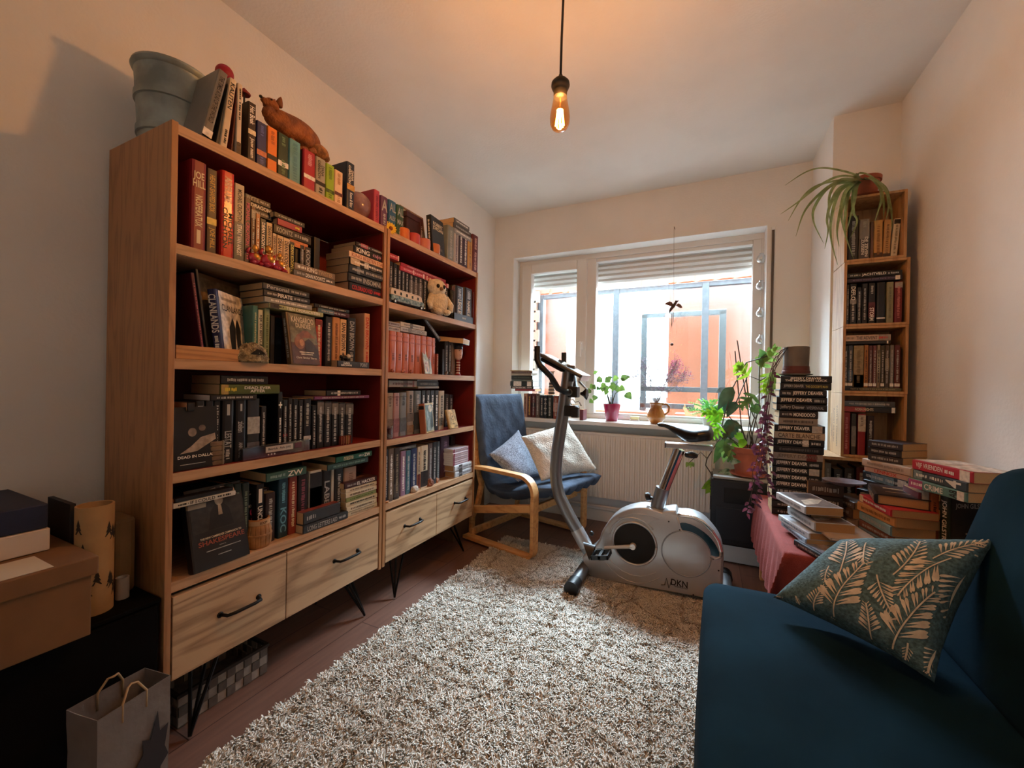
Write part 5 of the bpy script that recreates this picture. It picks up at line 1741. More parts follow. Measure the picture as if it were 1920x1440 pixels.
stack(X1 - .02, at(802, 731, x=X1).z + .006, 'on the four black spines, chair-side third shelf', [
    (784, 823, .012, '#8d8d88', 'slim pale grey book', '', 's'),
    (782, 822, .026, '#393d40', 'charcoal book with small lettering', '~', 's'),
    (782, 821, .014, '#6f7070', 'slim grey book', '', 's')], d=.12, jit=.001)

# --- chair-side lowest shelf
v4 = 'chair-side lowest shelf'
row(X1 - .002, ZB[4], v4, [
    (720, 728, 843, '#1d1d26', 'dark blue black spine', '~~', 's', dict(sb=-.004)),
    (728.6, 738, 841, '#5f5042', 'brown spine with a castle photograph', '~', 'w', dict(bands=((.05, .6, '#75634e', 'spine_picture'),))),
    (738.6, 749.5, 840, '#31241c', 'dark brown thick spine', '~~', '#8a7a60', dict(bands=((.05, .3, '#4a4038', 'spine_picture'),))),
    (751, 760.5, 846, '#8f6f86', 'lilac pink spine', '~', 'w', dict(sb=.012)),
    (761, 769.5, 845, '#3d6674', 'teal blue spine', '~~', 's', dict(sb=.012)),
    (770, 781.5, 841, '#26345a', 'navy spine with pale lettering', '~~', 's', dict(sb=.012)),
    (782.5, 788, 838, '#c6b294', 'slim cream spine with a red figure', '~', 'k', dict(sb=.014, bands=((.04, .36, '#7a3024', 'spine_picture'),))),
    (788.6, 802, 835, '#ccb99c', 'wide cream spine with black silhouettes', '~~', 'k', dict(sb=.014, bands=((.04, .4, '#2c2420', 'spine_picture'),))),
    (803, 810.5, 831, '#5a4c4a', 'grey brown spine', '~', 's', dict(sb=.02)),
    (811, 818.5, 829, '#23262a', 'dark spine behind the rocks', '~', 's', dict(sb=.02)),
    (819, 824, 828, '#4c5a60', 'slim grey blue spine', '~', 's', dict(sb=.03)),
    (826, 842, 818, '#4a3048', 'purple flowered spine standing far back', '~', '#9a7a98', dict(sb=.07)),
    (846, 853, 818, '#281c26', 'very dark spine standing far back', '', 's', dict(sb=.09)),
], d=.12)
stack(X1 - .018, at(765, 846, x=X1).z + .006, 'on the navy spine, chair-side lowest shelf', [(749, 780, .016, '#6d7072', 'grey book', '~', 's'), ], d=.14, jit=0)
zs_ = stack(X1 + .002, ZB[4], 'of the two large white spines, chair-side lowest shelf', [
    (853, 886, .036, '#c9ccd0', 'white spine with a dark tree', '~', '#8a8d92', dict(pages='t', bands=((.62, .8, '#4a4644', 'spine_picture'),), hard=1)),
    (852, 887, .036, '#cdd0d4', 'white spine with a dark tree', '~', '#8a8d92', dict(pages='t', bands=((.62, .8, '#4a4644', 'spine_picture'),), hard=1))], d=.15, jit=0)
stack(X1 - .003, zs_, 'of the pocket books, chair-side lowest shelf', [(850, 879, .0122, '#d2c4c8', 'slim pink white spine', '~~', '#9a6a78', dict(pages='w', bands=((.9, .99, '#8c3a4c'), (.0, .06, '#8c3a4c')))) for k in range(8)], d=.13, jit=.003)

# ---------------------------------------------------------------- books of the crate tower
YP = CY0 + .006
c = .0115
row(YP + .03, CZ[3] + c, 'top crate of the tower', [
    (1590, 1610, 405, '#2c2420', 'dark spine behind the hanging leaves', '~', 's', {}),
    (1611, 1631, 411, '#8a8680', 'grey white spine with bold lettering', '~; ;DE ZEVEN/ZUSSEN', 's;w', dict(bands=((.05, .52, '#4a4642'),))),
    (1632, 1638, 416, '#6d4a32', 'brown leaning spine', '', 's', {}),
    (1639, 1656, 413, '#c0904f', 'tan spine with a dark tree', '~~', '#8a6030', dict(bands=((.0, .16, '#4a3018', 'spine_picture'),), pb=(1638, 1654, 485))),
    (1659, 1673, 412, '#b88a50', 'tan spine with a flower', '~~', '#7d5a30', dict(bands=((.0, .12, '#4a3018', 'spine_picture'),), pb=(1655, 1668, 484))),
    (1677, 1690, 410, '#d5c6a8', 'cream spine leaning on the crate wall', '~~', '#8a7a5c', dict(bands=((.86, .98, '#2c241c'),), pb=(1669, 1682, 484)))], axis='y', d=.11)
row(YP, CZ[2] + c, 'third crate of the tower', [
    (1587, 1592, 534, '#151519', 'slim black spine', '~', 's', {}),
    (1593, 1606, 533, '#14161a', 'black spine with a pale emblem', 'DEFLO;~;~', 'w;s;s', dict(bands=((.50, .62, '#8a8680'),))),
    (1607, 1615, 539, '#17191d', 'black spine with a grey label', '~~', 's', dict(bands=((.45, .9, '#3a3c40'),))),
    (1616, 1626.5, 532, '#121316', 'black spine with thin lettering', '~~~', 's', {}),
    (1628, 1641, 531, '#161518', 'black spine with a red band', '~;^ ;STORM', 's;w;w', dict(bands=((.14, .52, '#5a1c20'),))),
    (1643, 1660, 530, '#111215', 'wide black hardback spine', '', 's', dict(hard=1, bands=((.1, .13, 'w'),))),
    (1662, 1675.5, 529, '#8b8868', 'olive beige spine', '~', '#6a6850', {}),
    (1677, 1692, 528, '#6d1518', 'blood red spine with a white picture', '~~', '#b86a60', dict(bands=((.85, .98, '#a59a90', 'spine_picture'),)))], axis='y', d=.12)
stack(YP, at(1640, 528, y=YP).z + .002, 'in the third crate of the tower', [
    (1587, 1692, .020, '#2b2230', 'purple black book', '~~', '#6a5a70', dict(bands=((.04, .12, 'w'),))),
    (1587, 1692, .024, '#141416', 'black book with a white italic title', '~;JACHTVELD;~', 's;w;s')], axis='y', d=.13, jit=0)
zc3 = stack(YP, CZ[1] + c, 'under the mossy spines, second crate of the tower', [(1582, 1690, .016, '#5f5a40', 'mossy brown book', '~~', '#8a8468', dict(bands=((.7, .99, '#1c2024'),)))], axis='y', d=.13, jit=0)
row(YP, zc3 + .0005, 'second crate of the tower', [
    (1582, 1590, 649, '#26302e', 'dark green spine', '~', 's', dict(bands=((.03, .1, 'w'), (.15, .4, '#22344a')))),
    (1590.5, 1599, 648, '#39404a', 'slate spine with a silver mark', '~', 's', dict(bands=((.03, .1, 'w'), (.15, .4, '#4a6480')))),
    (1600.5, 1619, 648, '#94815c', 'very wide tan spine', '~', '#6a5a3c', dict(bands=((.0, 1, '#94815c'), (.0, .3, '#7d6a48')))),
    (1620, 1628, 647, '#a0682a', 'orange brown spine', '~~', '#4a2c14', dict(bands=((.03, .1, 'w'),))),
    (1628.6, 1636, 648, '#57302e', 'dull maroon spine', '~', 's', dict(bands=((.03, .1, 'w'),))),
    (1636.6, 1643.4, 648, '#6d3a36', 'reddish spine', '~', 's', dict(bands=((.03, .1, 'w'),))),
    (1644, 1650.5, 647, '#86755c', 'beige spine with a soldier picture', '~', 'k', dict(bands=((.35, .8, '#a59a84', 'spine_picture'),))),
    (1651, 1658.5, 648, '#3f3a2c', 'dark moss spine', '~', 's', dict(bands=((.03, .1, 'w'),))),
    (1659, 1667.5, 648, '#4c4032', 'brown spine with a pale figure', '~', 's', dict(bands=((.4, .7, '#8a7d68', 'spine_picture'),))),
    (1668.5, 1676, 647, '#77716a', 'grey spine', '~', 's', dict(bands=((.03, .1, 'w'),))),
    (1677, 1688, 647, '#5c2420', 'dark red spine by the crate wall', '~', 's', dict(bands=((.03, .1, 'w'),)))], axis='y', d=.12)
stack(YP, at(1630, 646, y=YP).z + .002, 'on the mossy spines, second crate of the tower', [
    (1582, 1670, .014, '#23201e', 'slim black book', '', 's', dict(bands=((.05, .08, 'w'),))),
    (1582, 1670, .030, '#c4a890', 'pink cream book with red line', '~;THE ADVENT;~', '#8a7a6a;#5a4a44;r', dict(bands=((.02, .25, '#8f7f70', 'spine_picture'),)))], axis='y', d=.12, jit=0)
row(YP, CZ[0] + c, 'lowest crate of the tower', [
    (1580, 1594, 773, '#8c1c1e', 'bright red spine', '~~', '#c07070', {}),
    (1596, 1605, 776, '#3a2c28', 'dark spine with a white figure', '', 's', dict(bands=((.2, .7, '#857a70', 'spine_picture'),))),
    (1608, 1623, 776, '#87161e', 'red spine with a white upper half', '~; ;', '#7d7068', dict(bands=((.57, .97, '#bdb2a2'),))),
    (1625, 1639, 780, '#241316', 'very dark red spine', '~', 's', {})], axis='y', d=.12)
stack(YP, at(1612, 774, y=YP).z + .003, 'on the red spines, lowest crate of the tower', [
    (1580, 1680, .026, '#1c1b1f', 'black book with a red end', ' ;NORA NIGHTS; ; ', 'w;c', dict(bands=((.56, .98, '#a83a34'), (.02, .08, 'w')))),
    (1580, 1678, .026, '#59616b', 'blue grey book', '~~', 's', dict(bands=((.0, .2, '#3f454d'),)))], axis='y', d=.12, jit=.002)
row(2.42, TZ + .012, 'low crate under the tower', [
    (1546, 1558, 868, '#7f7b78', 'grey spine at the open end', '~', 's', {}),
    (1562, 1580, 880, '#1f1c1f', 'black spine', '~', 's', {}),
    (1582, 1602, 878, '#2b1f1c', 'dark brown spine', '~~', 's', {}),
    (1604, 1624, 876, '#571a20', 'dark red spine', '~', 's', {}),
    (1626, 1650, 876, '#4a1c34', 'purple spine with pale script', '~~', '#a87a98', {})], axis='y', d=.12)

# ---------------------------------------------------------------- the tall pile and the heaps on the low table
dv = []
cols = ['#131315', '#151515', '#17171a', '#141416', '#121214', '#241c1a', '#8d8174', '#161518', '#b9a68c', '#131416', '#191719', '#9c9084', '#191817', '#1d1d1d', '#181818', '#151517', '#131315', '#1a1a1c', '#161616', '#141414']
tt = [('JEFFERY DEAVER/THE MIDNIGHT LOCK', 'w'), ('JEFFERY DEAVER;THE GOODBYE MAN', 's;#b5a44a'), ('~;JEFFERY DEAVER', 's;w'), ('JEFFERY DEAVER;~', 'w;s'), ('Jeffery Deaver;WESPENVAL', 's;#8a8d92'), ('~;MONDDOOD', 's;w'), ('~~', '#4a4038'), ('JEFFERY DEAVER;~', 'w;s'), ('CARTE BLANCHE', '#5a4a38'), ('JEFFERY DEAVER;~', 'w'), ('~~', '#5a5654'), ('JEFFERY DEAVER', '#6a5c50'), ('JEFFERY DEAVER;~', 'w;s'), ('JEFFERY DEAVER;~', 'w;s'), ('JEFFERY DEAVER;~', 'w;s'), ('JEFFERY DEAVER;~', 'w;s'), ('~~', 's'), ('~~', 's'), ('~~', 's'), ('~~', 's')]
dsc = ['black book with large white capitals', 'black book with yellowish lettering', 'black book with a white name and emblem', 'black book with small white lettering', 'black book with wide grey capitals', 'short brown black book with white lettering', 'short greyish beige book', 'black book with a white bird', 'cream book with dark capitals', 'black book with a white window picture', 'black book with dim lettering', 'grey cream book with a red flower', 'dark book with grey lettering', 'dark book with a white playing card', 'black book with grey lettering', 'black book with a small picture', 'black book', 'black book', 'black book', 'black book']
ext = [(1464, 1560), (1463, 1559), (1461, 1550), (1456, 1551), (1456, 1551), (1461, 1534), (1460, 1533), (1452, 1547), (1451, 1547), (1450, 1546), (1450, 1545), (1449, 1543), (1448, 1542), (1448, 1541), (1448, 1541), (1448, 1540), (1447, 1540), (1447, 1540), (1447, 1540), (1447, 1540)]
tops = [.62] * 20
tz = 1.106
n = 20
th = [.0325] * 20
base = tz - sum(th)
items = []
for k in range(n - 1, -1, -1):
    ex = {}
    if k in (7, 13):
        ex = dict(bands=((.05, .25, '#b8b2a8', 'spine_picture'),))
    if k == 9:
        ex = dict(bands=((.3, .42, '#b8b2a8', 'spine_picture'),))
    if k == 11:
        ex = dict(bands=((.12, .32, '#6a2420', 'spine_picture'),))
    ex['label'] = f'{dsc[k]}, {"topmost" if k == 0 else ORD[k] + " from top"} in pile under grey pot'
    ex['hard'] = 1 if k in (2, 3, 4) else 0
    items.append((ext[k][0], ext[k][1], th[k], cols[k], '', tt[k][0], tt[k][1], ex))
stack(2.245, base, '', items, axis='y', d=.145, jit=.004)


def heap(x, y, z, where, specs, yaw0, group=None):
    """a loose pile: (length, thickness, depth, colour, description, title, title colour, yaw offset, dx, dy, options) from the bottom"""
    n = len(specs)
    for k, s in enumerate(specs):
        h, t, d, col, desc, title, tc, dyw, dx, dy = s[:10]
        op = dict(s[10]) if len(s) > 10 else {}
        yaw = yaw0 + dyw
        lab = op.pop('label', None) or f'{desc}, {"topmost" if k == n - 1 else "lowest" if k == 0 else ORD[k] + " from bottom"} {where}'
        # centre of the lying book at x+dx, y+dy
        cxy = Matrix.Rotation(yaw, 2) @ Vector((h / 2, -d / 2))
        book(lab, t - .0004, h, d, col, (x + dx + cxy.x, y + dy + cxy.y, z + t / 2), yaw=yaw, flat=1, title=title, tc=tc, **op)
        z += t
    return z


TQ = TZ + .004
FACE = [('r', .03, .03, .97, .97, '#6d5a50'), ('p', 0, 0, 1, 1, '#c9b9a4', [(.05, .1), (.5, .2), (.9, .5), (.6, .55), (.2, .4)]), ('p', 0, 0, 1, 1, '#3a2c28', [(.3, .6), (.9, .65), (.8, .9), (.4, .9)])]
heap(.40, 1.90, TQ, 'of the white-spined loose pile', [
    (.205, .016, .135, '#2b3036', 'dark slim book', '~', 's', .02, .02, .03, {}),
    (.21, .022, .135, '#9cb0c4', 'pale blue spined book', '~', '#4a5a6a', -.06, -.02, .02, dict(pages='c')),
    (.215, .024, .14, '#c9d0d8', 'white blue spined book', '~~', '#6a7a8a', .04, -.02, .025, dict(pages='t')),
    (.24, .008, .155, '#b5a596', 'thin pale magazine', '', 's', -.10, .055, -.015, dict(pages='w')),
    (.205, .033, .13, '#c3c8cc', 'thick white spined book with a streaked cover', '~', '#8a8d92', -.02, .0, .02, dict(pages='t', cov=FACE)),
    (.15, .022, .11, '#1d1a1a', 'small dark book', '~', 's', .05, -.01, .06, dict(pages='t')),
    (.205, .030, .13, '#c9cbd0', 'pale spined book with a brown picture cover', '~', '#8a8d92', .04, -.035, .03, dict(pages='t', cov=FACE))], -1.30)
heap(.415, 1.765, TQ + .0, 'on the red cloth in front of the white spined pile', [(.21, .022, .14, '#23252b', 'dark hardback with a grey blue picture cover', '~', 's', 0, 0, 0, dict(hard=1, pages='w', label='dark hardback with a grey blue picture cover, alone at the front of the red cloth', cov=[('r', .02, .02, .98, .98, '#7d8290'), ('p', 0, 0, 1, 1, '#a59a98', [(.1, .1), (.6, .15), (.8, .6), (.3, .8)]), ('p', 0, 0, 1, 1, '#5a6478', [(.5, .4), (.95, .3), (.9, .9), (.6, .8)])]))], -1.15)
heap(.602, 1.91, TQ, 'of the tan-paged middle pile', [
    (.19, .030, .125, '#8a4a3a', 'brown red spined book', '~', 's', .0, .02, .0, dict(pages='t')),
    (.19, .034, .125, '#6a7d84', 'grey blue spined book', '~', 's', -.04, .015, .0, dict(pages='t')),
    (.19, .026, .125, '#7d4a34', 'rust spined book', '~', 's', .03, .02, .0, dict(pages='t')),
    (.19, .034, .125, '#7fa0a2', 'pale teal spined book', '~', 's', -.02, .018, .0, dict(pages='t')),
    (.20, .034, .13, '#c98a4a', 'orange spined book', '~', '#8a5a24', .05, .02, .0, dict(pages='t')),
    (.21, .026, .13, '#b8232c', 'red spined book with a cream edge', '~', 'w', -.06, .02, .0, dict(pages='t', bands=((.85, .98, 'c'),))),
    (.20, .036, .14, '#1e1718', 'black hardback with white lettering', '~;BLACK ARTS', 's;w', -.38, .035, .035, dict(hard=1, pages='t', cov=[('r', .05, .05, .95, .95, '#2c2022'), ('r', .2, .6, .8, .68, 'c'), ('r', .2, .3, .9, .33, 'c')]))], -1.38)
# standing books at the wall end, carrying three more
row(1.845, TQ, 'at the wall end of the table', [
    (1721, 1727, 924, '#6a2a34', 'slim dark pink spine', '', 's', dict(label='slim dark pink spine standing beside the worn white one')),
    (1727.5, 1742, 921, '#b3aa9c', 'worn white spine', '~', '#8a8074', dict(label='worn white spine standing between dark pink and orange')),
    (1743, 1761, 926, '#c9682e', 'orange spine', '~~', '#5a2410', dict(label='orange spine with black script standing at the wall end'))], axis='y', d=.12)
jx = at(1765, 1000, y=1.80)
book('black and green thriller facing out with white capitals, at the wall end of the table', .03, at(1765, 928, y=1.80).z - TQ, .135, '#1f2c1e', (jx.x + .012, 1.815, TQ + .0005), yaw=-1.18, title='JOHN GILSTRAP;~', tc='w',
     cov=[('r', 0, 0, 1, 1, '#131014'), ('p', 0, 0, 1, 1, '#3a201c', [(.6, .3), (1, .2), (1, .8), (.75, .9)]), ('t', .1, .82, .95, .90, '#b0a8a4', 'JOHN GILSTRAP'), ('t', .35, .42, .7, .52, '#c9c2bc', 'TOT'), ('t', .12, .24, .9, .34, '#c9c2bc', 'ELKE PRIJS'), ('t', .1, .08, .9, .14, '#8a8480', 'THRILLER')])
ztop = at(1765, 926, y=1.82).z + .006
heap(.735, 1.80, ztop, 'of the trio by the wall', [
    (.20, .030, .13, '#5f8a80', 'teal and pink spined book', '~;CRIME;^A8', 'w;w;k', .06, .0, .0, dict(pages='c', bands=((.72, .98, '#b0487c'), (.03, .14, 'w')))),
    (.20, .030, .13, '#3c464c', 'slate spined book with a white numeral', '~;~;^4', 'w', -.02, .01, .0, dict(pages='c', bands=((.8, .98, '#7d8c88'), ))),
    (.21, .034, .135, '#b81e30', 'crimson spined book with a white badge', 'VIJF VRIENDEN;~; ', 'w', .02, .015, .0, dict(pages='c', bands=((.03, .18, 'w'),), cov=[('r', 0, 0, 1, 1, '#d8c8b8'), ('r', .1, .5, .8, .6, '#c9a58c')]))], -1.28)
zz = heap(.725, 2.18, TQ, 'of the pile beside the crate tower', [
    (.20, .045, .13, '#4a423c', 'thick dark grey book', '~', 's', .2, .0, .0, dict(pages='t')),
    (.20, .045, .13, '#2c2624', 'thick black brown book', '~', 's', .1, .0, .0, dict(pages='t')),
    (.20, .040, .13, '#57504c', 'grey spined book', '~', 's', .15, -.005, .0, dict(pages='t')),
    (.20, .034, .13, '#1d1b1d', 'black book with a cream label', '~;', 'c', .2, -.02, .0, dict(pages='t', bands=((.1, .3, 'c'),))),
    (.20, .040, .13, '#2a2a30', 'dark book with a grey tail', '~', 's', .1, .0, .0, dict(pages='t', bands=((.02, .3, '#77737a'),))),
    (.21, .034, .135, '#17232e', 'dark blue book with white numeral', '~;~', 's', .0, .0, .0, dict(pages='t', bands=((.05, .22, '#b8b4ac'), (.3, .8, '#5a7480')))),
    (.20, .022, .13, '#c9a596', 'pinkish book with bold red lettering', 'LENNOX', 'r', .02, .0, .0, dict(pages='c')),
    (.21, .032, .14, '#c9b09c', 'pale book with a white cover', '~', '#9a8474', .04, .0, .0, dict(pages='c', cov=[('r', 0, 0, 1, 1, '#cdbba8'), ('r', .3, .3, .6, .8, '#8a6a58')])),
    (.125, .028, .13, '#3a3436', 'dark spined tan paged book', '~', 's', .25, -.01, .02, dict(pages='t')),
    (.125, .028, .13, '#2c282c', 'black spined tan paged book', '~', 's', .2, -.01, .02, dict(pages='t')),
    (.125, .028, .13, '#39343a', 'grey spined tan paged book', '~', 's', .24, -.01, .02, dict(pages='t'))], -1.15)
heap(.60, 2.27, TQ, 'behind the middle pile, below the crate tower', [
    (.17, .04, .12, '#8a7a6a', 'dull beige book', '~', 's', .1, 0, 0, dict(pages='t')),
    (.17, .04, .12, '#5a4a44', 'brown grey book', '~', 's', -.1, 0, 0, dict(pages='t')),
    (.16, .03, .12, '#6a5a52', 'small brownish book', '~', 's', .0, 0, 0, dict(pages='t'))], -1.2)

# ---------------------------------------------------------------- books at the narrow end of the window sill
YQ = 2.99
wz = WZ0 + .001
sil = [(981, 988.5, 738, '#b08a76', 'pale pink spine behind the armchair', '~', '#5a3a34'), (989, 996, 738, '#4c1c1c', 'dark red spine with gold', '~', 'g'), (996.5, 1003.5, 738, '#571e22', 'maroon spine with a black band', '~', 's'), (1004, 1011.5, 738, '#5f5450', 'grey brown spine', '~', 's'),
       (1012, 1019, 741, '#17222e', 'black blue spine', '~', 's'), (1019.5, 1025, 741, '#1a2230', 'navy spine with silver bars', '~~', 's'), (1025.5, 1035.5, 741, '#15211f', 'dark green spine with a sword', '~', 's'), (1037, 1046, 742, '#8a4a3c', 'terracotta spine with a pink label', '~', 's'), (1046.5, 1051, 742, '#4a1c1a', 'slim maroon spine by the bike post', '', 's'),
       (1086, 1093, 768, '#6d2a34', 'dark rose book half hidden by the bike post', '', 's')]
row(YQ, wz, 'window sill', [(a, c, t, col, d, ti, tc, dict(bands=((.3, .7, '#b88a80'),)) if 'pink label' in d else dict(bands=((.45, .62, '#1c1416'),)) if 'black band' in d else dict(bands=((.2, .24, 's'), (.4, .44, 's'), (.6, .64, 's'), (.8, .84, 's'))) if 'bars' in d else {}) for a, c, t, col, d, ti, tc in sil], axis='y', d=.10)
zt_ = at(1000, 734, y=YQ).z
stack(YQ, zt_, 'on the sill spines behind the armchair', [
    (966, 1003, .018, '#8c2c2e', 'red book', '', 's'), (958, 1000, .022, '#1a1414', 'black book with white words', 'INTRIGEBOEK;~', 'w', dict(pages='w')), (957, 999, .040, '#16201c', 'black green book with white labels', '', 's', dict(pages='w', bands=((.06, .25, 'w'), (.5, .85, 'w')))),
    (959, 999, .014, '#5f6a60', 'grey green book', '', 's', dict(pages='w')), (959, 998, .032, '#22261f', 'dark green book', '~~', '#4a5a4a', dict(pages='w')), (958, 996, .020, '#a59a88', 'beige book', '', 's', dict(pages='w')), (959, 998, .016, '#5a3a2c', 'brown book', '~', 's', dict(pages='w')), (957, 997, .008, '#b09a6a', 'thin yellow brown book', '', 's', dict(pages='w'))], axis='y', d=.13, jit=.003)
# ---------------------------------------------------------------- things on top of the bookcases
def rotm(ax, deg):
    return Matrix.Rotation(math.radians(deg), 3, ax)


XT = -1.53
ya, yb = at(253, 200, x=XT).y, at(392, 190, x=XT).y
yc = (ya + yb) / 2
rt_ = min(.147, (yb - ya) / 2)
yc = ya + rt_
zt = at(262, 104, x=XT).z - .008
zinc = mat('#98a4a2', .45, .4, noise_s=9, noise_a=.2, bump=.1, bump_s=40, name='galvanised_zinc')
tub = thing('zinc_tub', 'round galvanised zinc tub on the bookcase top, behind the grey atlas', 'tub', (XT, yc, ZA[0] + .004))
z0 = ZA[0] + .006
hh = zt - z0
rb = rt_ * .86
rr_ = lambda t: rb + (rt_ - rb) * t
pr = [(rb * .96, z0), (rb, z0 + .006)]
for t in (.14, .3, .46, .62, .78, .94):
    pr.append((rr_(t), z0 + hh * t))
pr += [(rr_(1) + .004, zt - .012), (rr_(1) + .008, zt - .004), (rr_(1) + .006, zt + .003), (rr_(1) - .002, zt + .002), (rr_(.96) - .004, zt - .012), (rb - .004, z0 + .012)]
MB().lathe(pr, (XT, yc, 0), 48).build('body', zinc, tub, smooth='auto')
for t in (.2, .62):
    r = rr_(t)
    MB().lathe([(r - .002, z0 + hh * t - .013), (r + .0045, z0 + hh * t - .010), (r + .0045, z0 + hh * t + .010), (r - .002, z0 + hh * t + .013)], (XT, yc, 0), 48, closed=True).build('band', zinc, tub, smooth='auto')
q = at(421, 138, x=-1.50)
tag(MB().ball(tuple(q), .027, 24, 16).build('ball', mat('#9c1228', .5), smooth=True), 'crimson ball peeking up behind the grey atlas', 'ball')
bs = thing('ball_stand', 'dark stand carrying the crimson ball behind the grey atlas', 'stand', (q.x, q.y, ZA[0] + .002))
MB().lathe([(.035, ZA[0] + .002), (.03, ZA[0] + .01), (.006, ZA[0] + .03), (.006, q.z - .045), (.02, q.z - .022)], (q.x, q.y, 0), 16).build('pillar', mat('#2a1c16', .5), bs, smooth='auto')
q = at(458, 172, x=-1.46)
ht = thing('paper_rosette', 'small dull red rosette behind the whitish book with the black foot', 'rosette', (q.x, q.y, ZA[0] + .002))
MB().tube([(q.x, q.y, ZA[0] + .002), (q.x, q.y, q.z)], .003, 6).build('stick', mat('#2a1c16', .5), ht)
MB().lathe([(.002, q.z + .012), (.02, q.z - .006), (.018, q.z - .010), (.004, q.z - .006)], (q.x, q.y, 0), 16).build('cap', mat('#8c2a26', .7), ht, smooth='auto')

# fox figurine lying along the small coloured books
fx = thing('fox_figurine', 'carved fox figurine lying on the row of coloured books, snout raised', 'figurine', tuple(at(545, 270, x=-1.37)))
foxm = mat('#a5622c', .75, noise_s=26, noise_a=.32, bump=.5, bump_s=120, col2='#6d3c1c', name='carved_fox')
XF = -1.372
P = lambda px, py: at(px, py, x=XF)
k1 = [(P(503, 213), .020), (P(511, 221), .029), (P(524, 227), .036), (P(539, 236), .040), (P(555, 244), .041), (P(570, 254), .039), (P(583, 265), .033), (P(591, 276), .024)]
b = MB()


def bodytube(b, ks, n=16, sx=1.25):
    pts = [p for p, r in ks]
    rs = [r for p, r in ks]
    dense, dr = [], []
    for i in range(len(pts) - 1):
        p0, p1, p2, p3 = pts[max(i - 1, 0)], pts[i], pts[i + 1], pts[min(i + 2, len(pts) - 1)]
        for t in range(4):
            t /= 4
            dense.append(.5 * (2 * p1 + (p2 - p0) * t + (2 * p0 - 5 * p1 + 4 * p2 - p3) * t * t + (3 * p1 - p0 - 3 * p2 + p3) * t ** 3))
            dr.append(rs[i] * (1 - t) + rs[i + 1] * t)
    dense.append(pts[-1])
    dr.append(rs[-1])
    b.tube(dense, dr, n)
    e0, e1 = dense[0], dense[-1]
    b.ball(tuple(e0), dr[0], 12, 8).ball(tuple(e1), dr[-1], 12, 8)


bodytube(b, k1)
hd = P(508, 198)
b.ball(tuple(hd), (.024, .026, .022), 16, 10)
b.tube([hd + V(.002, -.008, .0), P(496, 191) + V(.004, 0, 0), P(489, 185) + V(.004, 0, 0)], [.019, .012, .007], 12)
b.ball(tuple(P(505, 212)), (.022, .022, .026), 12, 8)
b.ball(tuple(P(570, 262)), (.042, .036, .032), 16, 10)
fox = b.build('body', foxm, fx, smooth=True)
b = MB()
bodytube(b, [(P(583, 274), .020), (P(592, 284) + V(.012, 0, 0), .026), (P(600, 292) + V(.016, 0, 0), .024), (P(606, 299) + V(.016, 0, 0), .014)])
b.build('tail', mat('#9c6a3a', .8, noise_s=40, noise_a=.3, bump=.6, bump_s=140, name='carved_tail'), fx, smooth=True)
for (px, py) in ((520, 193), (518, 193)):
    p = P(px, py) + V(.013 if px == 520 else -.014, 0, 0)
    b = MB()
    b.lathe([(.012, -.016), (.011, -.004), (.006, .012), (.001, .020)], tuple(p), 10, rotm('X', -12))
    b.build('ear', mat('#7d4a24', .8), fx, smooth=True)
MB().ball(tuple(P(488, 183) + V(.006, -.002, .001)), (.0055, .0055, .005), 10, 8).build('nose', black, fx, smooth=True)
MB().ball(tuple(P(503, 193) + V(.021, -.002, .004)), (.003, .004, .0025), 8, 6).build('eye', black, fx, smooth=True)
for (a, c) in (((540, 268), (533, 270)), ((565, 284), (553, 279)), ((580, 286), (572, 284))):
    b = MB()
    bodytube(b, [(P(*a) + V(.022, 0, 0), .012), (P(*c) + V(.028, 0, -.004), .008)])
    b.build('leg', foxm, fx, smooth=True)

# stone globe with its stand
q = at(670, 373, x=-1.395)
q.z = ZA[0] + .07
gb = thing('stone_globe', 'pinkish polished stone globe between the navy hardback and the rose spine', 'globe', (q.x, q.y, ZA[0] + .002))
MB().ball(tuple(q), .0625, 32, 20).build('sphere', mat('#a58488', .18, noise_s=22, noise_a=.22, coat=.5, col2='#7d5f66', name='rose_quartz'), gb, smooth=True)
b = MB()
b.lathe([(.026, ZA[0] + .0015), (.028, ZA[0] + .006), (.024, ZA[0] + .010)], (q.x, q.y, 0), 20)
b.build('stand', mat('#1f1512', .5), gb, smooth='auto')

# sunflower ornament at the divider
q0 = at(726, 424, x=-1.325)
sf = thing('sunflower_ornament', 'yellow sunflower ornament at the joint of the two bookcase tops', 'ornament', (q0.x, q0.y, ZB[0] + .002))
petal = mat('#d9b21e', .6, name='yellow_petals')


def flower(b, c, r, nrm, n=14):
    nrm = Vector(nrm).normalized()
    a = nrm.cross(V(0, 0, 1)).normalized()
    u = nrm.cross(a)
    for k in range(n):
        t = 2 * PI * k / n
        d = a * math.cos(t) + u * math.sin(t)
        s = a * -math.sin(t) + u * math.cos(t)
        vs = [c + d * r * .3 - s * r * .07, c + d * r * .3 + s * r * .07, c + d * r * .7 + s * r * .17 + nrm * r * .08, c + d * r * 1. + nrm * r * .02, c + d * r * .7 - s * r * .17 + nrm * r * .08]
        b.add(vs + [v - nrm * .0012 for v in vs], [(0, 1, 2, 3, 4), (9, 8, 7, 6, 5), (0, 5, 6, 1), (1, 6, 7, 2), (2, 7, 8, 3), (3, 8, 9, 4), (4, 9, 5, 0)])


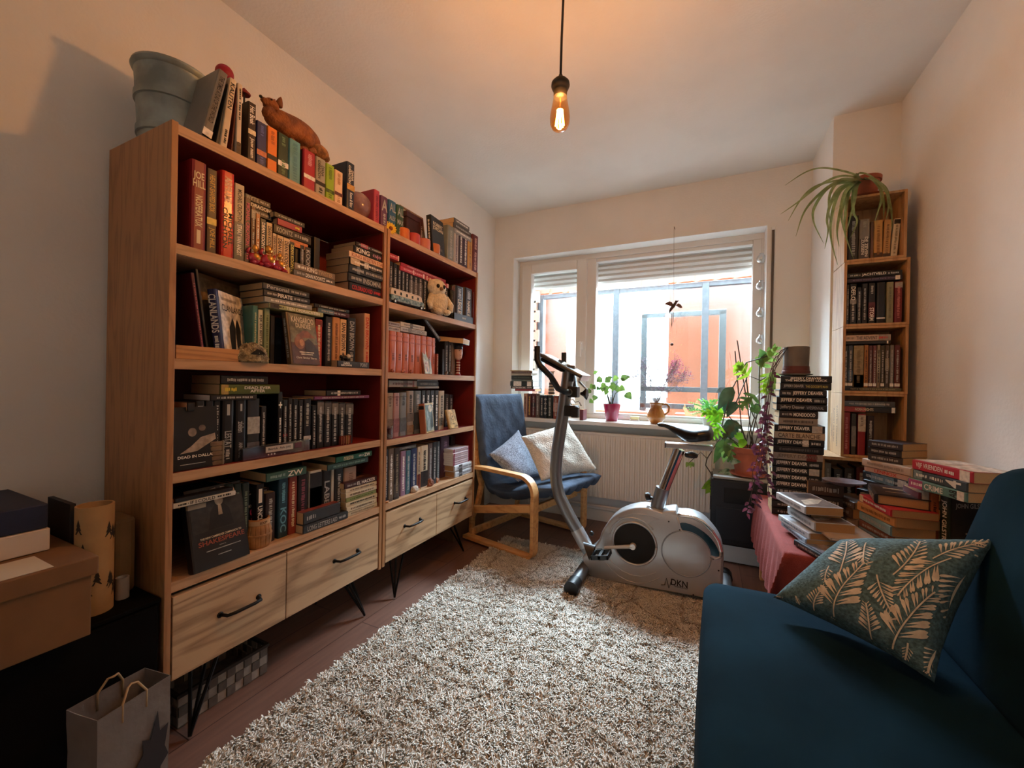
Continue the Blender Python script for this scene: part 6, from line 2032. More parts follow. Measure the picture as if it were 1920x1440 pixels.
c2 = at(733, 428, x=-1.312)
b = MB()
flower(b, c2, .030, (1, -.35, .1))
b.build('petals', petal, sf)
MB().ball(tuple(c2), (.008, .010, .010), 12, 8).build('seed_disc', mat('#8a4a10', .8), sf, smooth=True)
c1 = at(718, 418, x=-1.345)
b = MB()
flower(b, c1, .028, (.6, -.8, .5))
b.build('petals', mat('#c9a83a', .6), sf)
MB().ball(tuple(c1), (.010, .010, .008), 12, 8).build('seed_disc', mat('#3c2c14', .8), sf, smooth=True)
b = MB()
b.tube([c1, V(c1.x, c1.y, ZB[0] + .002)], .003, 6).tube([c2 + V(-.004, 0, 0), V(c2.x - .01, c2.y, ZB[0] + .002)], .003, 6).lathe([(.022, ZB[0] + .002), (.022, ZB[0] + .008)], (c1.x, c1.y, 0), 16)
b.build('stem', mat('#4f6a2a', .7), sf, smooth='auto')

# picture in a frame, dark box, candles
y0_, y1_ = at(760, 410, x=-1.50).y, at(803, 430, x=-1.50).y
zt1 = at(764, 383, x=-1.50).z
fr = thing('picture_frame', 'thin framed botanical picture leaning on the wall behind the candles', 'picture frame', (-1.5, (y0_ + y1_) / 2, ZB[0] + .002))
Mf = MT((-1.50, (y0_ + y1_) / 2, ZB[0] + .002)) @ Matrix.Rotation(math.radians(-9), 4, 'Y')
hw, hz = (y1_ - y0_) / 2, zt1 - ZB[0]
b = MB()
b.box(-.006, .006, -hw, -hw + .009, 0, hz, Mf).box(-.006, .006, hw - .009, hw, 0, hz, Mf).box(-.006, .006, -hw, hw, 0, .009, Mf).box(-.006, .006, -hw, hw, hz - .009, hz, Mf)
b.build('frame', wood('#8a6840', '#5c4024', 'Z', 2, .4, 'frame_wood', 4), fr, bevel=.001)
MB().box(-.004, .001, -hw + .009, hw - .009, .009, hz - .009, Mf).build('picture', mat('#c9bda0', .6, noise_s=14, noise_a=.1), fr)
b = MB()
b.box(.001, .0016, -.03, .03, hz * .25, hz * .65, Mf)
b.build('print', mat('#77745c', .6, noise_s=40, noise_a=.3), fr)
yb0, yb1 = at(757, 420, x=-1.40).y, at(791, 430, x=-1.40).y
bx = thing('keepsake_box', 'dark red brown box in front of the framed picture', 'box', (-1.40, (yb0 + yb1) / 2, ZB[0] + .002))
zb1 = at(774, 404, x=-1.40).z
bm_ = mat('#3a1513', .5, noise_s=30, noise_a=.15)
MB().box(-1.47, -1.385, yb0 + .004, yb1 - .012, ZB[0] + .002, zb1 - .03).build('body', bm_, bx, bevel=.003)
MB().box(-1.472, -1.383, yb0 + .002, yb1 - .010, zb1 - .029, zb1).build('lid', mat('#43191a', .5, noise_s=30, noise_a=.15), bx, bevel=.003)
yb0, yb1 = at(793, 455, x=-1.36).y, at(811, 455, x=-1.36).y
b2_ = thing('trinket_box', 'small black box with pale script behind the last two candles', 'box', (-1.37, (yb0 + yb1) / 2, ZB[0] + .002))
MB().box(-1.42, -1.36, yb0, yb1, ZB[0] + .002, ZB[0] + .075).build('body', black, b2_, bevel=.003)
text(b2_, 'Art', '#6a5c50', MT(V(-1.3594, (yb0 + yb1) / 2, ZB[0] + .05) - V(*b2_.location)) @ Matrix(((0, 0, 1, 0), (1, 0, 0, 0), (0, 1, 0, 0), (0, 0, 0, 1))), .03, .02, 'lettering')
for k, (p0, p1, col, lb) in enumerate([(749.5, 767, '#c96a22', 'orange pillar candle, closest to the sunflower'), (768, 786, '#b5403c', 'red pink pillar candle in the candle row'), (788, 805, '#bd6a52', 'peach pillar candle in the candle row'), (806.5, 823, '#b8662c', 'dull orange pillar candle beside the black facing book')]):
    a, c = at(p0, 450 + 8 * k, x=-1.335), at(p1, 450 + 8 * k, x=-1.335)
    r = (c.y - a.y) / 2 * .97
    cdl = thing('candle', lb, 'candle', (-1.345, (a.y + c.y) / 2, ZB[0] + .002), 0, 'candles on the bookcase top')
    MB().lathe([(r * .96, 0), (r, .004), (r, .047), (r * .93, .051), (r * .5, .049), (.001, .048)], (0, 0, 0), 24).build('wax', mat(col, .45, name='wax'), cdl, smooth='auto', local=True)
    MB().tube([(0, 0, .047), (.001, 0, .056)], .0011, 5).build('wick', black, cdl, local=True)

# ---------------------------------------------------------------- little things on the tub-side shelves
red_l, gold_l = mat('#a8182a', .2, .2, coat=.6, name='red_lacquer'), mat('#c98a34', .25, .7, name='gilt')
for k, (px, py, s, lb) in enumerate([(478, 500, 1.12, 'tall red gilt laughing figurine, closest to the maroon spine'), (503, 508, 1.3, 'broad red gilt laughing figurine, largest of the set'), (524, 513, 1.08, 'red gilt laughing figurine with a golden head, third of the set'), (533, 517, .62, 'tiny red gilt figurine, smallest of the set')]):
    xx = XS - .012 if k < 3 else XS - .008
    q = at(px, py, x=xx)
    fg_ = thing('laughing_figurine', lb, 'figurine', (xx - .008, q.y, ZA[1] + .0005), .2, 'red and gilt figurines on the upper shelf')
    S = s * .062 / 1.0
    b = MB()
    b.ball((0, 0, S * .30), (S * .30, S * .36, S * .30), 16, 10).ball((.2 * S, -.2 * S, S * .10), (S * .16, S * .12, S * .1), 10, 6).ball((.2 * S, .2 * S, S * .10), (S * .16, S * .12, S * .1), 10, 6)
    b.build('robe', red_l, fg_, smooth=True, local=True)
    b = MB()
    b.ball((.04 * S, 0, S * .78), (S * .18, S * .18, S * .2), 14, 10).ball((0, -.18 * S, S * .80), (S * .05, S * .05, S * .09), 8, 6).ball((0, .18 * S, S * .80), (S * .05, S * .05, S * .09), 8, 6)
    b.build('head', gold_l, fg_, smooth=True, local=True)
    MB().ball((.16 * S, 0, S * .36), (S * .17, S * .22, S * .2), 14, 8).build('belly', gold_l, fg_, smooth=True, local=True)
    for sg in (-1, 1):
        MB().tube([(0, sg * .28 * S, S * .52), (.1 * S, sg * .42 * S, S * .55), (.14 * S, sg * .34 * S, S * .72)], [S * .09, S * .07, S * .05], 8).build('arm', red_l, fg_, smooth=True, local=True)
q = at(541, 519, x=XS - .006)
td = thing('small_candle', 'small yellowish stub candle beside the tiny figurine', 'candle', (XS - .014, q.y, ZA[1] + .0005))
MB().lathe([(.008, 0), (.008, .022), (.006, .024), (.001, .023)], (0, 0, 0), 12).build('wax', mat('#c9a86a', .5), td, smooth='auto', local=True)
MB().tube([(0, 0, .022), (0, 0, .028)], .0008, 4).build('wick', black, td, local=True)
# wooden tray under the tilted books
ty0, ty1 = at(327.5, 680, x=XS).y, at(450, 680, x=XS).y
tr = thing('wooden_tray', 'low dovetailed wooden tray holding the tilted books, tub-side second shelf', 'tray', (XS - .1, (ty0 + ty1) / 2, ZA[2]))
b = MB()
b.box(XS - .014, XS - .003, ty0 + .004, ty1, ZA[2] + .0005, ZA[2] + .038)
b.build('front_board', wood('#c08a55', '#94633a', 'Y', 1.6, .5, 'tray_wood', 6), tr, bevel=.001)
b = MB()
b.box(XS - .19, XS - .014, ty1 - .009, ty1, ZA[2] + .0005, ZA[2] + .036)
b.build('end_board', wood('#c08a55', '#94633a', 'Y', 1.6, .5, 'tray_wood', 6), tr)
MB().box(XS - .19, XS - .014, ty0 + .004, ty1 - .009, ZA[2] + .0005, ZA[2] + .008).build('bottom', wood('#c08a55', '#94633a', 'Y', 1.6, .5, 'tray_wood', 6), tr)
# speckled dome with an opening
da, dc = at(446, 670, x=XS - .0), at(506, 670, x=XS - .0)
do = thing('pebbled_dome', 'speckled beige dome ornament with a dark opening, on the tub-side second shelf', 'ornament', (XS - .012, (da.y + dc.y) / 2, ZA[2] + .0005))
w_ = (dc.y - da.y) / 2
dm = mat('#a5936c', .8, noise_s=70, noise_a=.35, bump=.8, bump_s=120, col2='#4c3f2a', name='speckled_shell')
b = MB()


def dome(u, v):
    t = 2 * PI * u
    a = v * PI / 2
    r = 1 + .06 * noise.noise(V(math.cos(t) * 3, math.sin(t) * 3, a * 4))
    return V(math.cos(t) * math.cos(a) * .030 * r, math.sin(t) * math.cos(a) * w_ * r, .008 + .056 * math.sin(a) * r)


b.grid(dome, 40, 14)
b.lathe([(.030, 0), (.031, .01)], (0, 0, 0), 30, Matrix(((1, 0, 0), (0, w_ / .031, 0), (0, 0, 1))))
b.build('shell', dm, do, smooth=True, local=True, weld=True)
MB().prism([(-.022, .026), (.0, .043), (.014, .040), (.026, .028), (.004, .024)], lambda a, c: (.020, a, c), lambda a, c: (.0305 - (c - .02) * .25, a, c)).build('opening', mat('#0c0806', .9), do, local=True)
b = MB()
for k in range(60):
    t, a = rnd(0, 2 * PI), rnd(.1, 1.3)
    p = dome(t / (2 * PI), a / (PI / 2))
    b.ball(tuple(p), rnd(.0012, .0022), 6, 4)
b.build('pebbles', mat('#c9b88c', .7), do, local=True)
# dog figurine
q = at(652, 672, x=XS - .02)
zd = ZA[2] + .0275
dg_ = thing('dog_figurine', 'tiny black and white dog figurine on the dark grey flat book', 'figurine', (XS - .035, q.y, zd))
MB().ball((0, -.004, .013), (.009, .017, .010), 12, 8).ball((0, -.020, .017), (.006, .007, .007), 10, 6).build('body', mat('#151212', .4), dg_, smooth=True, local=True)
MB().ball((.003, .014, .020), (.009, .010, .010), 12, 8).build('head', mat('#d8d2c8', .5), dg_, smooth=True, local=True)
for (x, y) in ((.005, -.014), (-.005, -.014), (.005, .008), (-.005, .008)):
    MB().tube([(x, y, .010), (x, y, .0)], .003, 6).build('leg', mat('#151212', .4), dg_, local=True)
for y in (.009, .018):
    MB().ball((.002, y, .029), (.002, .003, .004), 6, 5).build('ear', mat('#151212', .4), dg_, local=True)
# ribbed round pot
a, c = at(389, 850, x=XS - .01), at(429, 850, x=XS - .01)
r = (c.y - a.y) / 2
zt1 = at(409, 828, x=XS - .01).z - ZA[3]
rp = thing('ribbed_pot', 'small grey brown pot built of five stacked rings, in front of the black hardbacks', 'pot', (XS - .01 - r, (a.y + c.y) / 2, ZA[3] + .0005))
rm_ = mat('#75604a', .6, noise_s=20, noise_a=.25, name='horn_rings')
for k in range(5):
    z = zt1 / 5 * k
    hgt_ = zt1 / 5
    MB().lathe([(r * .9, z), (r, z + hgt_ * .18), (r, z + hgt_ * .82), (r * .9, z + hgt_)] if k < 4 else [(r * .9, z), (r, z + hgt_ * .18), (r, z + hgt_ * .8), (r * .92, z + hgt_), (r * .84, z + hgt_), (r * .8, z + hgt_ * .3)], (0, 0, 0), 28).build('ring', rm_, rp, smooth='auto', local=True)
MB().tube([(r * .86, r * .5, 0), (r * .86, r * .5, zt1)], .003, 6).build('clasp', mat('#8a7a60', .4, .5), rp, local=True)
# clear cassette case with a handwritten label
a, c = at(455, 850, x=XS + .0), at(586, 830, x=XS + .0)
cl_ = (c - a).length
cs = thing('cassette_case', 'clear plastic cassette case with a handwritten white label, tub-side third shelf', 'case', (XS - .022, (a.y + c.y) / 2, ZA[3] + .0005), math.radians(2))
hc = .044
hwid = cl_ / 2 - .002
MB().box(-.02, .012, -hwid, hwid, 0, hc).build('clear_shell', glassy((.75, .75, .76, 1), .35, .08, 'clear_plastic_case'), cs, local=True, bevel=.002)
MB().box(-.016, .007, -hwid + .004, hwid - .02, .004, hc - .006).build('cassette', mat('#26242a', .4), cs, local=True, bevel=.002)
MB().box(.0125, .0133, -hwid * .38, hwid * .44, .016, .036).build('paper_label', mat('#b5aaa0', .7), cs, local=True)
text(cs, 'Bstrick  Ark (dd)', '#2c2a30', MT((.0136, hwid * .03, .026)) @ Matrix(((0, 0, 1, 0), (1, 0, 0, 0), (0, 1, 0, 0), (0, 0, 0, 1))), hwid * .68, .010, 'handwriting')
b = MB()
for k in range(3):
    b.ball((.0128, -hwid * .3 + k * .011, .009), (.0006, .003, .003), 8, 5)
b.build('hubs', mat('#b5b0a8', .5), cs, local=True)
MB().box(.0125, .0131, hwid * .5, hwid * .72, .018, .036).build('sticker', mat('#5a2c34', .6), cs, local=True)
# four miniature books
for k in range(4):
    p0 = at((614, 642, 650, 658)[k] + 2, 826, x=XS - .012)
    p1 = at((641.5, 649.5, 657.5, 667)[k] + 1, 826, x=XS - .012)
lb_ = ['first miniature red book of four, its cover facing the ribbed pot', 'second miniature red book of the four', 'third miniature tan book of the four', 'last miniature red book of the four, toward the divider']
y_ = at(640, 826, x=XS - .012).y
for k in range(4):
    t = .0125
    book(lb_[k], t, .036, .050, ('#7d3324', '#6d2a1e', '#8f6a3c', '#7d2f24')[k], (XS - .062, y_ + t * (k + .5), ZA[3] + .0005), yaw=-PI / 2 - .0, hard=1, group='miniature books')
# barrel mug
a, c = at(474, 1000, x=XS - .01), at(517.5, 1000, x=XS - .01)
r = (c.y - a.y) / 2
zt1 = at(496, 974, x=XS - .01).z - ZA[4]
bmug = thing('barrel_mug', 'light brown mug carved like a barrel, on the tub-side lowest shelf', 'mug', (XS - .006 - r, (a.y + c.y) / 2, ZA[4] + .0005))
bw = mat('#a5713c', .6, noise_s=30, noise_a=.2, name='barrel_clay')
n_s = 16
vs, fs = [], []
prf = [(.88, 0), (1.0, .12), (1.04, .38), (.98, .62), (.88, .74), (.86, .80), (.88, .98), (.84, 1.), (.74, 1.), (.70, .3), (.02, .28)]
N = n_s * 6
for (rr1, zz1) in prf:
    for j in range(N):
        t = 2 * PI * j / N
        g = .95 if (j % 6 == 0 and .02 < zz1 < .76 and rr1 > .8) else 1
        vs.append((r * rr1 * g * math.cos(t), r * rr1 * g * math.sin(t), zz1 * zt1))
for i in range(len(prf) - 1):
    for j in range(N):
        fs.append((i * N + j, i * N + (j + 1) % N, (i + 1) * N + (j + 1) % N, (i + 1) * N + j))
fs += [tuple(range(N))[::-1], tuple(range((len(prf) - 1) * N, len(prf) * N))]
MB().add(vs, fs).build('staves', bw, bmug, smooth='auto', local=True)
MB().lathe([(r * .87, zt1 * .80), (r * .895, zt1 * .81), (r * .895, zt1 * .96), (r * .87, zt1 * .97)], (0, 0, 0), 32, closed=True).build('collar', mat('#b59066', .6), bmug, smooth='auto', local=True)
MB().lathe([(r * 1.01, zt1 * .40), (r * 1.06, zt1 * .42), (r * 1.05, zt1 * .47), (r * 1.0, zt1 * .49)], (0, 0, 0), 32, closed=True).build('hoop', bw, bmug, smooth='auto', local=True)
text(bmug, 'EXP', '#5a3a1c', MT((r * .90, -.004, zt1 * .885)) @ Matrix(((0, 0, 1, 0), (1, 0, 0, 0), (0, 1, 0, 0), (0, 0, 0, 1))), r * .6, zt1 * .09, 'lettering')

# ---------------------------------------------------------------- little things on the chair-side shelves
a, c = at(733, 565, x=XS - .004), at(796, 575, x=XS - .004)
vn = thing('toy_camper_van', 'white toy camper van painted with blue green swirls, chair-side upper shelf', 'toy van', (XS - .022, (a.y + c.y) / 2, ZB[1] + .0005))
L2 = (c.y - a.y) / 2 - .002
wv = mat('#cfc4b4', .35, name='cream_enamel')
sw = mat('#a9c0c2', .35, noise_s=55, noise_a=.3, col2='#22586a', name='painted_swirls')
side = [(-L2, .014), (-L2 - .002, .040), (-L2 + .002, .064), (L2 - .022, .064), (L2 - .008, .042), (L2 + .002, .036), (L2, .014)]
MB().prism([(y, z) for y, z in side if z < .045] + [], lambda y, z: (-.022, y, z), lambda y, z: (.018, y, z)).build('lower_body', sw, vn, local=True, bevel=.003)
up_ = [(-L2 - .002, .0405), (L2 - .008, .0405), (L2 - .020, .066), (-L2 + .002, .066)]
MB().prism(up_, lambda y, z: (-.020, y, z), lambda y, z: (.016, y, z)).build('cabin', wv, vn, local=True, bevel=.002)
MB().prism([(-L2 + .004, .0663), (L2 - .022, .0663), (L2 - .028, .072), (-L2 + .010, .072)], lambda y, z: (-.018, y, z), lambda y, z: (.014, y, z)).build('roof', wv, vn, local=True, bevel=.002)
b = MB()
for k in range(5):
    y = -L2 + .02 + k * (2 * L2 - .05) / 4.6
    MB().box(.0162, .0168, y, y + .012, .046, .060).build('window', mat('#2c3438', .1), vn, local=True)
for y in (-L2 + .026, L2 - .024):
    for x in (.014, -.020):
        w = MB().lathe([(.004, -.004), (.012, -.003), (.012, .004), (.004, .005)], (x, y, .0121), 18, rotm('Y', 90)).build('wheel', black, vn, smooth='auto', local=True)
        MB().lathe([(.006, .004), (.006, .0062), (.002, .007)], (x, y, .0121), 12, rotm('Y', 90)).build('hub_cap', chrome, w, smooth='auto', local=True)
MB().box(-.024, .020, L2 - .002, L2 + .006, .012, .018).build('bumper', wv, vn, local=True, bevel=.001)
for x in (-.012, .010):
    MB().ball((x, L2 + .002, .030), (.005, .003, .005), 10, 6).build('headlight', chrome, vn, smooth=True, local=True)
MB().box(-.012, .010, L2 - .013, L2 - .006, .046, .060).build('windscreen', mat('#2c3438', .1), vn, local=True)

q0, q1 = at(808, 585, x=XS - .004), at(841, 590, x=XS - .004)
ow = thing('plush_owl', 'cream plush owl with dark eyes sitting on the chair-side upper shelf', 'plush toy', (XS - .028, (q0.y + q1.y) / 2, ZB[1] + .0005), -.3)
pm = mat('#e6d6b8', .95, noise_s=60, noise_a=.1, bump=.8, bump_s=120, sheen=.3, name='cream_plush_toy')
S = (q1.y - q0.y) / 2 * .92
MB().ball((0, .1 * S, S * .95), (S * .72, S * .78, S * .98), 18, 12).build('body', pm, ow, smooth=True, local=True)
MB().ball((.1 * S, -.15 * S, S * 2.0), (S * .68, S * .76, S * .66), 18, 12).build('head', pm, ow, smooth=True, local=True)
for sg in (-1, 1):
    MB().ball((.71 * S, -.15 * S + sg * .26 * S, S * 2.02), (S * .14, S * .13, S * .15), 10, 8).build('eye', mat('#140c08', .15), ow, smooth=True, local=True)
    MB().ball((.0, -.15 * S + sg * .52 * S, S * 2.45), (S * .18, S * .16, S * .22), 10, 8).build('ear', pm, ow, smooth=True, local=True)
    b = MB()
    b.tube([(.1 * S, .1 * S + sg * .62 * S, S * 1.4), (.35 * S, .1 * S + sg * .95 * S, S * .8), (.45 * S, .1 * S + sg * .9 * S, S * .35)], [S * .24, S * .24, S * .16], 10)
    b.build('wing', pm, ow, smooth=True, local=True)
    MB().ball((.6 * S, .1 * S + sg * .4 * S, S * .22), (S * .34, S * .26, S * .22), 10, 8).build('foot', pm, ow, smooth=True, local=True)
b = MB()
b.lathe([(.16 * S, 0), (.10 * S, .12 * S), (.01 * S, .3 * S)], (.72 * S, -.15 * S, S * 1.85), 8, rotm('Y', 110))
b.build('beak', mat('#7d5a34', .6), ow, smooth='auto', local=True)

# pirate egg cup
q = at(866, 695, x=XS - .01)
zt1 = at(866, 646, x=XS - .01).z - ZB[2]
ec = thing('pirate_egg_cup', 'egg cup shaped as a bandana wearing head on a red striped neck', 'egg cup', (XS - .038, q.y, ZB[2] + .0005), -.35)
skin = mat('#d2a58c', .35, coat=.4, name='painted_ceramic')
rH = .026
MB().lathe([(.018, 0), (.019, .004), (.011, .012), (.0105, zt1 * .46), (.014, zt1 * .52)], (0, 0, 0), 20).build('neck', mat('#8c2a2a', .4, coat=.4), ec, smooth='auto', local=True)
for k in range(5):
    z = .012 + k * zt1 * .085
    MB().lathe([(.0108, z), (.0126, z + .001), (.0126, z + .005), (.0108, z + .006)], (0, 0, 0), 20, closed=True).build('white_stripe', mat('#e2d6c8', .4), ec, smooth='auto', local=True)
MB().lathe([(.012, zt1 * .50), (.022, zt1 * .56), (rH, zt1 * .70), (rH, zt1 * .84), (.0255, zt1 * .86), (.0225, zt1 * .86), (.021, zt1 * .72), (.002, zt1 * .62)], (0, 0, 0), 28).build('head', skin, ec, smooth=True, local=True)
MB().lathe([(rH + .0004, zt1 * .84), (rH + .0018, zt1 * .85), (rH + .001, zt1 * .99), (rH - .002, zt1), (rH - .004, zt1 * .98), (rH - .003, zt1 * .85)], (0, 0, 0), 28, closed=True).build('bandana', mat('#2c2024', .5, noise_s=80, noise_a=.3), ec, smooth=True, local=True)
b = MB()
for sg in (-1, 1):
    b.ball((rH * .93, sg * .009, zt1 * .80), (.0015, .0055, .0022), 8, 5)
b.build('eyes', black, ec, local=True)
MB().tube([(rH * .95, -.008, zt1 * .66), (rH * .99, 0, zt1 * .645), (rH * .93, .010, zt1 * .67)], .0011, 5).build('mouth', mat('#7d2a24', .5), ec, local=True)
MB().ball((rH * 1.0, .001, zt1 * .73), (.003, .003, .004), 8, 6).build('nose', skin, ec, smooth=True, local=True)
# crystals and shells along the shelf edge
for k, (px, col, lb) in enumerate([(737, '#a5604c', 'pinkish shell at the divider, before the salmon spines'), (757, '#b06a52', 'rough pink crystal before the salmon spines'), (772, '#9c5a48', 'dull red crystal before the salmon spines'), (838, '#6d5c50', 'grey brown shell below the dark spines'), (845, '#5a4c44', 'dark pebble beside the pirate egg cup')]):
    q = at(px, 698, x=XS - .006)
    b = MB()
    b.ball((0, 0, .008), (.008, .012 + .004 * (k % 2), .009), 7, 5, rotm('X', 20 * k))
    o = b.build('shell', mat(col, .6, noise_s=60, noise_a=.2))
    o.location = (XS - .008 - .001, q.y, ZB[2] + .0012)
    tag(o, lb, 'shell', 'shells and crystals on the chair-side second shelf')
# candle in a glass
q = at(730, 815, x=XS - .02)
ga = thing('jar_candle', 'dark red candle in a glass tumbler, chair-side third shelf', 'candle', (XS - .034, q.y, ZB[3] + .0005))
MB().lathe([(.026, 0), (.028, .003), (.0285, .062), (.0265, .062), (.0262, .005), (.001, .004)], (0, 0, 0), 28).build('tumbler', glassy(gloss=.3, name='tumbler_glass'), ga, smooth='auto', local=True)
MB().lathe([(.0255, .0062), (.0255, .050), (.001, .0495)], (0, 0, 0), 24).build('wax', mat('#45080f', .3), ga, smooth='auto', local=True)
MB().tube([(0, 0, .049), (0, 0, .056)], .001, 4).build('wick', black, ga, local=True)


def rock(name, label, loc, s, col, sd, cat='stone'):
    b = MB()
    b.ball((0, 0, 0), 1, 14, 10)
    b.v = [tuple(Vector(v) * (1 + .28 * noise.noise(Vector(v) * 1.3 + Vector((sd, 0, 0))))) for v in b.v]
    b.v = [(x * s[0], y * s[1], max(z, -.55) * s[2]) for x, y, z in b.v]
    m = min(v[2] for v in b.v)
    b.v = [(x, y, z - m) for x, y, z in b.v]
    o = b.build(name, mat(col, .8, noise_s=40, noise_a=.2, bump=.4, bump_s=90))
    o.location = loc
    return tag(o, label, cat)


q = at(778, 922, x=XS - .02)
rock('stone', 'whitish pointed stone on the chair-side lowest shelf', (XS - .028, q.y, ZB[4] + .0005), (.02, .028, .022), '#b5a898', 2)
q = at(807, 908, x=XS - .025)
rock('stone', 'rusty brown stone beside the white one, chair-side lowest shelf', (XS - .035, q.y, ZB[4] + .0005), (.024, .026, .026), '#8a5236', 5)
q = at(818, 905, x=XS - .035)
rock('stone', 'flat brown stone lying behind the rusty stone', (XS - .05, q.y + .012, ZB[4] + .0005), (.02, .022, .016), '#9c6440', 8)
q = at(724, 948, x=XS - .006)
lz = thing('lizard_figurine', 'small orange lizard figurine at the divider, chair-side lowest shelf', 'figurine', (XS - .012, q.y, ZB[4] + .0005), 1.2)
lm = mat('#b5702c', .5)
MB().tube([(-.025, .006, .003), (-.012, 0, .005), (0, 0, .006), (.012, 0, .006), (.018, .002, .006)], [.001, .004, .006, .004, .003], 8).build('body', lm, lz, smooth=True, local=True)
for (x, y) in ((-.006, .012), (-.006, -.012), (.008, .012), (.008, -.012)):
    MB().tube([(x, 0, .004), (x, y * .6, .006), (x + .003, y, .0015)], .0013, 5).build('leg', lm, lz, local=True)
q = at(737, 941, x=XS - .02)
pn = thing('pen', 'dark slim pen lying before the castle spine', 'pen', (XS - .02, q.y + .01, ZB[4] + .004), 1.35)
MB().tube([(-.03, 0, 0), (.02, 0, 0)], .003, 8).build('barrel', mat('#3a2c26', .4), pn, local=True, smooth='auto')
MB().tube([(.02, 0, 0), (.028, 0, 0)], [.003, .0006], 8).build('tip', chrome, pn, local=True, smooth='auto')
# ---------------------------------------------------------------- plants and the window sill
def leaf(b, base, tip, width, nrm=None, sag=.15, shape='heart', n=7, fold=.12):
    base, tip = Vector(base), Vector(tip)
    d = tip - base
    L = d.length
    d = d.normalized()
    if nrm is None:
        nrm = (CAM - base).normalized() + V(0, 0, .5)
    nrm = Vector(nrm)
    s = d.cross(nrm).normalized()
    nn = s.cross(d).normalized()
    prof = {'heart': lambda t: (math.sin(PI * min(1, t ** .62)) ** .9) if t > 0 else 0, 'lance': lambda t: math.sin(PI * t ** .8) ** .8, 'strap': lambda t: min(1, t * 8) * (1 - t) ** .5}[shape]
    vs, fs = [], []
    for i in range(n + 1):
        t = i / n
        w = width / 2 * (prof(t) if 0 < t < 1 else .02)
        c = base + d * L * t + nn * (sag * L * (math.sin(PI * t) * .5)) - V(0, 0, 1) * sag * L * t * t * .6
        for k in (-1, -.5, 0, .5, 1):
            vs.append(c + s * w * k + nn * abs(k) * w * fold)
    for i in range(n):
        for k in range(4):
            fs.append((i * 5 + k, i * 5 + k + 1, i * 5 + k + 6, i * 5 + k + 5))
    b.add(vs, fs)


def lobed(b, base, tip, width, nrm=None, lobes=4):
    """split climbing-plant leaf: a midrib with paired finger lobes joined near the rib"""
    base, tip = Vector(base), Vector(tip)
    d = tip - base
    L = d.length
    d = d.normalized()
    nrm = Vector(nrm) if nrm is not None else (CAM - base).normalized() + V(0, 0, .6)
    s = d.cross(nrm).normalized()
    nn = s.cross(d).normalized()
    for i in range(lobes):
        t = .08 + .74 * i / (lobes - 1)
        ll = width / 2 * (1.1 - .55 * abs(t - .3) - .35 * t)
        for sg in (-1, 1):
            a = base + d * L * t
            dr = (s * sg + d * (.25 + .8 * t)).normalized()
            w = L / lobes * .40
            p = [a - d * w, a + dr * ll * .35 - d * w * .95 + nn * .06 * ll, a + dr * ll * .75 - d * w * .75 + nn * .04 * ll, a + dr * ll - nn * .1 * ll, a + dr * ll * .75 + d * w * .8 + nn * .04 * ll, a + dr * ll * .35 + d * w * .95 + nn * .06 * ll, a + d * w]
            b.add(p, [(0, 1, 5, 6), (1, 2, 4, 5), (2, 3, 4)])
    leaf(b, base + d * L * .1, tip, L * .3, nrm, .05, 'lance', 5)


def leafm(col, col2=None, tr=.25):
    key = ('leaf', col, col2)
    if key in MATS:
        return MATS[key]
    m = bpy.data.materials.new('leaf_green')
    m.use_nodes = True
    nt = m.node_tree
    bs_ = nt.nodes['Principled BSDF']
    nz = nt.nodes.new('ShaderNodeTexNoise')
    nz.inputs['Scale'].default_value = 30
    tc_ = nt.nodes.new('ShaderNodeTexCoord')
    nt.links.new(tc_.outputs['Object'], nz.inputs['Vector'])
    r = nt.nodes.new('ShaderNodeValToRGB')
    r.color_ramp.elements[0].color, r.color_ramp.elements[0].position = lin(col2 or col), .38
    r.color_ramp.elements[1].color, r.color_ramp.elements[1].position = lin(col), .62
    nt.links.new(nz.outputs['Fac'], r.inputs[0])
    nt.links.new(r.outputs[0], bs_.inputs['Base Color'])
    bs_.inputs['Roughness'].default_value = .42
    t = nt.nodes.new('ShaderNodeBsdfTranslucent')
    nt.links.new(r.outputs[0], t.inputs[0])
    mx = nt.nodes.new('ShaderNodeMixShader')
    mx.inputs[0].default_value = tr
    nt.links.new(bs_.outputs[0], mx.inputs[1])
    nt.links.new(t.outputs[0], mx.inputs[2])
    nt.links.new(mx.outputs[0], nt.nodes['Material Output'].inputs[0])
    MATS[key] = m
    return m


terra = mat('#a85c42', .75, noise_s=14, noise_a=.12, name='terracotta')
soilm = mat('#2c2018', .95, bump=.8, bump_s=80, name='soil')


def pot(root, c, r0, r1, h, m, rim=.012, name='pot', soil=True):
    x, y, z = c
    MB().lathe([(r0, z), (r0 + (r1 - r0) * .8, z + h * .8), (r1 + .003, z + h * .81), (r1 + .004, z + h), (r1 - .004, z + h), (r1 - .006, z + h * .85), (r0 * .8, z + .006)], (x, y, 0), 32).build(name, m, root, smooth='auto')
    if soil:
        MB().lathe([(r1 - .006, z + h * .88), (.002, z + h * .9)], (x, y, 0), 20).build('soil', soilm, root)


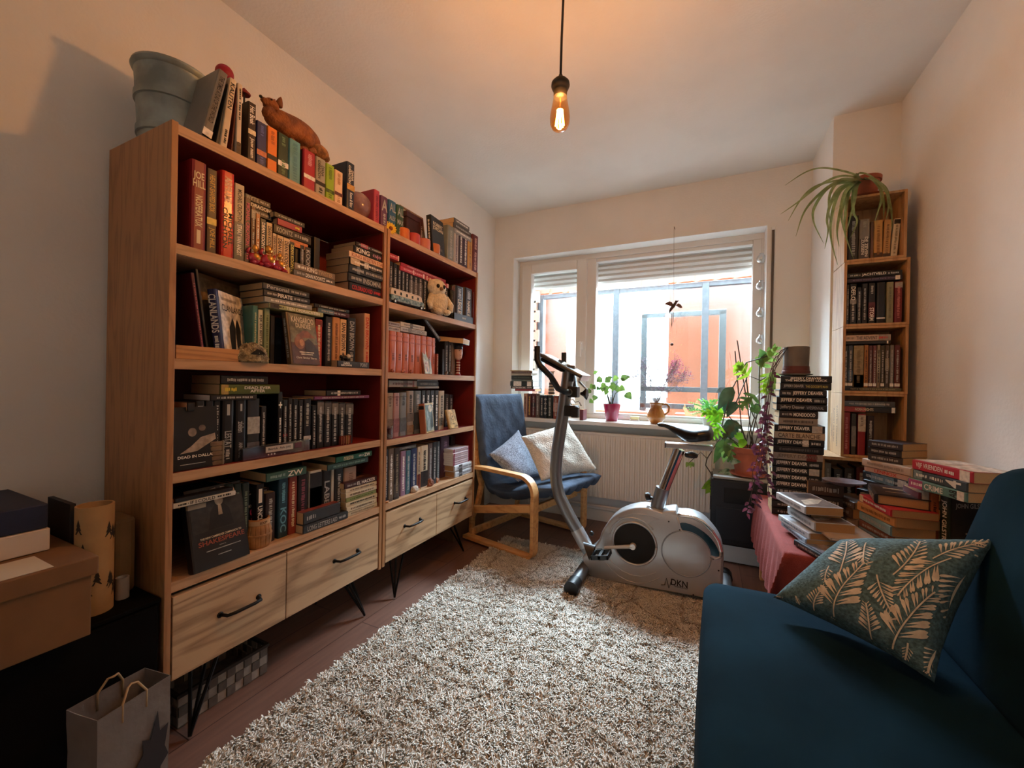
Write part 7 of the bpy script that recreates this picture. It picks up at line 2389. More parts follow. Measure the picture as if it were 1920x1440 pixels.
# spider plant on the topmost crate
YT = CY0 + .02
q = at(1621, 366, y=YT + .05)
sp_ = thing('spider_plant', 'spider plant with long arching leaves, on the topmost crate', 'plant', (q.x, YT + .05, CZ[4]))
pc = (q.x, YT + .06, CZ[4] + .012)
MB().lathe([(.05, CZ[4] + .001), (.075, CZ[4] + .010), (.078, CZ[4] + .014), (.07, CZ[4] + .012), (.045, CZ[4] + .006)], (pc[0], pc[1], 0), 28).build('saucer', terra, sp_, smooth='auto')
pot(sp_, (pc[0], pc[1], CZ[4] + .008), .044, .062, .095, terra)
LF = [[(838, 185), (830, 160), (700, 110), (500, 75), (340, 110), (150, 230)], [(838, 188), (820, 165), (640, 150), (450, 240), (270, 380), (110, 490)], [(838, 185), (820, 175), (620, 190), (430, 240), (300, 350), (180, 550)], [(838, 190), (800, 180), (600, 210), (430, 340), (320, 480), (250, 690)],
      [(840, 200), (780, 200), (560, 240), (420, 420), (410, 560), (500, 750)], [(842, 195), (760, 210), (640, 260), (560, 400), (530, 540), (540, 640), (510, 800)], [(842, 198), (760, 215), (650, 280), (590, 420), (560, 600), (575, 760), (630, 950)], [(842, 200), (770, 215), (690, 300), (650, 450), (620, 640), (640, 780)],
      [(845, 200), (780, 220), (720, 320), (695, 480), (690, 650), (770, 890)], [(845, 205), (790, 230), (760, 350), (770, 480), (800, 560), (740, 700)], [(845, 205), (800, 230), (780, 340), (760, 440), (690, 700)], [(850, 190), (930, 180), (1000, 240), (1020, 340), (1000, 430), (960, 560)],
      [(852, 186), (930, 175), (1050, 250), (1090, 380), (1110, 480), (1115, 640)], [(852, 190), (940, 180), (1010, 270), (1040, 400), (1040, 530)], [(842, 180), (800, 126), (880, 130), (960, 175), (1060, 300)], [(842, 190), (740, 170), (640, 190), (560, 300), (545, 440), (560, 560)], [(845, 200), (740, 240), (680, 380), (660, 520), (700, 700)], [(850, 195), (890, 160), (980, 190), (1060, 280), (1085, 420), (1060, 540)]]
ctr = V(pc[0], pc[1] - .0, CZ[4] + .10)
lm_ = leafm('#8d9862', '#6d7a42')
for k, pl_ in enumerate(LF):
    pts = []
    n = len(pl_)
    for i, (X, Y) in enumerate(pl_):
        dep = YT - .01 - .05 * min(1, i / 2) - .012 * (k % 4) - (.03 if i > 2 else 0) * (k % 3)
        pts.append(at(1440 + X / 4.8, 300 + Y / 4.8, y=dep if i else pc[1] - .02))
    pts[0] = ctr + V(rnd(-.015, .015), rnd(-.015, .015), 0)
    b = MB()
    m_ = 7 * (n - 1)
    prev = None
    vs, fs = [], []
    for i in range(n - 1):
        p0, p1, p2, p3 = pts[max(i - 1, 0)], pts[i], pts[i + 1], pts[min(i + 2, n - 1)]
        for t in range(7 + (i == n - 2)):
            t /= 7
            p = .5 * (2 * p1 + (p2 - p0) * t + (2 * p0 - 5 * p1 + 4 * p2 - p3) * t * t + (3 * p1 - p0 - 3 * p2 + p3) * t ** 3)
            vs.append(p)
    N = len(vs)
    out_ = []
    for i in range(N):
        d = (vs[min(i + 1, N - 1)] - vs[max(i - 1, 0)]).normalized()
        s = d.cross(V(.2, -1, .5)).normalized()
        w = .0075 * min(1, .5 + i / N * 2) * (1 - (i / (N - 1)) ** 3 * .95)
        u_ = s.cross(d).normalized() * w * .35
        out_ += [vs[i] + s * w + u_, vs[i], vs[i] - s * w + u_]
    b.add(out_, [(i * 3 + j, i * 3 + j + 1, i * 3 + j + 4, i * 3 + j + 3) for i in range(N - 1) for j in (0, 1)])
    b.build('leaf', lm_, sp_, smooth=True)

# grey pot with a trailing purple plant on the tall pile
YD = 2.32
q = at(1492, 690, y=YD)
zt1 = 1.1075
gpr = thing('trailing_plant', 'trailing plant with purple leaves in a grey pot, on the tall pile of books', 'plant', (q.x, YD, zt1))
gx = q.x
r = (at(1520, 690, y=YD).x - at(1466, 690, y=YD).x) / 2 - .004
MB().lathe([(.04, zt1 + .0005), (r * 1.25, zt1 + .006), (r * 1.28, zt1 + .009), (r * 1.2, zt1 + .0085), (.04, zt1 + .004)], (gx, YD, 0), 30).build('plate', mat('#a09a90', .4), gpr, smooth='auto')
MB().lathe([(r * .98, zt1 + .0095), (r * 1.08, zt1 + .012), (r * 1.08, zt1 + .022), (r * 1.02, zt1 + .024), (r, zt1 + .045), (r * .9, zt1 + .045), (r * .9, zt1 + .014)], (gx, YD, 0), 30).build('saucer', mat('#5c2a22', .6), gpr, smooth='auto')
zp = at(1492, 651, y=YD).z
MB().lathe([(r * .88, zt1 + .016), (r * .97, zt1 + .05), (r * 1.0, zp), (r * .93, zp), (r * .92, zp - .02)], (gx, YD, 0), 30).build('pot', mat('#6d675f', .6, noise_s=20, noise_a=.08), gpr, smooth='auto')
MB().lathe([(r * .92, zp - .02), (.002, zp - .018)], (gx, YD, 0), 20).build('soil', soilm, gpr)
pur, pur2 = leafm('#6d3a4c', '#4a2638'), leafm('#8a4a6c', '#5c2c48')
stm = mat('#4a3a34', .7, name='dry_stem')
vines = [[(560, 120), (575, 80), (555, 150), (535, 260), (520, 380), (505, 480), (500, 600), (470, 720), (440, 860)], [(590, 100), (600, 60), (568, 170), (545, 320), (525, 440), (520, 560), (510, 700), (520, 820), (530, 960)], [(580, 110), (560, 110), (525, 240), (500, 420), (485, 560), (470, 680), (430, 800), (420, 1000)], [(585, 110), (585, 90), (540, 220), (515, 350), (490, 520), (505, 650), (480, 780), (460, 900), (440, 1040)],
         [(560, 130), (540, 180), (530, 300), (512, 460), (490, 600), (455, 640), (430, 660)], [(570, 120), (560, 160), (545, 280), (530, 420), (515, 540), (530, 700), (545, 840)], [(570, 120), (550, 200), (520, 420), (500, 640), (460, 800), (400, 1010), (395, 1060)]]
for k, vn_ in enumerate(vines):
    pts = [V(gx - r * .7, YD - .03, zp)] + [at(1280 + X / 3.275, 640 + Y / 3.275, y=YD - .10 - .02 * (k % 3) - .0 * i) for i, (X, Y) in enumerate(vn_[1:])]
    st_ = MB().tube(pts, .0014, 5).build('stem', stm, gpr, smooth=True)
    b = MB()
    for i in range(2 if k % 2 else 3, len(pts) - 1):
        for t in (.1, .3, .5, .7, .9):
            p = pts[i].lerp(pts[i + 1], t)
            a = rnd(0, 2 * PI)
            dr = V(math.cos(a), -.4, .35 * math.sin(a) - .25).normalized()
            if i > 3 or rnd(0, 1) < .45:
                leaf(b, p, p + dr * rnd(.020, .034), rnd(.012, .019), None, .3, 'lance', 4)
    if b.v:
        b.build('leaf_strand', pur if k % 2 else pur2, st_, smooth=True)

# climbing plant in the terracotta pot on the black appliance
YM = 2.82
q0, q1 = at(1372, 845, y=YM), at(1434, 900, y=YM)
mx_ = (q0.x + q1.x) / 2
zpb = .5155
cp_ = thing('climbing_plant', 'climbing plant with split leaves on thin stakes, in the terracotta pot', 'plant', (mx_, YM, zpb))
rr2 = (q1.x - q0.x) / 2 + .006
MB().lathe([(rr2 * .8, zpb), (rr2 * 1.06, zpb + .008), (rr2 * 1.08, zpb + .018), (rr2 * .98, zpb + .016), (rr2 * .7, zpb + .006)], (mx_, YM, 0), 30).build('saucer', terra, cp_, smooth='auto')
pot(cp_, (mx_, YM, zpb + .01), rr2 * .72, rr2, .165, terra)
zso = zpb + .155


def A3(X, Y, dy=0):
    return at(1280 + X / 3.275, 640 + Y / 3.275, y=YM + dy)


for k, (t_, bb) in enumerate((((322, 60), (372, 650)), ((335, -5), (440, 640)))):
    p0, p1 = A3(*t_), A3(*bb)
    p1.z = min(p1.z, zso)
    MB().tube([p0, p1], .0032, 6).build('stake', mat('#3a2a22', .6), cp_, smooth='auto')
stems = [[(410, 660), (430, 560), (470, 400), (470, 260), (470, 150)], [(400, 650), (360, 520), (300, 480), (260, 430), (330, 370), (400, 210), (480, 240), (540, 200)], [(380, 660), (300, 600), (240, 520), (260, 440), (310, 280), (390, 130), (460, 110), (520, 90)], [(430, 650), (410, 560), (440, 470), (410, 400), (390, 220), (330, 180)], [(360, 660), (250, 560), (200, 640), (150, 720), (140, 760), (200, 850), (240, 930), (290, 1010)], [(150, 720), (110, 680), (90, 700), (40, 745)], [(440, 650), (465, 560), (440, 440), (420, 400)], [(390, 640), (420, 420), (360, 400), (260, 440), (180, 440)]]
for k, s_ in enumerate(stems):
    MB().tube([A3(X, Y, -.02 - .015 * (k % 3)) if i else (A3(X, Y) if k != 5 else A3(X, Y, -.06)) for i, (X, Y) in enumerate(s_)], .0034 if k < 5 else .0022, 6).build('stem', mat('#3d3a2c', .6), cp_, smooth=True)
lv = [((400, 215), (330, 140), 100, 'y', 1), ((470, 150), (585, 25), 90, 'l', 1), ((500, 60), (480, 160), 50, 'g', 0), ((540, 200), (495, 320), 85, 'y', 1), ((560, 190), (540, 330), 70, 'l', 1), ((310, 280), (215, 410), 75, 'd', 0), ((300, 300), (250, 430), 60, 'd', 0), ((330, 370), (270, 460), 60, 'd', 0), ((440, 330), (350, 410), 90, 'g', 1), ((420, 400), (480, 440), 60, 'g', 0), ((450, 380), (470, 445), 40, 'd', 0),
      ((250, 440), (115, 440), 100, 'b', 1), ((190, 440), (205, 520), 80, 'b', 1), ((240, 470), (150, 480), 60, 'b', 0), ((330, 490), (240, 600), 80, 'd', 1), ((300, 480), (265, 590), 60, 'd', 0), ((330, 520), (290, 600), 50, 'd', 0), ((230, 520), (180, 590), 80, 'b', 1), ((250, 600), (300, 735), 90, 'g', 1), ((260, 620), (190, 740), 60, 'g', 0), ((275, 640), (250, 740), 55, 'l', 0), ((290, 740), (360, 735), 45, 'v', 0), ((290, 800), (130, 865), 45, 'v', 0), ((290, 800), (250, 870), 45, 'v', 0), ((300, 800), (220, 800), 40, 'v', 0), ((310, 810), (320, 860), 40, 'v', 0),
      ((190, 880), (115, 900), 50, 'b', 0), ((195, 880), (140, 930), 50, 'b', 0), ((200, 885), (180, 965), 50, 'b', 0), ((205, 885), (215, 950), 40, 'b', 0), ((190, 870), (135, 870), 40, 'b', 0), ((40, 745), (20, 770), 30, 'l', 0), ((50, 745), (70, 770), 30, 'l', 0), ((60, 740), (45, 775), 25, 'l', 0), ((460, 110), (490, 150), 45, 'g', 0), ((500, 100), (470, 40), 45, 'g', 0), ((440, 440), (480, 400), 45, 'g', 0), ((370, 130), (310, 190), 55, 'y', 0), ((380, 600), (350, 660), 50, 'b', 0), ((330, 560), (370, 620), 50, 'b', 0), ((310, 620), (345, 690), 40, 'b', 0)]
gm = {'y': leafm('#8fae2e', '#6f9228', .45), 'l': leafm('#8fb05a', '#6f964a', .4), 'g': leafm('#56793a', '#3f6230', .3), 'd': leafm('#35523a', '#2a4630', .2), 'b': leafm('#8cc22c', '#6aa524', .5), 'v': leafm('#9fb8a0', '#3f6a4c', .2)}
for (a, t_, w, c, lb) in lv:
    dy = rnd(-.07, .03)
    p0, p1 = A3(*a, dy), A3(*t_, dy - .025)
    wd = 1.15 * w / 3.275 / FPX * ((p0 - CAM).dot(W_))
    b = MB()
    if lb:
        lobed(b, p0, p1, wd * 1.25)
    else:
        leaf(b, p0, p1, wd * .85, None, .15, 'heart', 6)
    b.build('leaf', gm[c], cp_, smooth=True)

# pot plant with heart leaves, magenta pot
ZW = WZ0 + .001
q = at(1147, 790, z=ZW)
YV = q.y + .055
q = at(1147, 780, y=YV)
mp_ = thing('potted_plant', 'leafy plant in a glossy magenta pot on the window sill', 'plant', (q.x, YV, ZW))
rT, rB = (at(1163, 760, y=YV).x - at(1131, 760, y=YV).x) / 2, (at(1158, 788, y=YV).x - at(1137, 788, y=YV).x) / 2
zT = at(1147, 757, y=YV).z
MB().lathe([(rB, ZW), (rB * 1.05, ZW + .004), (rT * .97, zT - .012), (rT, zT), (rT - .004, zT), (rB * .9, ZW + .01)], (q.x, YV, 0), 32).build('pot', mat('#9c1440', .25, coat=.5, name='magenta_glaze'), mp_, smooth='auto')
MB().lathe([(rT * .93, zT - .012), (.002, zT - .010)], (q.x, YV, 0), 20).build('soil', soilm, mp_)


def A5(X, Y, dy=0):
    return at(1080 + X / 5.05, 600 + Y / 5.05, y=YV + dy)


for k, s_ in enumerate([[(320, 800), (300, 700), (275, 640), (230, 570)], [(345, 800), (345, 700), (340, 600), (310, 560)], [(330, 800), (330, 680), (390, 590), (460, 560)], [(340, 800), (370, 700), (430, 650), (485, 700)], [(318, 800), (285, 660), (190, 640), (130, 670)], [(325, 800), (290, 680), (200, 560), (180, 500)]]):
    MB().tube([A5(X, Y, .0 if i == 0 else -.012 * (k % 3)) for i, (X, Y) in enumerate(s_)], [.0045, .003, .0022, .0016], 6).build('stem', mat('#4c5a34', .6), mp_, smooth=True)
for k, (a, t_, w) in enumerate([((190, 510), (175, 475), 40), ((250, 555), (190, 580), 55), ((320, 560), (270, 585), 55), ((350, 560), (410, 545), 50), ((420, 560), (520, 530), 55), ((440, 575), (450, 545), 40), ((170, 620), (130, 645), 45), ((190, 635), (145, 640), 40), ((140, 660), (95, 690), 45), ((400, 645), (470, 660), 60), ((470, 690), (525, 745), 60), ((190, 715), (165, 760), 40), ((160, 760), (125, 780), 40), ((260, 630), (250, 680), 50), ((300, 620), (270, 680), 45), ((340, 610), (350, 670), 50), ((370, 620), (400, 680), 45), ((310, 530), (320, 580), 40), ((280, 600), (235, 640), 40), ((225, 640), (195, 660), 35), ((360, 590), (330, 640), 40), ((300, 660), (270, 710), 35)]):
    dy = rnd(-.05, .03)
    p0, p1 = A5(*a, dy), A5(*t_, dy - .015)
    wd = 1.35 * w / 5.05 / FPX * ((p0 - CAM).dot(W_))
    b = MB()
    leaf(b, p0, p1, wd, None, .15, 'heart', 6)
    b.build('leaf', leafm('#6d8a46', '#4f7038', .35) if k % 3 else leafm('#86a84e', '#6a8f42', .4), mp_, smooth=True)

# soap-like square candle
q = at(1189, 789, z=ZW)
sc2 = thing('square_candle', 'pale yellow square candle on a white dish on the window sill', 'candle', (q.x, q.y + .03, ZW))
MB().box(q.x - .036, q.x + .036, q.y + .0, q.y + .06, ZW, ZW + .008).build('dish', white, sc2, bevel=.003)
MB().box(q.x - .030, q.x + .030, q.y + .005, q.y + .055, ZW + .008, ZW + .034).build('wax', mat('#e2dfa8', .5), sc2, bevel=.005)

# amber jug with dried flowers
q = at(1230, 795, z=ZW)
YJ = q.y + .05
jx_ = at(1230, 780, y=YJ).x
sJ = FPX / ((V(jx_, YJ, ZW) - CAM).dot(W_))
jug = thing('jug', 'amber glazed jug with one handle on the window sill', 'jug', (jx_, YJ, ZW))
jm = mat('#b5742c', .25, noise_s=14, noise_a=.2, coat=.5, col2='#8a5222', name='amber_glaze')
u_ = lambda px: px / sJ
MB().lathe([(u_(9), ZW), (u_(11), ZW + u_(2)), (u_(16), ZW + u_(9)), (u_(16.5), ZW + u_(15)), (u_(13), ZW + u_(24)), (u_(9.5), ZW + u_(30)), (u_(11), ZW + u_(36)), (u_(13.5), ZW + u_(39)), (u_(11.5), ZW + u_(39)), (u_(8), ZW + u_(30)), (u_(12), ZW + u_(20)), (u_(4), ZW + u_(3))], (jx_, YJ, 0), 32).build('body', jm, jug, smooth=True)
MB().tube([V(jx_ + u_(9), YJ, ZW + u_(36)), V(jx_ + u_(18), YJ, ZW + u_(37)), V(jx_ + u_(23), YJ, ZW + u_(31)), V(jx_ + u_(22), YJ, ZW + u_(23)), V(jx_ + u_(14), YJ, ZW + u_(15))], u_(1.9), 10).build('handle', jm, jug, smooth=True)
fl_ = thing('dried_flowers', 'airy pink and lilac dried flower bunch standing in the amber jug', 'flowers', (jx_, YJ, ZW + u_(5)))


def A6(X, Y, dy=0):
    return at(1080 + X / 5.05, 600 + Y / 5.05, y=YJ + dy)


mouth = V(jx_, YJ, ZW + u_(38))
gsm, bst = mat('#8a7a78', .8), MB()
fb_ = {'pink': MB(), 'lilac': MB(), 'grey': MB()}
rg2 = random.Random(5)
for k in range(64):
    while True:
        X, Y = rg2.uniform(520, 1085), rg2.uniform(330, 660)
        e = ((X - 800) / 285) ** 2 + ((Y - 540) / 125) ** 2
        if e < 1 or (X < 720 and Y < 470 and Y > 330 and X > 590 and rg2.random() < .6) or (860 < X < 1000 and 370 < Y < 470):
            break
    dy = rg2.uniform(-.10, .10)
    tip = A6(X, Y, dy)
    mid = mouth.lerp(tip, .55) + V(0, 0, .01)
    bst.tube([mouth + V(rg2.uniform(-.01, .01), rg2.uniform(-.01, .01), -.08), mouth + V(rg2.uniform(-.012, .012), rg2.uniform(-.01, .01), 0), mid, tip], .0008, 3, cap=False)
    key = 'pink' if (X > 850 and Y < 500) else ('lilac' if X > 760 else ('grey' if rg2.random() < .55 else 'lilac'))
    for j in range(17):
        d = V(rg2.gauss(0, .026), rg2.gauss(0, .026), rg2.gauss(0, .022))
        bst.tube([tip - (tip - mid) * .25, tip + d], .00045, 3, cap=False)
        p = tip + d
        s = rg2.uniform(.0022, .0042)
        fb_[key].ball(tuple(p), s, 5, 3)
bst.build('stems', gsm, fl_)
for nm, cl in (('pink', '#d86a9c'), ('lilac', '#a88fae'), ('grey', '#8f8088')):
    o = fb_[nm].build('blossom_spray', leafm(cl, None, .35), fl_)
    o['kind'] = 'stuff'

# two wooden cats
q = at(1293, 790, z=ZW)
YK = q.y + .03
wk = wood('#cfa878', '#b58a58', 'X', 2, .6, 'plywood', 4)
for k, (lb, pts) in enumerate((('wooden cat silhouette facing the jug on the window sill', [(1015, 835), (1030, 800), (1040, 830), (1060, 880), (1090, 895), (1130, 880), (1140, 900), (1135, 960), (1120, 965), (1112, 930), (1075, 935), (1065, 965), (1050, 965), (1035, 930), (1025, 870), (1012, 850)]), ('wooden cat silhouette with raised tail beside the green leaves', [(1125, 790), (1145, 760), (1165, 790), (1190, 800), (1200, 830), (1196, 960), (1180, 962), (1176, 910), (1150, 905), (1142, 960), (1130, 960), (1128, 870), (1118, 820)]))):
    yy = YK + .03 * k
    w3 = [(lambda p: (p.x, p.z))(at(1080 + X / 5.05, 600 + Y / 5.05, y=yy)) for X, Y in pts]
    zm = min(z for x, z in w3)
    o = MB().prism(w3, lambda x, z: (x, yy, z - zm + ZW), lambda x, z: (x, yy + .008, z - zm + ZW)).build('cat_silhouette', wk)
    tag(o, lb, 'ornament', 'wooden cats on the sill')

# feathery green plant behind the cats
q = at(1332, 760, y=3.12)
fp = thing('potted_fern', 'bright feathery green plant in a low pot at the window, behind the saddle', 'plant', (q.x, 3.10, ZW))
pot(fp, (q.x, 3.10, ZW), .04, .055, .055, mat('#b8b4a8', .5))
fm = leafm('#7fc05a', '#5ca64a', .5)
for k in range(46):
    a = 2 * PI * k / 46 + rnd(-.2, .2)
    el = rnd(.1, 1.35)
    L = rnd(.07, .15)
    p0 = V(q.x, 3.10, ZW + .05)
    tip = p0 + V(math.cos(a) * math.cos(el) * L * 1.25, math.sin(a) * math.cos(el) * L * .7, math.sin(el) * L + .01)
    b = MB()
    mid = p0.lerp(tip, .5) + V(0, 0, .03)
    pts = [p0, p0.lerp(mid, .5) + V(0, 0, .006), mid, mid.lerp(tip, .55) + V(0, 0, .004), tip]
    b.tube(pts, .0009, 3)
    for i in range(1, 5):
        for s_ in (-1, 1):
            for t in (0, .5):
                p = pts[i - 1].lerp(pts[i], .5 + t)
                dr = (tip - p0).normalized().cross(V(0, 0, 1)).normalized() * s_ + (tip - p0).normalized() * .6
                leaf(b, p, p + dr.normalized() * .022 + V(0, 0, .004), .009, None, .2, 'lance', 3)
    b.build('frond', fm, fp, smooth=True)
q = at(1395, 795, z=ZW)
gs = thing('small_succulent', 'tiny bright green succulent on the window sill behind the stakes', 'plant', (q.x, q.y + .12, ZW))
pot(gs, (q.x, q.y + .12, ZW), .02, .026, .03, white)
b = MB()
for k in range(14):
    a = k * 2.4
    p = V(q.x, q.y + .12, ZW + .028)
    leaf(b, p, p + V(math.cos(a) * .022, math.sin(a) * .022, .012 + .001 * k), .012, V(0, 0, 1), .1, 'lance', 4)
b.build('leaves', leafm('#8fd07a', '#6ab05a', .4), gs, smooth=True)

# striped lamp base on the sill books behind the bike console
q = at(1034, 740, y=3.03)
st0 = q.z
slp = thing('striped_vase', 'small flared brown vase with dark stripes on the sill books, behind the bike console', 'vase', (q.x, 3.03, st0))
vh = at(1034, 696, y=3.03).z - st0
MB().lathe([(.026, 0), (.024, vh * .3), (.016, vh * .62), (.012, vh * .75), (.020, vh * .94), (.028, vh), (.024, vh), (.010, vh * .78), (.018, vh * .3)], (0, 0, 0), 24).build('body', mat('#b8a48c', .4), slp, smooth='auto', local=True)
for k in range(4):
    t = .04 + .13 * k
    r = .0262 - .0125 * t
    MB().lathe([(r, vh * t), (r + .0012, vh * t + .002), (r + .0002, vh * (t + .07)), (r - .001, vh * (t + .07))], (0, 0, 0), 24, closed=True).build('stripe', mat('#2c1c18', .5), slp, smooth='auto', local=True)

# bird mobile in front of the window
YB2 = 3.03
t0, t1 = at(1264, 425, y=YB2), at(1263, 568, y=YB2)
bm2 = thing('bird_mobile', 'dark bird mobile hanging on a thread before the window', 'mobile', (t1.x, YB2, t0.z))
brz = mat('#4a3226', .6, .3, name='bronze')
MB().tube([t0, V(t1.x, YB2, t1.z)], .0009, 4).build('thread', mat('#6a625a', .6), bm2)
b = MB()
b.tube([t0, V(t0.x, YB, t0.z + .01)], .0018, 5).build('hook', mat('#6a625a', .6), bm2)


def A7(X, Y, dy=0):
    return at(1180 + X / 12, 540 + Y / 12, y=YB2 + dy)


b = MB()
b.tube([A7(900, 560), A7(935, 480), A7(985, 410), A7(1030, 350), A7(1055, 310), A7(1085, 295), A7(1115, 278)], [.002, .009, .013, .011, .0085, .005, .0006], 10)
b.ball(tuple(A7(1052, 308)), .0095, 10, 8)
b.build('body', brz, bm2, smooth=True)
b = MB()
b.tube([A7(940, 440), A7(900, 500), A7(870, 560)], [.004, .006, .007], 6, flat=.3)
b.build('tail', brz, bm2, smooth=True)
for pts in ([(990, 380), (960, 320), (900, 300), (830, 325), (775, 365), (850, 385), (950, 415)], [(1050, 400), (1070, 365), (1110, 348), (1160, 375), (1195, 440), (1150, 455), (1110, 435)]):
    w3 = [A7(*p) for p in pts]
    MB().prism(list(range(len(w3))) and [(p.x, p.z) for p in w3], lambda x, z: (x, YB2 - .002, z), lambda x, z: (x, YB2 + .002, z)).build('wing', mat('#6a5044', .6, .3), bm2)
p0, p1 = A7(980, 470), A7(955, 880)
MB().tube([p0, p1, A7(955, 1230)], .0006, 4).build('thread', mat('#a09488', .6), bm2)
for (X, Y0, Y1) in ((955, 560, 800), (990, 545, 775)):
    MB().tube([A7(X, Y0), A7(X, Y1)], .0022, 8).build('chime_tube', mat('#8a7464', .4, .6), bm2, smooth='auto')
MB().tube([A7(955, 780), A7(955, 830), A7(955, 880)], [.003, .0035, .0006], 8).build('chime_drop', brz, bm2, smooth='auto')
MB().ball(tuple(A7(957, 1268)), .0105, 14, 10).build('bead', brz, bm2, smooth=True)

# glass baubles hanging on a cord at the window edge, shutter strap
YG = YW - .05
for k, (px, py, lb) in enumerate([(1428, 485, 'clear glass bauble, topmost of the string at the window edge'), (1427, 536, 'clear glass bauble, second from the top at the window edge'), (1427, 587, 'clear glass bauble, third from the top at the window edge'), (1427, 638, 'clear glass bauble, fourth from the top at the window edge'), (1424, 748, 'clear glass bauble behind the climbing plant, lowest of the string')]):
    c = at(px, py, y=YG)
    gbl = thing('glass_bauble', lb, 'bauble', tuple(c), 0, 'glass baubles at the window')
    MB().lathe([(.002, -.030), (.018, -.026), (.029, -.010), (.030, .004), (.022, .020), (.011, .027), (.013, .036)], (0, 0, 0), 20).build('globe', glassy((.93, .96, .97, 1), .9, .08, 'bauble_glass'), gbl, smooth=True, local=True)
    MB().tube([(0, 0, .036), (0, 0, .135)], .0008, 4).build('cord', mat('#b8b4ac', .6), gbl, local=True)
q0, q1 = at(1450, 431, y=YB - .006), at(1446, 680, y=YB - .006)
ss = thing('shutter_strap', 'grey brown roller shutter strap on the wall beside the window', 'strap', (q0.x, YB - .006, q1.z))
MB().box(q0.x - .007, q0.x + .007, YB - .009, YB - .006, q1.z, q0.z).build('strap', mat('#5f574e', .8), ss)
MB().box(q0.x - .014, q0.x + .014, YB - .016, YB - .001, q1.z - .13, q1.z).build('winder_box', white, ss, bevel=.003)
MB().box(q0.x - .010, q0.x + .010, YB - .012, YB - .001, q0.z, q0.z + .02).build('guide', white, ss, bevel=.002)

# oval dish on the table
q = at(1582, 905, y=2.18)
dsh = thing('oval_dish', 'violet grey oval dish on books between the tall pile and the middle pile', 'dish', (q.x, 2.18, q.z - .012))
MB().lathe([(.03, -.012), (.058, .0), (.075, .006), (.076, .009), (.056, .004), (.03, -.006), (.001, -.007)], tuple(q), 30, Matrix(((1, 0, 0), (0, .8, 0), (0, 0, 1)))).build('dish', mat('#7a707c', .4, noise_s=30, noise_a=.12), dsh, smooth='auto')
zq = q.z - .0125
k = 0
heap(q.x - .055, 2.25, TQ, 'under the violet grey oval dish', [(.125, (zq - TQ) / 3, .10, c_, d_, '~', 's', .05 * i, 0, 0, dict(pages='t')) for i, (c_, d_) in enumerate((('#3a2c2a', 'dark brown book'), ('#2a2426', 'black brown book'), ('#4a3a34', 'brown book')))], -.15)

# ---------------------------------------------------------------- the dark corner beside the bookcase
cab = thing('low_cabinet', 'black low cabinet under the cardboard box, beside the bookcase', 'cabinet', (-1.48, 0, 0))
bkk = mat('#080708', .9, spec=.1, name='black_cabinet')
MB().box(-1.688, -1.315, -.55, .568, .05, .445).build('body', bkk, cab, bevel=.003)
MB().box(-1.688, -1.31, -.555, .570, .445, .455).build('top', bkk, cab, bevel=.002)
for y in (-.5, .52):
    for x in (-1.66, -1.35):
        MB().box(x - .015, x + .015, y - .015, y + .015, 0, .05).build('foot', bkk, cab)
for k in range(2):
    d = MB().box(-1.315, -1.303, -.54 + k * .555, .005 + k * .555, .06, .44).build('door', bkk, cab, bevel=.002)
    MB().box(-1.303, -1.297, -.03 + k * .06, -.02 + k * .06, .2, .3).build('handle', iron, d)
XB = -1.26
e = at(171, 1150, x=XB).y
z1_, z2_ = at(190, 1072, x=XB).z, at(190, 1048, x=XB).z
crd = mat('#74512f', .85, noise_s=12, noise_a=.06, name='brown_cardboard')
cb = thing('cardboard_box', 'brown lidded cardboard box on the black cabinet', 'box', (XB - .2, e - .3, .456))
MB().box(XB - .40, XB, e - .62, e, .4565, z1_ + .012).build('body', crd, cb, bevel=.002)
MB().box(XB - .408, XB + .007, e - .628, e + .010, z1_, z2_ + .012).build('lid', crd, cb, bevel=.003)
zl = z2_ + .0125
MB().box(XB - .11, XB - .0, e - .36, e - .06, zl, zl + .0008).build('paper_label', mat('#c9bfae', .7), cb)
wb = thing('white_box', 'white box lying on the brown cardboard box', 'box', (XB - .2, e - .3, zl))
MB().box(XB - .40, XB - .13, e - .55, e - .030, zl + .001, zl + .052).build('body', mat('#c9bcb0', .7), wb, bevel=.002)
nb = thing('navy_box', 'navy blue flat box on the white box', 'box', (XB - .2, e - .3, zl + .053))
MB().box(XB - .395, XB - .135, e - .55, e - .032, zl + .053, zl + .11).build('body', mat('#141e3c', .6), nb, bevel=.003)
bc_ = thing('folded_cloth', 'folded brown cloth on the navy box', 'cloth', (XB - .25, e - .35, zl + .111))
MB().grid(lambda u, v: V(XB - .38 + .17 * u, e - .5 + .37 * v, zl + .112 + .022 * math.sin(PI * u) ** .5 * math.sin(PI * v) ** .4 + .003 * math.sin(v * 17)), 14, 20).box(XB - .375, XB - .215, e - .495, e - .135, zl + .111, zl + .113).build('cloth', mat('#5a3a2a', .9), bc_, smooth=True)


def paperroll(label, px, py, r, x, y, zb, m, tip=0, prints=None):
    t = thing('wrapping_paper_roll', label, 'paper roll', (x, y, zb), 0, 'rolls beside the bookcase')
    zt_ = at(px, py, x=x).z
    MB().lathe([(r, 0), (r, zt_ - zb), (r - .004, zt_ - zb), (r - .005, .01)], (0, 0, 0), 26).build('roll', m, t, smooth='auto', local=True)
    return t, zt_ - zb


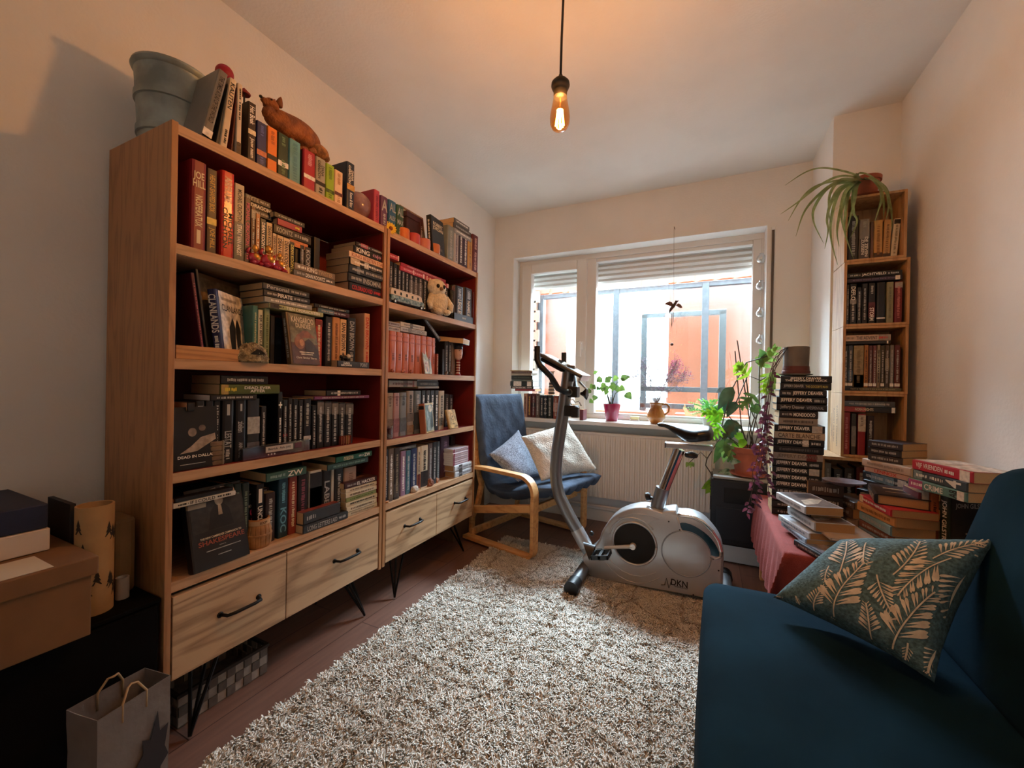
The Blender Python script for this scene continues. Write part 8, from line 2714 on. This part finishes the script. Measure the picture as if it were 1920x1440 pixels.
kraft = mat('#a98456', .8, noise_s=20, noise_a=.06, name='kraft_paper')
x_, y_ = -1.385, .462
t, hr = paperroll('kraft wrapping paper roll printed with dark trees, behind the cardboard box', 165, 948, .036, x_, y_, .4555, kraft)
b = MB()
rg3 = random.Random(4)
for k in range(13):
    a0, z0_ = rg3.uniform(-1.9, 1.3), rg3.uniform(.02, hr - .05)
    for j in range(3):
        w, zz = .26 - .06 * j, z0_ + j * .010
        pts = [(a0 - w, zz), (a0 + w, zz), (a0, zz + .018)]
        o = len(b.v)
        for a, z in pts:
            b.v.append((.0366 * math.cos(a), .0366 * math.sin(a), z))
        b.f.append((o, o + 1, o + 2))
b.build('tree_print', mat('#241c16', .8), t, local=True)
paperroll('slim white paper roll between the kraft rolls and the bookcase', 204, 1090, .014, -1.40, .523, .4555, mat('#b8ada0', .8))
tk = thing('paper_sheet_roll', 'flattened kraft paper tube leaning by the bookcase side', 'paper roll', (-1.47, .535, .4555), 0, 'rolls beside the bookcase')
zk = at(235, 962, x=-1.47).z
MB().box(-1.53, -1.42, .512, .560, .4555, zk).build('tube', mat('#8a6a44', .85, noise_s=12, noise_a=.08), tk, bevel=.012)
tk2 = thing('gift_wrap_roll', 'pale patterned gift wrap roll behind the kraft tubes', 'paper roll', (-1.56, .49, .4555), 0, 'rolls beside the bookcase')
zk = at(215, 942, x=-1.56).z
MB().lathe([(.03, 0), (.03, zk - .4555), (.022, zk - .4555), (.02, .02)], (0, 0, 0), 22).build('roll', mat('#b09a78', .8, noise_s=28, noise_a=.3, col2='#5a4a38'), tk2, smooth='auto', local=True)
dk = thing('dark_folder', 'dark upright folder between the boxes and the kraft roll', 'folder', (-1.47, .42, .4555))
zk = at(140, 935, x=-1.48).z
MB().box(-1.56, -1.42, e + .012, e + .022, .4555, zk).build('folder', mat('#1c1416', .6), dk)

# paper carrier bag
b_pts = [at(318, 1266, z=.30), at(182, 1352, z=.30), at(128, 1330, z=.315), at(272, 1252, z=.31)]
bag = thing('paper_bag', 'paper carrier bag with a dark leaf print standing before the black cabinet', 'bag', tuple(sum(b_pts, Vector()) / 4 - V(0, 0, .3)))
ctr_ = sum(b_pts, Vector()) / 4
pm1 = mat('#6d635c', .8, noise_s=18, noise_a=.05, bump=.3, bump_s=25, name='bag_paper')
b = MB()
ringT = [p.copy() for p in b_pts]
ringB = [V(ctr_.x + (p.x - ctr_.x) * .98, ctr_.y + (p.y - ctr_.y) * .98, .003) for p in b_pts]
th_ = .0012
vs = []
NB = 10
for t in range(NB + 1):
    for s in range(4):
        for q in range(6):
            a, c = ringB[s].lerp(ringT[s], t / NB), ringB[(s + 1) % 4].lerp(ringT[(s + 1) % 4], t / NB)
            p = a.lerp(c, q / 6)
            vs.append(p + (p - V(ctr_.x, ctr_.y, p.z)) * .05 * noise.noise(V(p.x * 14, p.y * 14, p.z * 9)))
fs = []
for t in range(NB):
    for j in range(24):
        fs.append((t * 24 + j, t * 24 + (j + 1) % 24, (t + 1) * 24 + (j + 1) % 24, (t + 1) * 24 + j))
fs.append(tuple(range(24))[::-1])
bo = b.add(vs, fs).build('bag', pm1, bag, smooth=False)
md = bo.modifiers.new('paper', 'SOLIDIFY')
md.thickness = .0015
for (i, j) in ((0, 1), (2, 3)):
    p, q = ringT[i].lerp(ringT[j], .35), ringT[i].lerp(ringT[j], .68)
    m = (p + q) / 2 + V(0, 0, .028) + (ctr_ - (p + q) / 2) * .3
    MB().tube([p - V(0, 0, .04), p, p.lerp(m, .6) + V(0, 0, .010), m, q.lerp(m, .6) + V(0, 0, .010), q, q - V(0, 0, .04)], .0026, 6).build('twisted_handle', mat('#a98a64', .8), bag, smooth=True)
F0, F1_ = ringT[1], ringT[0]
B0, B1 = ringB[1], ringB[0]
lp = [(.50, .05), (.53, .35), (.45, .42), (.6, .5), (.58, .62), (.7, .58), (.80, .78), (.84, .60), (.97, .62), (.92, .45), (.98, .36), (.86, .30), (.84, .12), (.70, .18), (.6, .02)]
nn = (F1_ - F0).cross(V(0, 0, 1)).normalized()
if nn.dot(CAM - F0) < 0:
    nn = -nn
pts = [B0.lerp(F0, v).lerp(B1.lerp(F1_, v), u) + nn * .006 for u, v in lp]
MB().add(pts + [p - nn * .001 for p in pts], [tuple(range(len(pts))), tuple(range(len(pts), 2 * len(pts)))[::-1]]).build('leaf_print', mat('#231d20', .8), bag)

# woven basket under the bookcase
bs1 = thing('woven_basket', 'grey woven strap basket under the bookcase', 'basket', (-1.47, .78, 0))
wm1, wm2 = mat('#a59c90', .7, noise_s=30, noise_a=.12), mat('#6a625a', .7, noise_s=30, noise_a=.12)
bx0, bx1, by0, by1, bh = -1.60, -1.40, .655, .925, .098
NXs = 10
for k in range(3):
    bb = (MB(), MB())
    za, zb_ = .004 + k * .03, .033 + k * .03
    for j in range(NXs):
        y, w, q = by0 + (by1 - by0) * j / NXs, (by1 - by0) / NXs, (j + k) % 2
        o = .003 * q
        bb[q].box(bx1 - .003 + o, bx1 + o, y + .001, y + w - .001, za, zb_).box(bx0 - o, bx0 + .003 - o, y + .001, y + w - .001, za, zb_)
    for j in range(7):
        x, w, q = bx0 + (bx1 - bx0) * j / 7, (bx1 - bx0) / 7, (j + k) % 2
        o = .003 * q
        bb[q].box(x + .001, x + w - .001, by1 - .003 + o, by1 + o, za, zb_).box(x + .001, x + w - .001, by0 - o, by0 + .003 - o, za, zb_)
    bb[0].build('woven_strap', wm1, bs1)
    bb[1].build('woven_strap', wm2, bs1)
MB().box(bx0, bx1, by0, by1, .001, .004).build('bottom', wm2, bs1)
b = MB()
b.box(bx1 - .005, bx1 + .005, by0 - .005, by1 + .005, bh - .006, bh + .004).box(bx0 - .005, bx0 + .005, by0 - .005, by1 + .005, bh - .006, bh + .004).box(bx0, bx1, by1 - .005, by1 + .005, bh - .006, bh + .004).box(bx0, bx1, by0 - .005, by0 + .005, bh - .006, bh + .004)
b.build('rim', mat('#2c2826', .6), bs1)
# cardboard box behind the armchair
tb_ = thing('cardboard_box', 'tall brown cardboard box in the shadow behind the armchair', 'box', (-1.57, 2.4, 0))
MB().box(-1.67, -1.475, 2.215, 2.62, .002, .46).build('body', mat('#7d5f42', .85, noise_s=10, noise_a=.08), tb_, bevel=.003)
MB().box(-1.477, -1.4735, 2.24, 2.40, .30, .42).build('paper_label', mat('#c9c2b4', .7), tb_)
MB().box(-1.67, -1.476, 2.40, 2.43, .459, .461).build('tape', mat('#a58a60', .4), tb_)
finish_text()
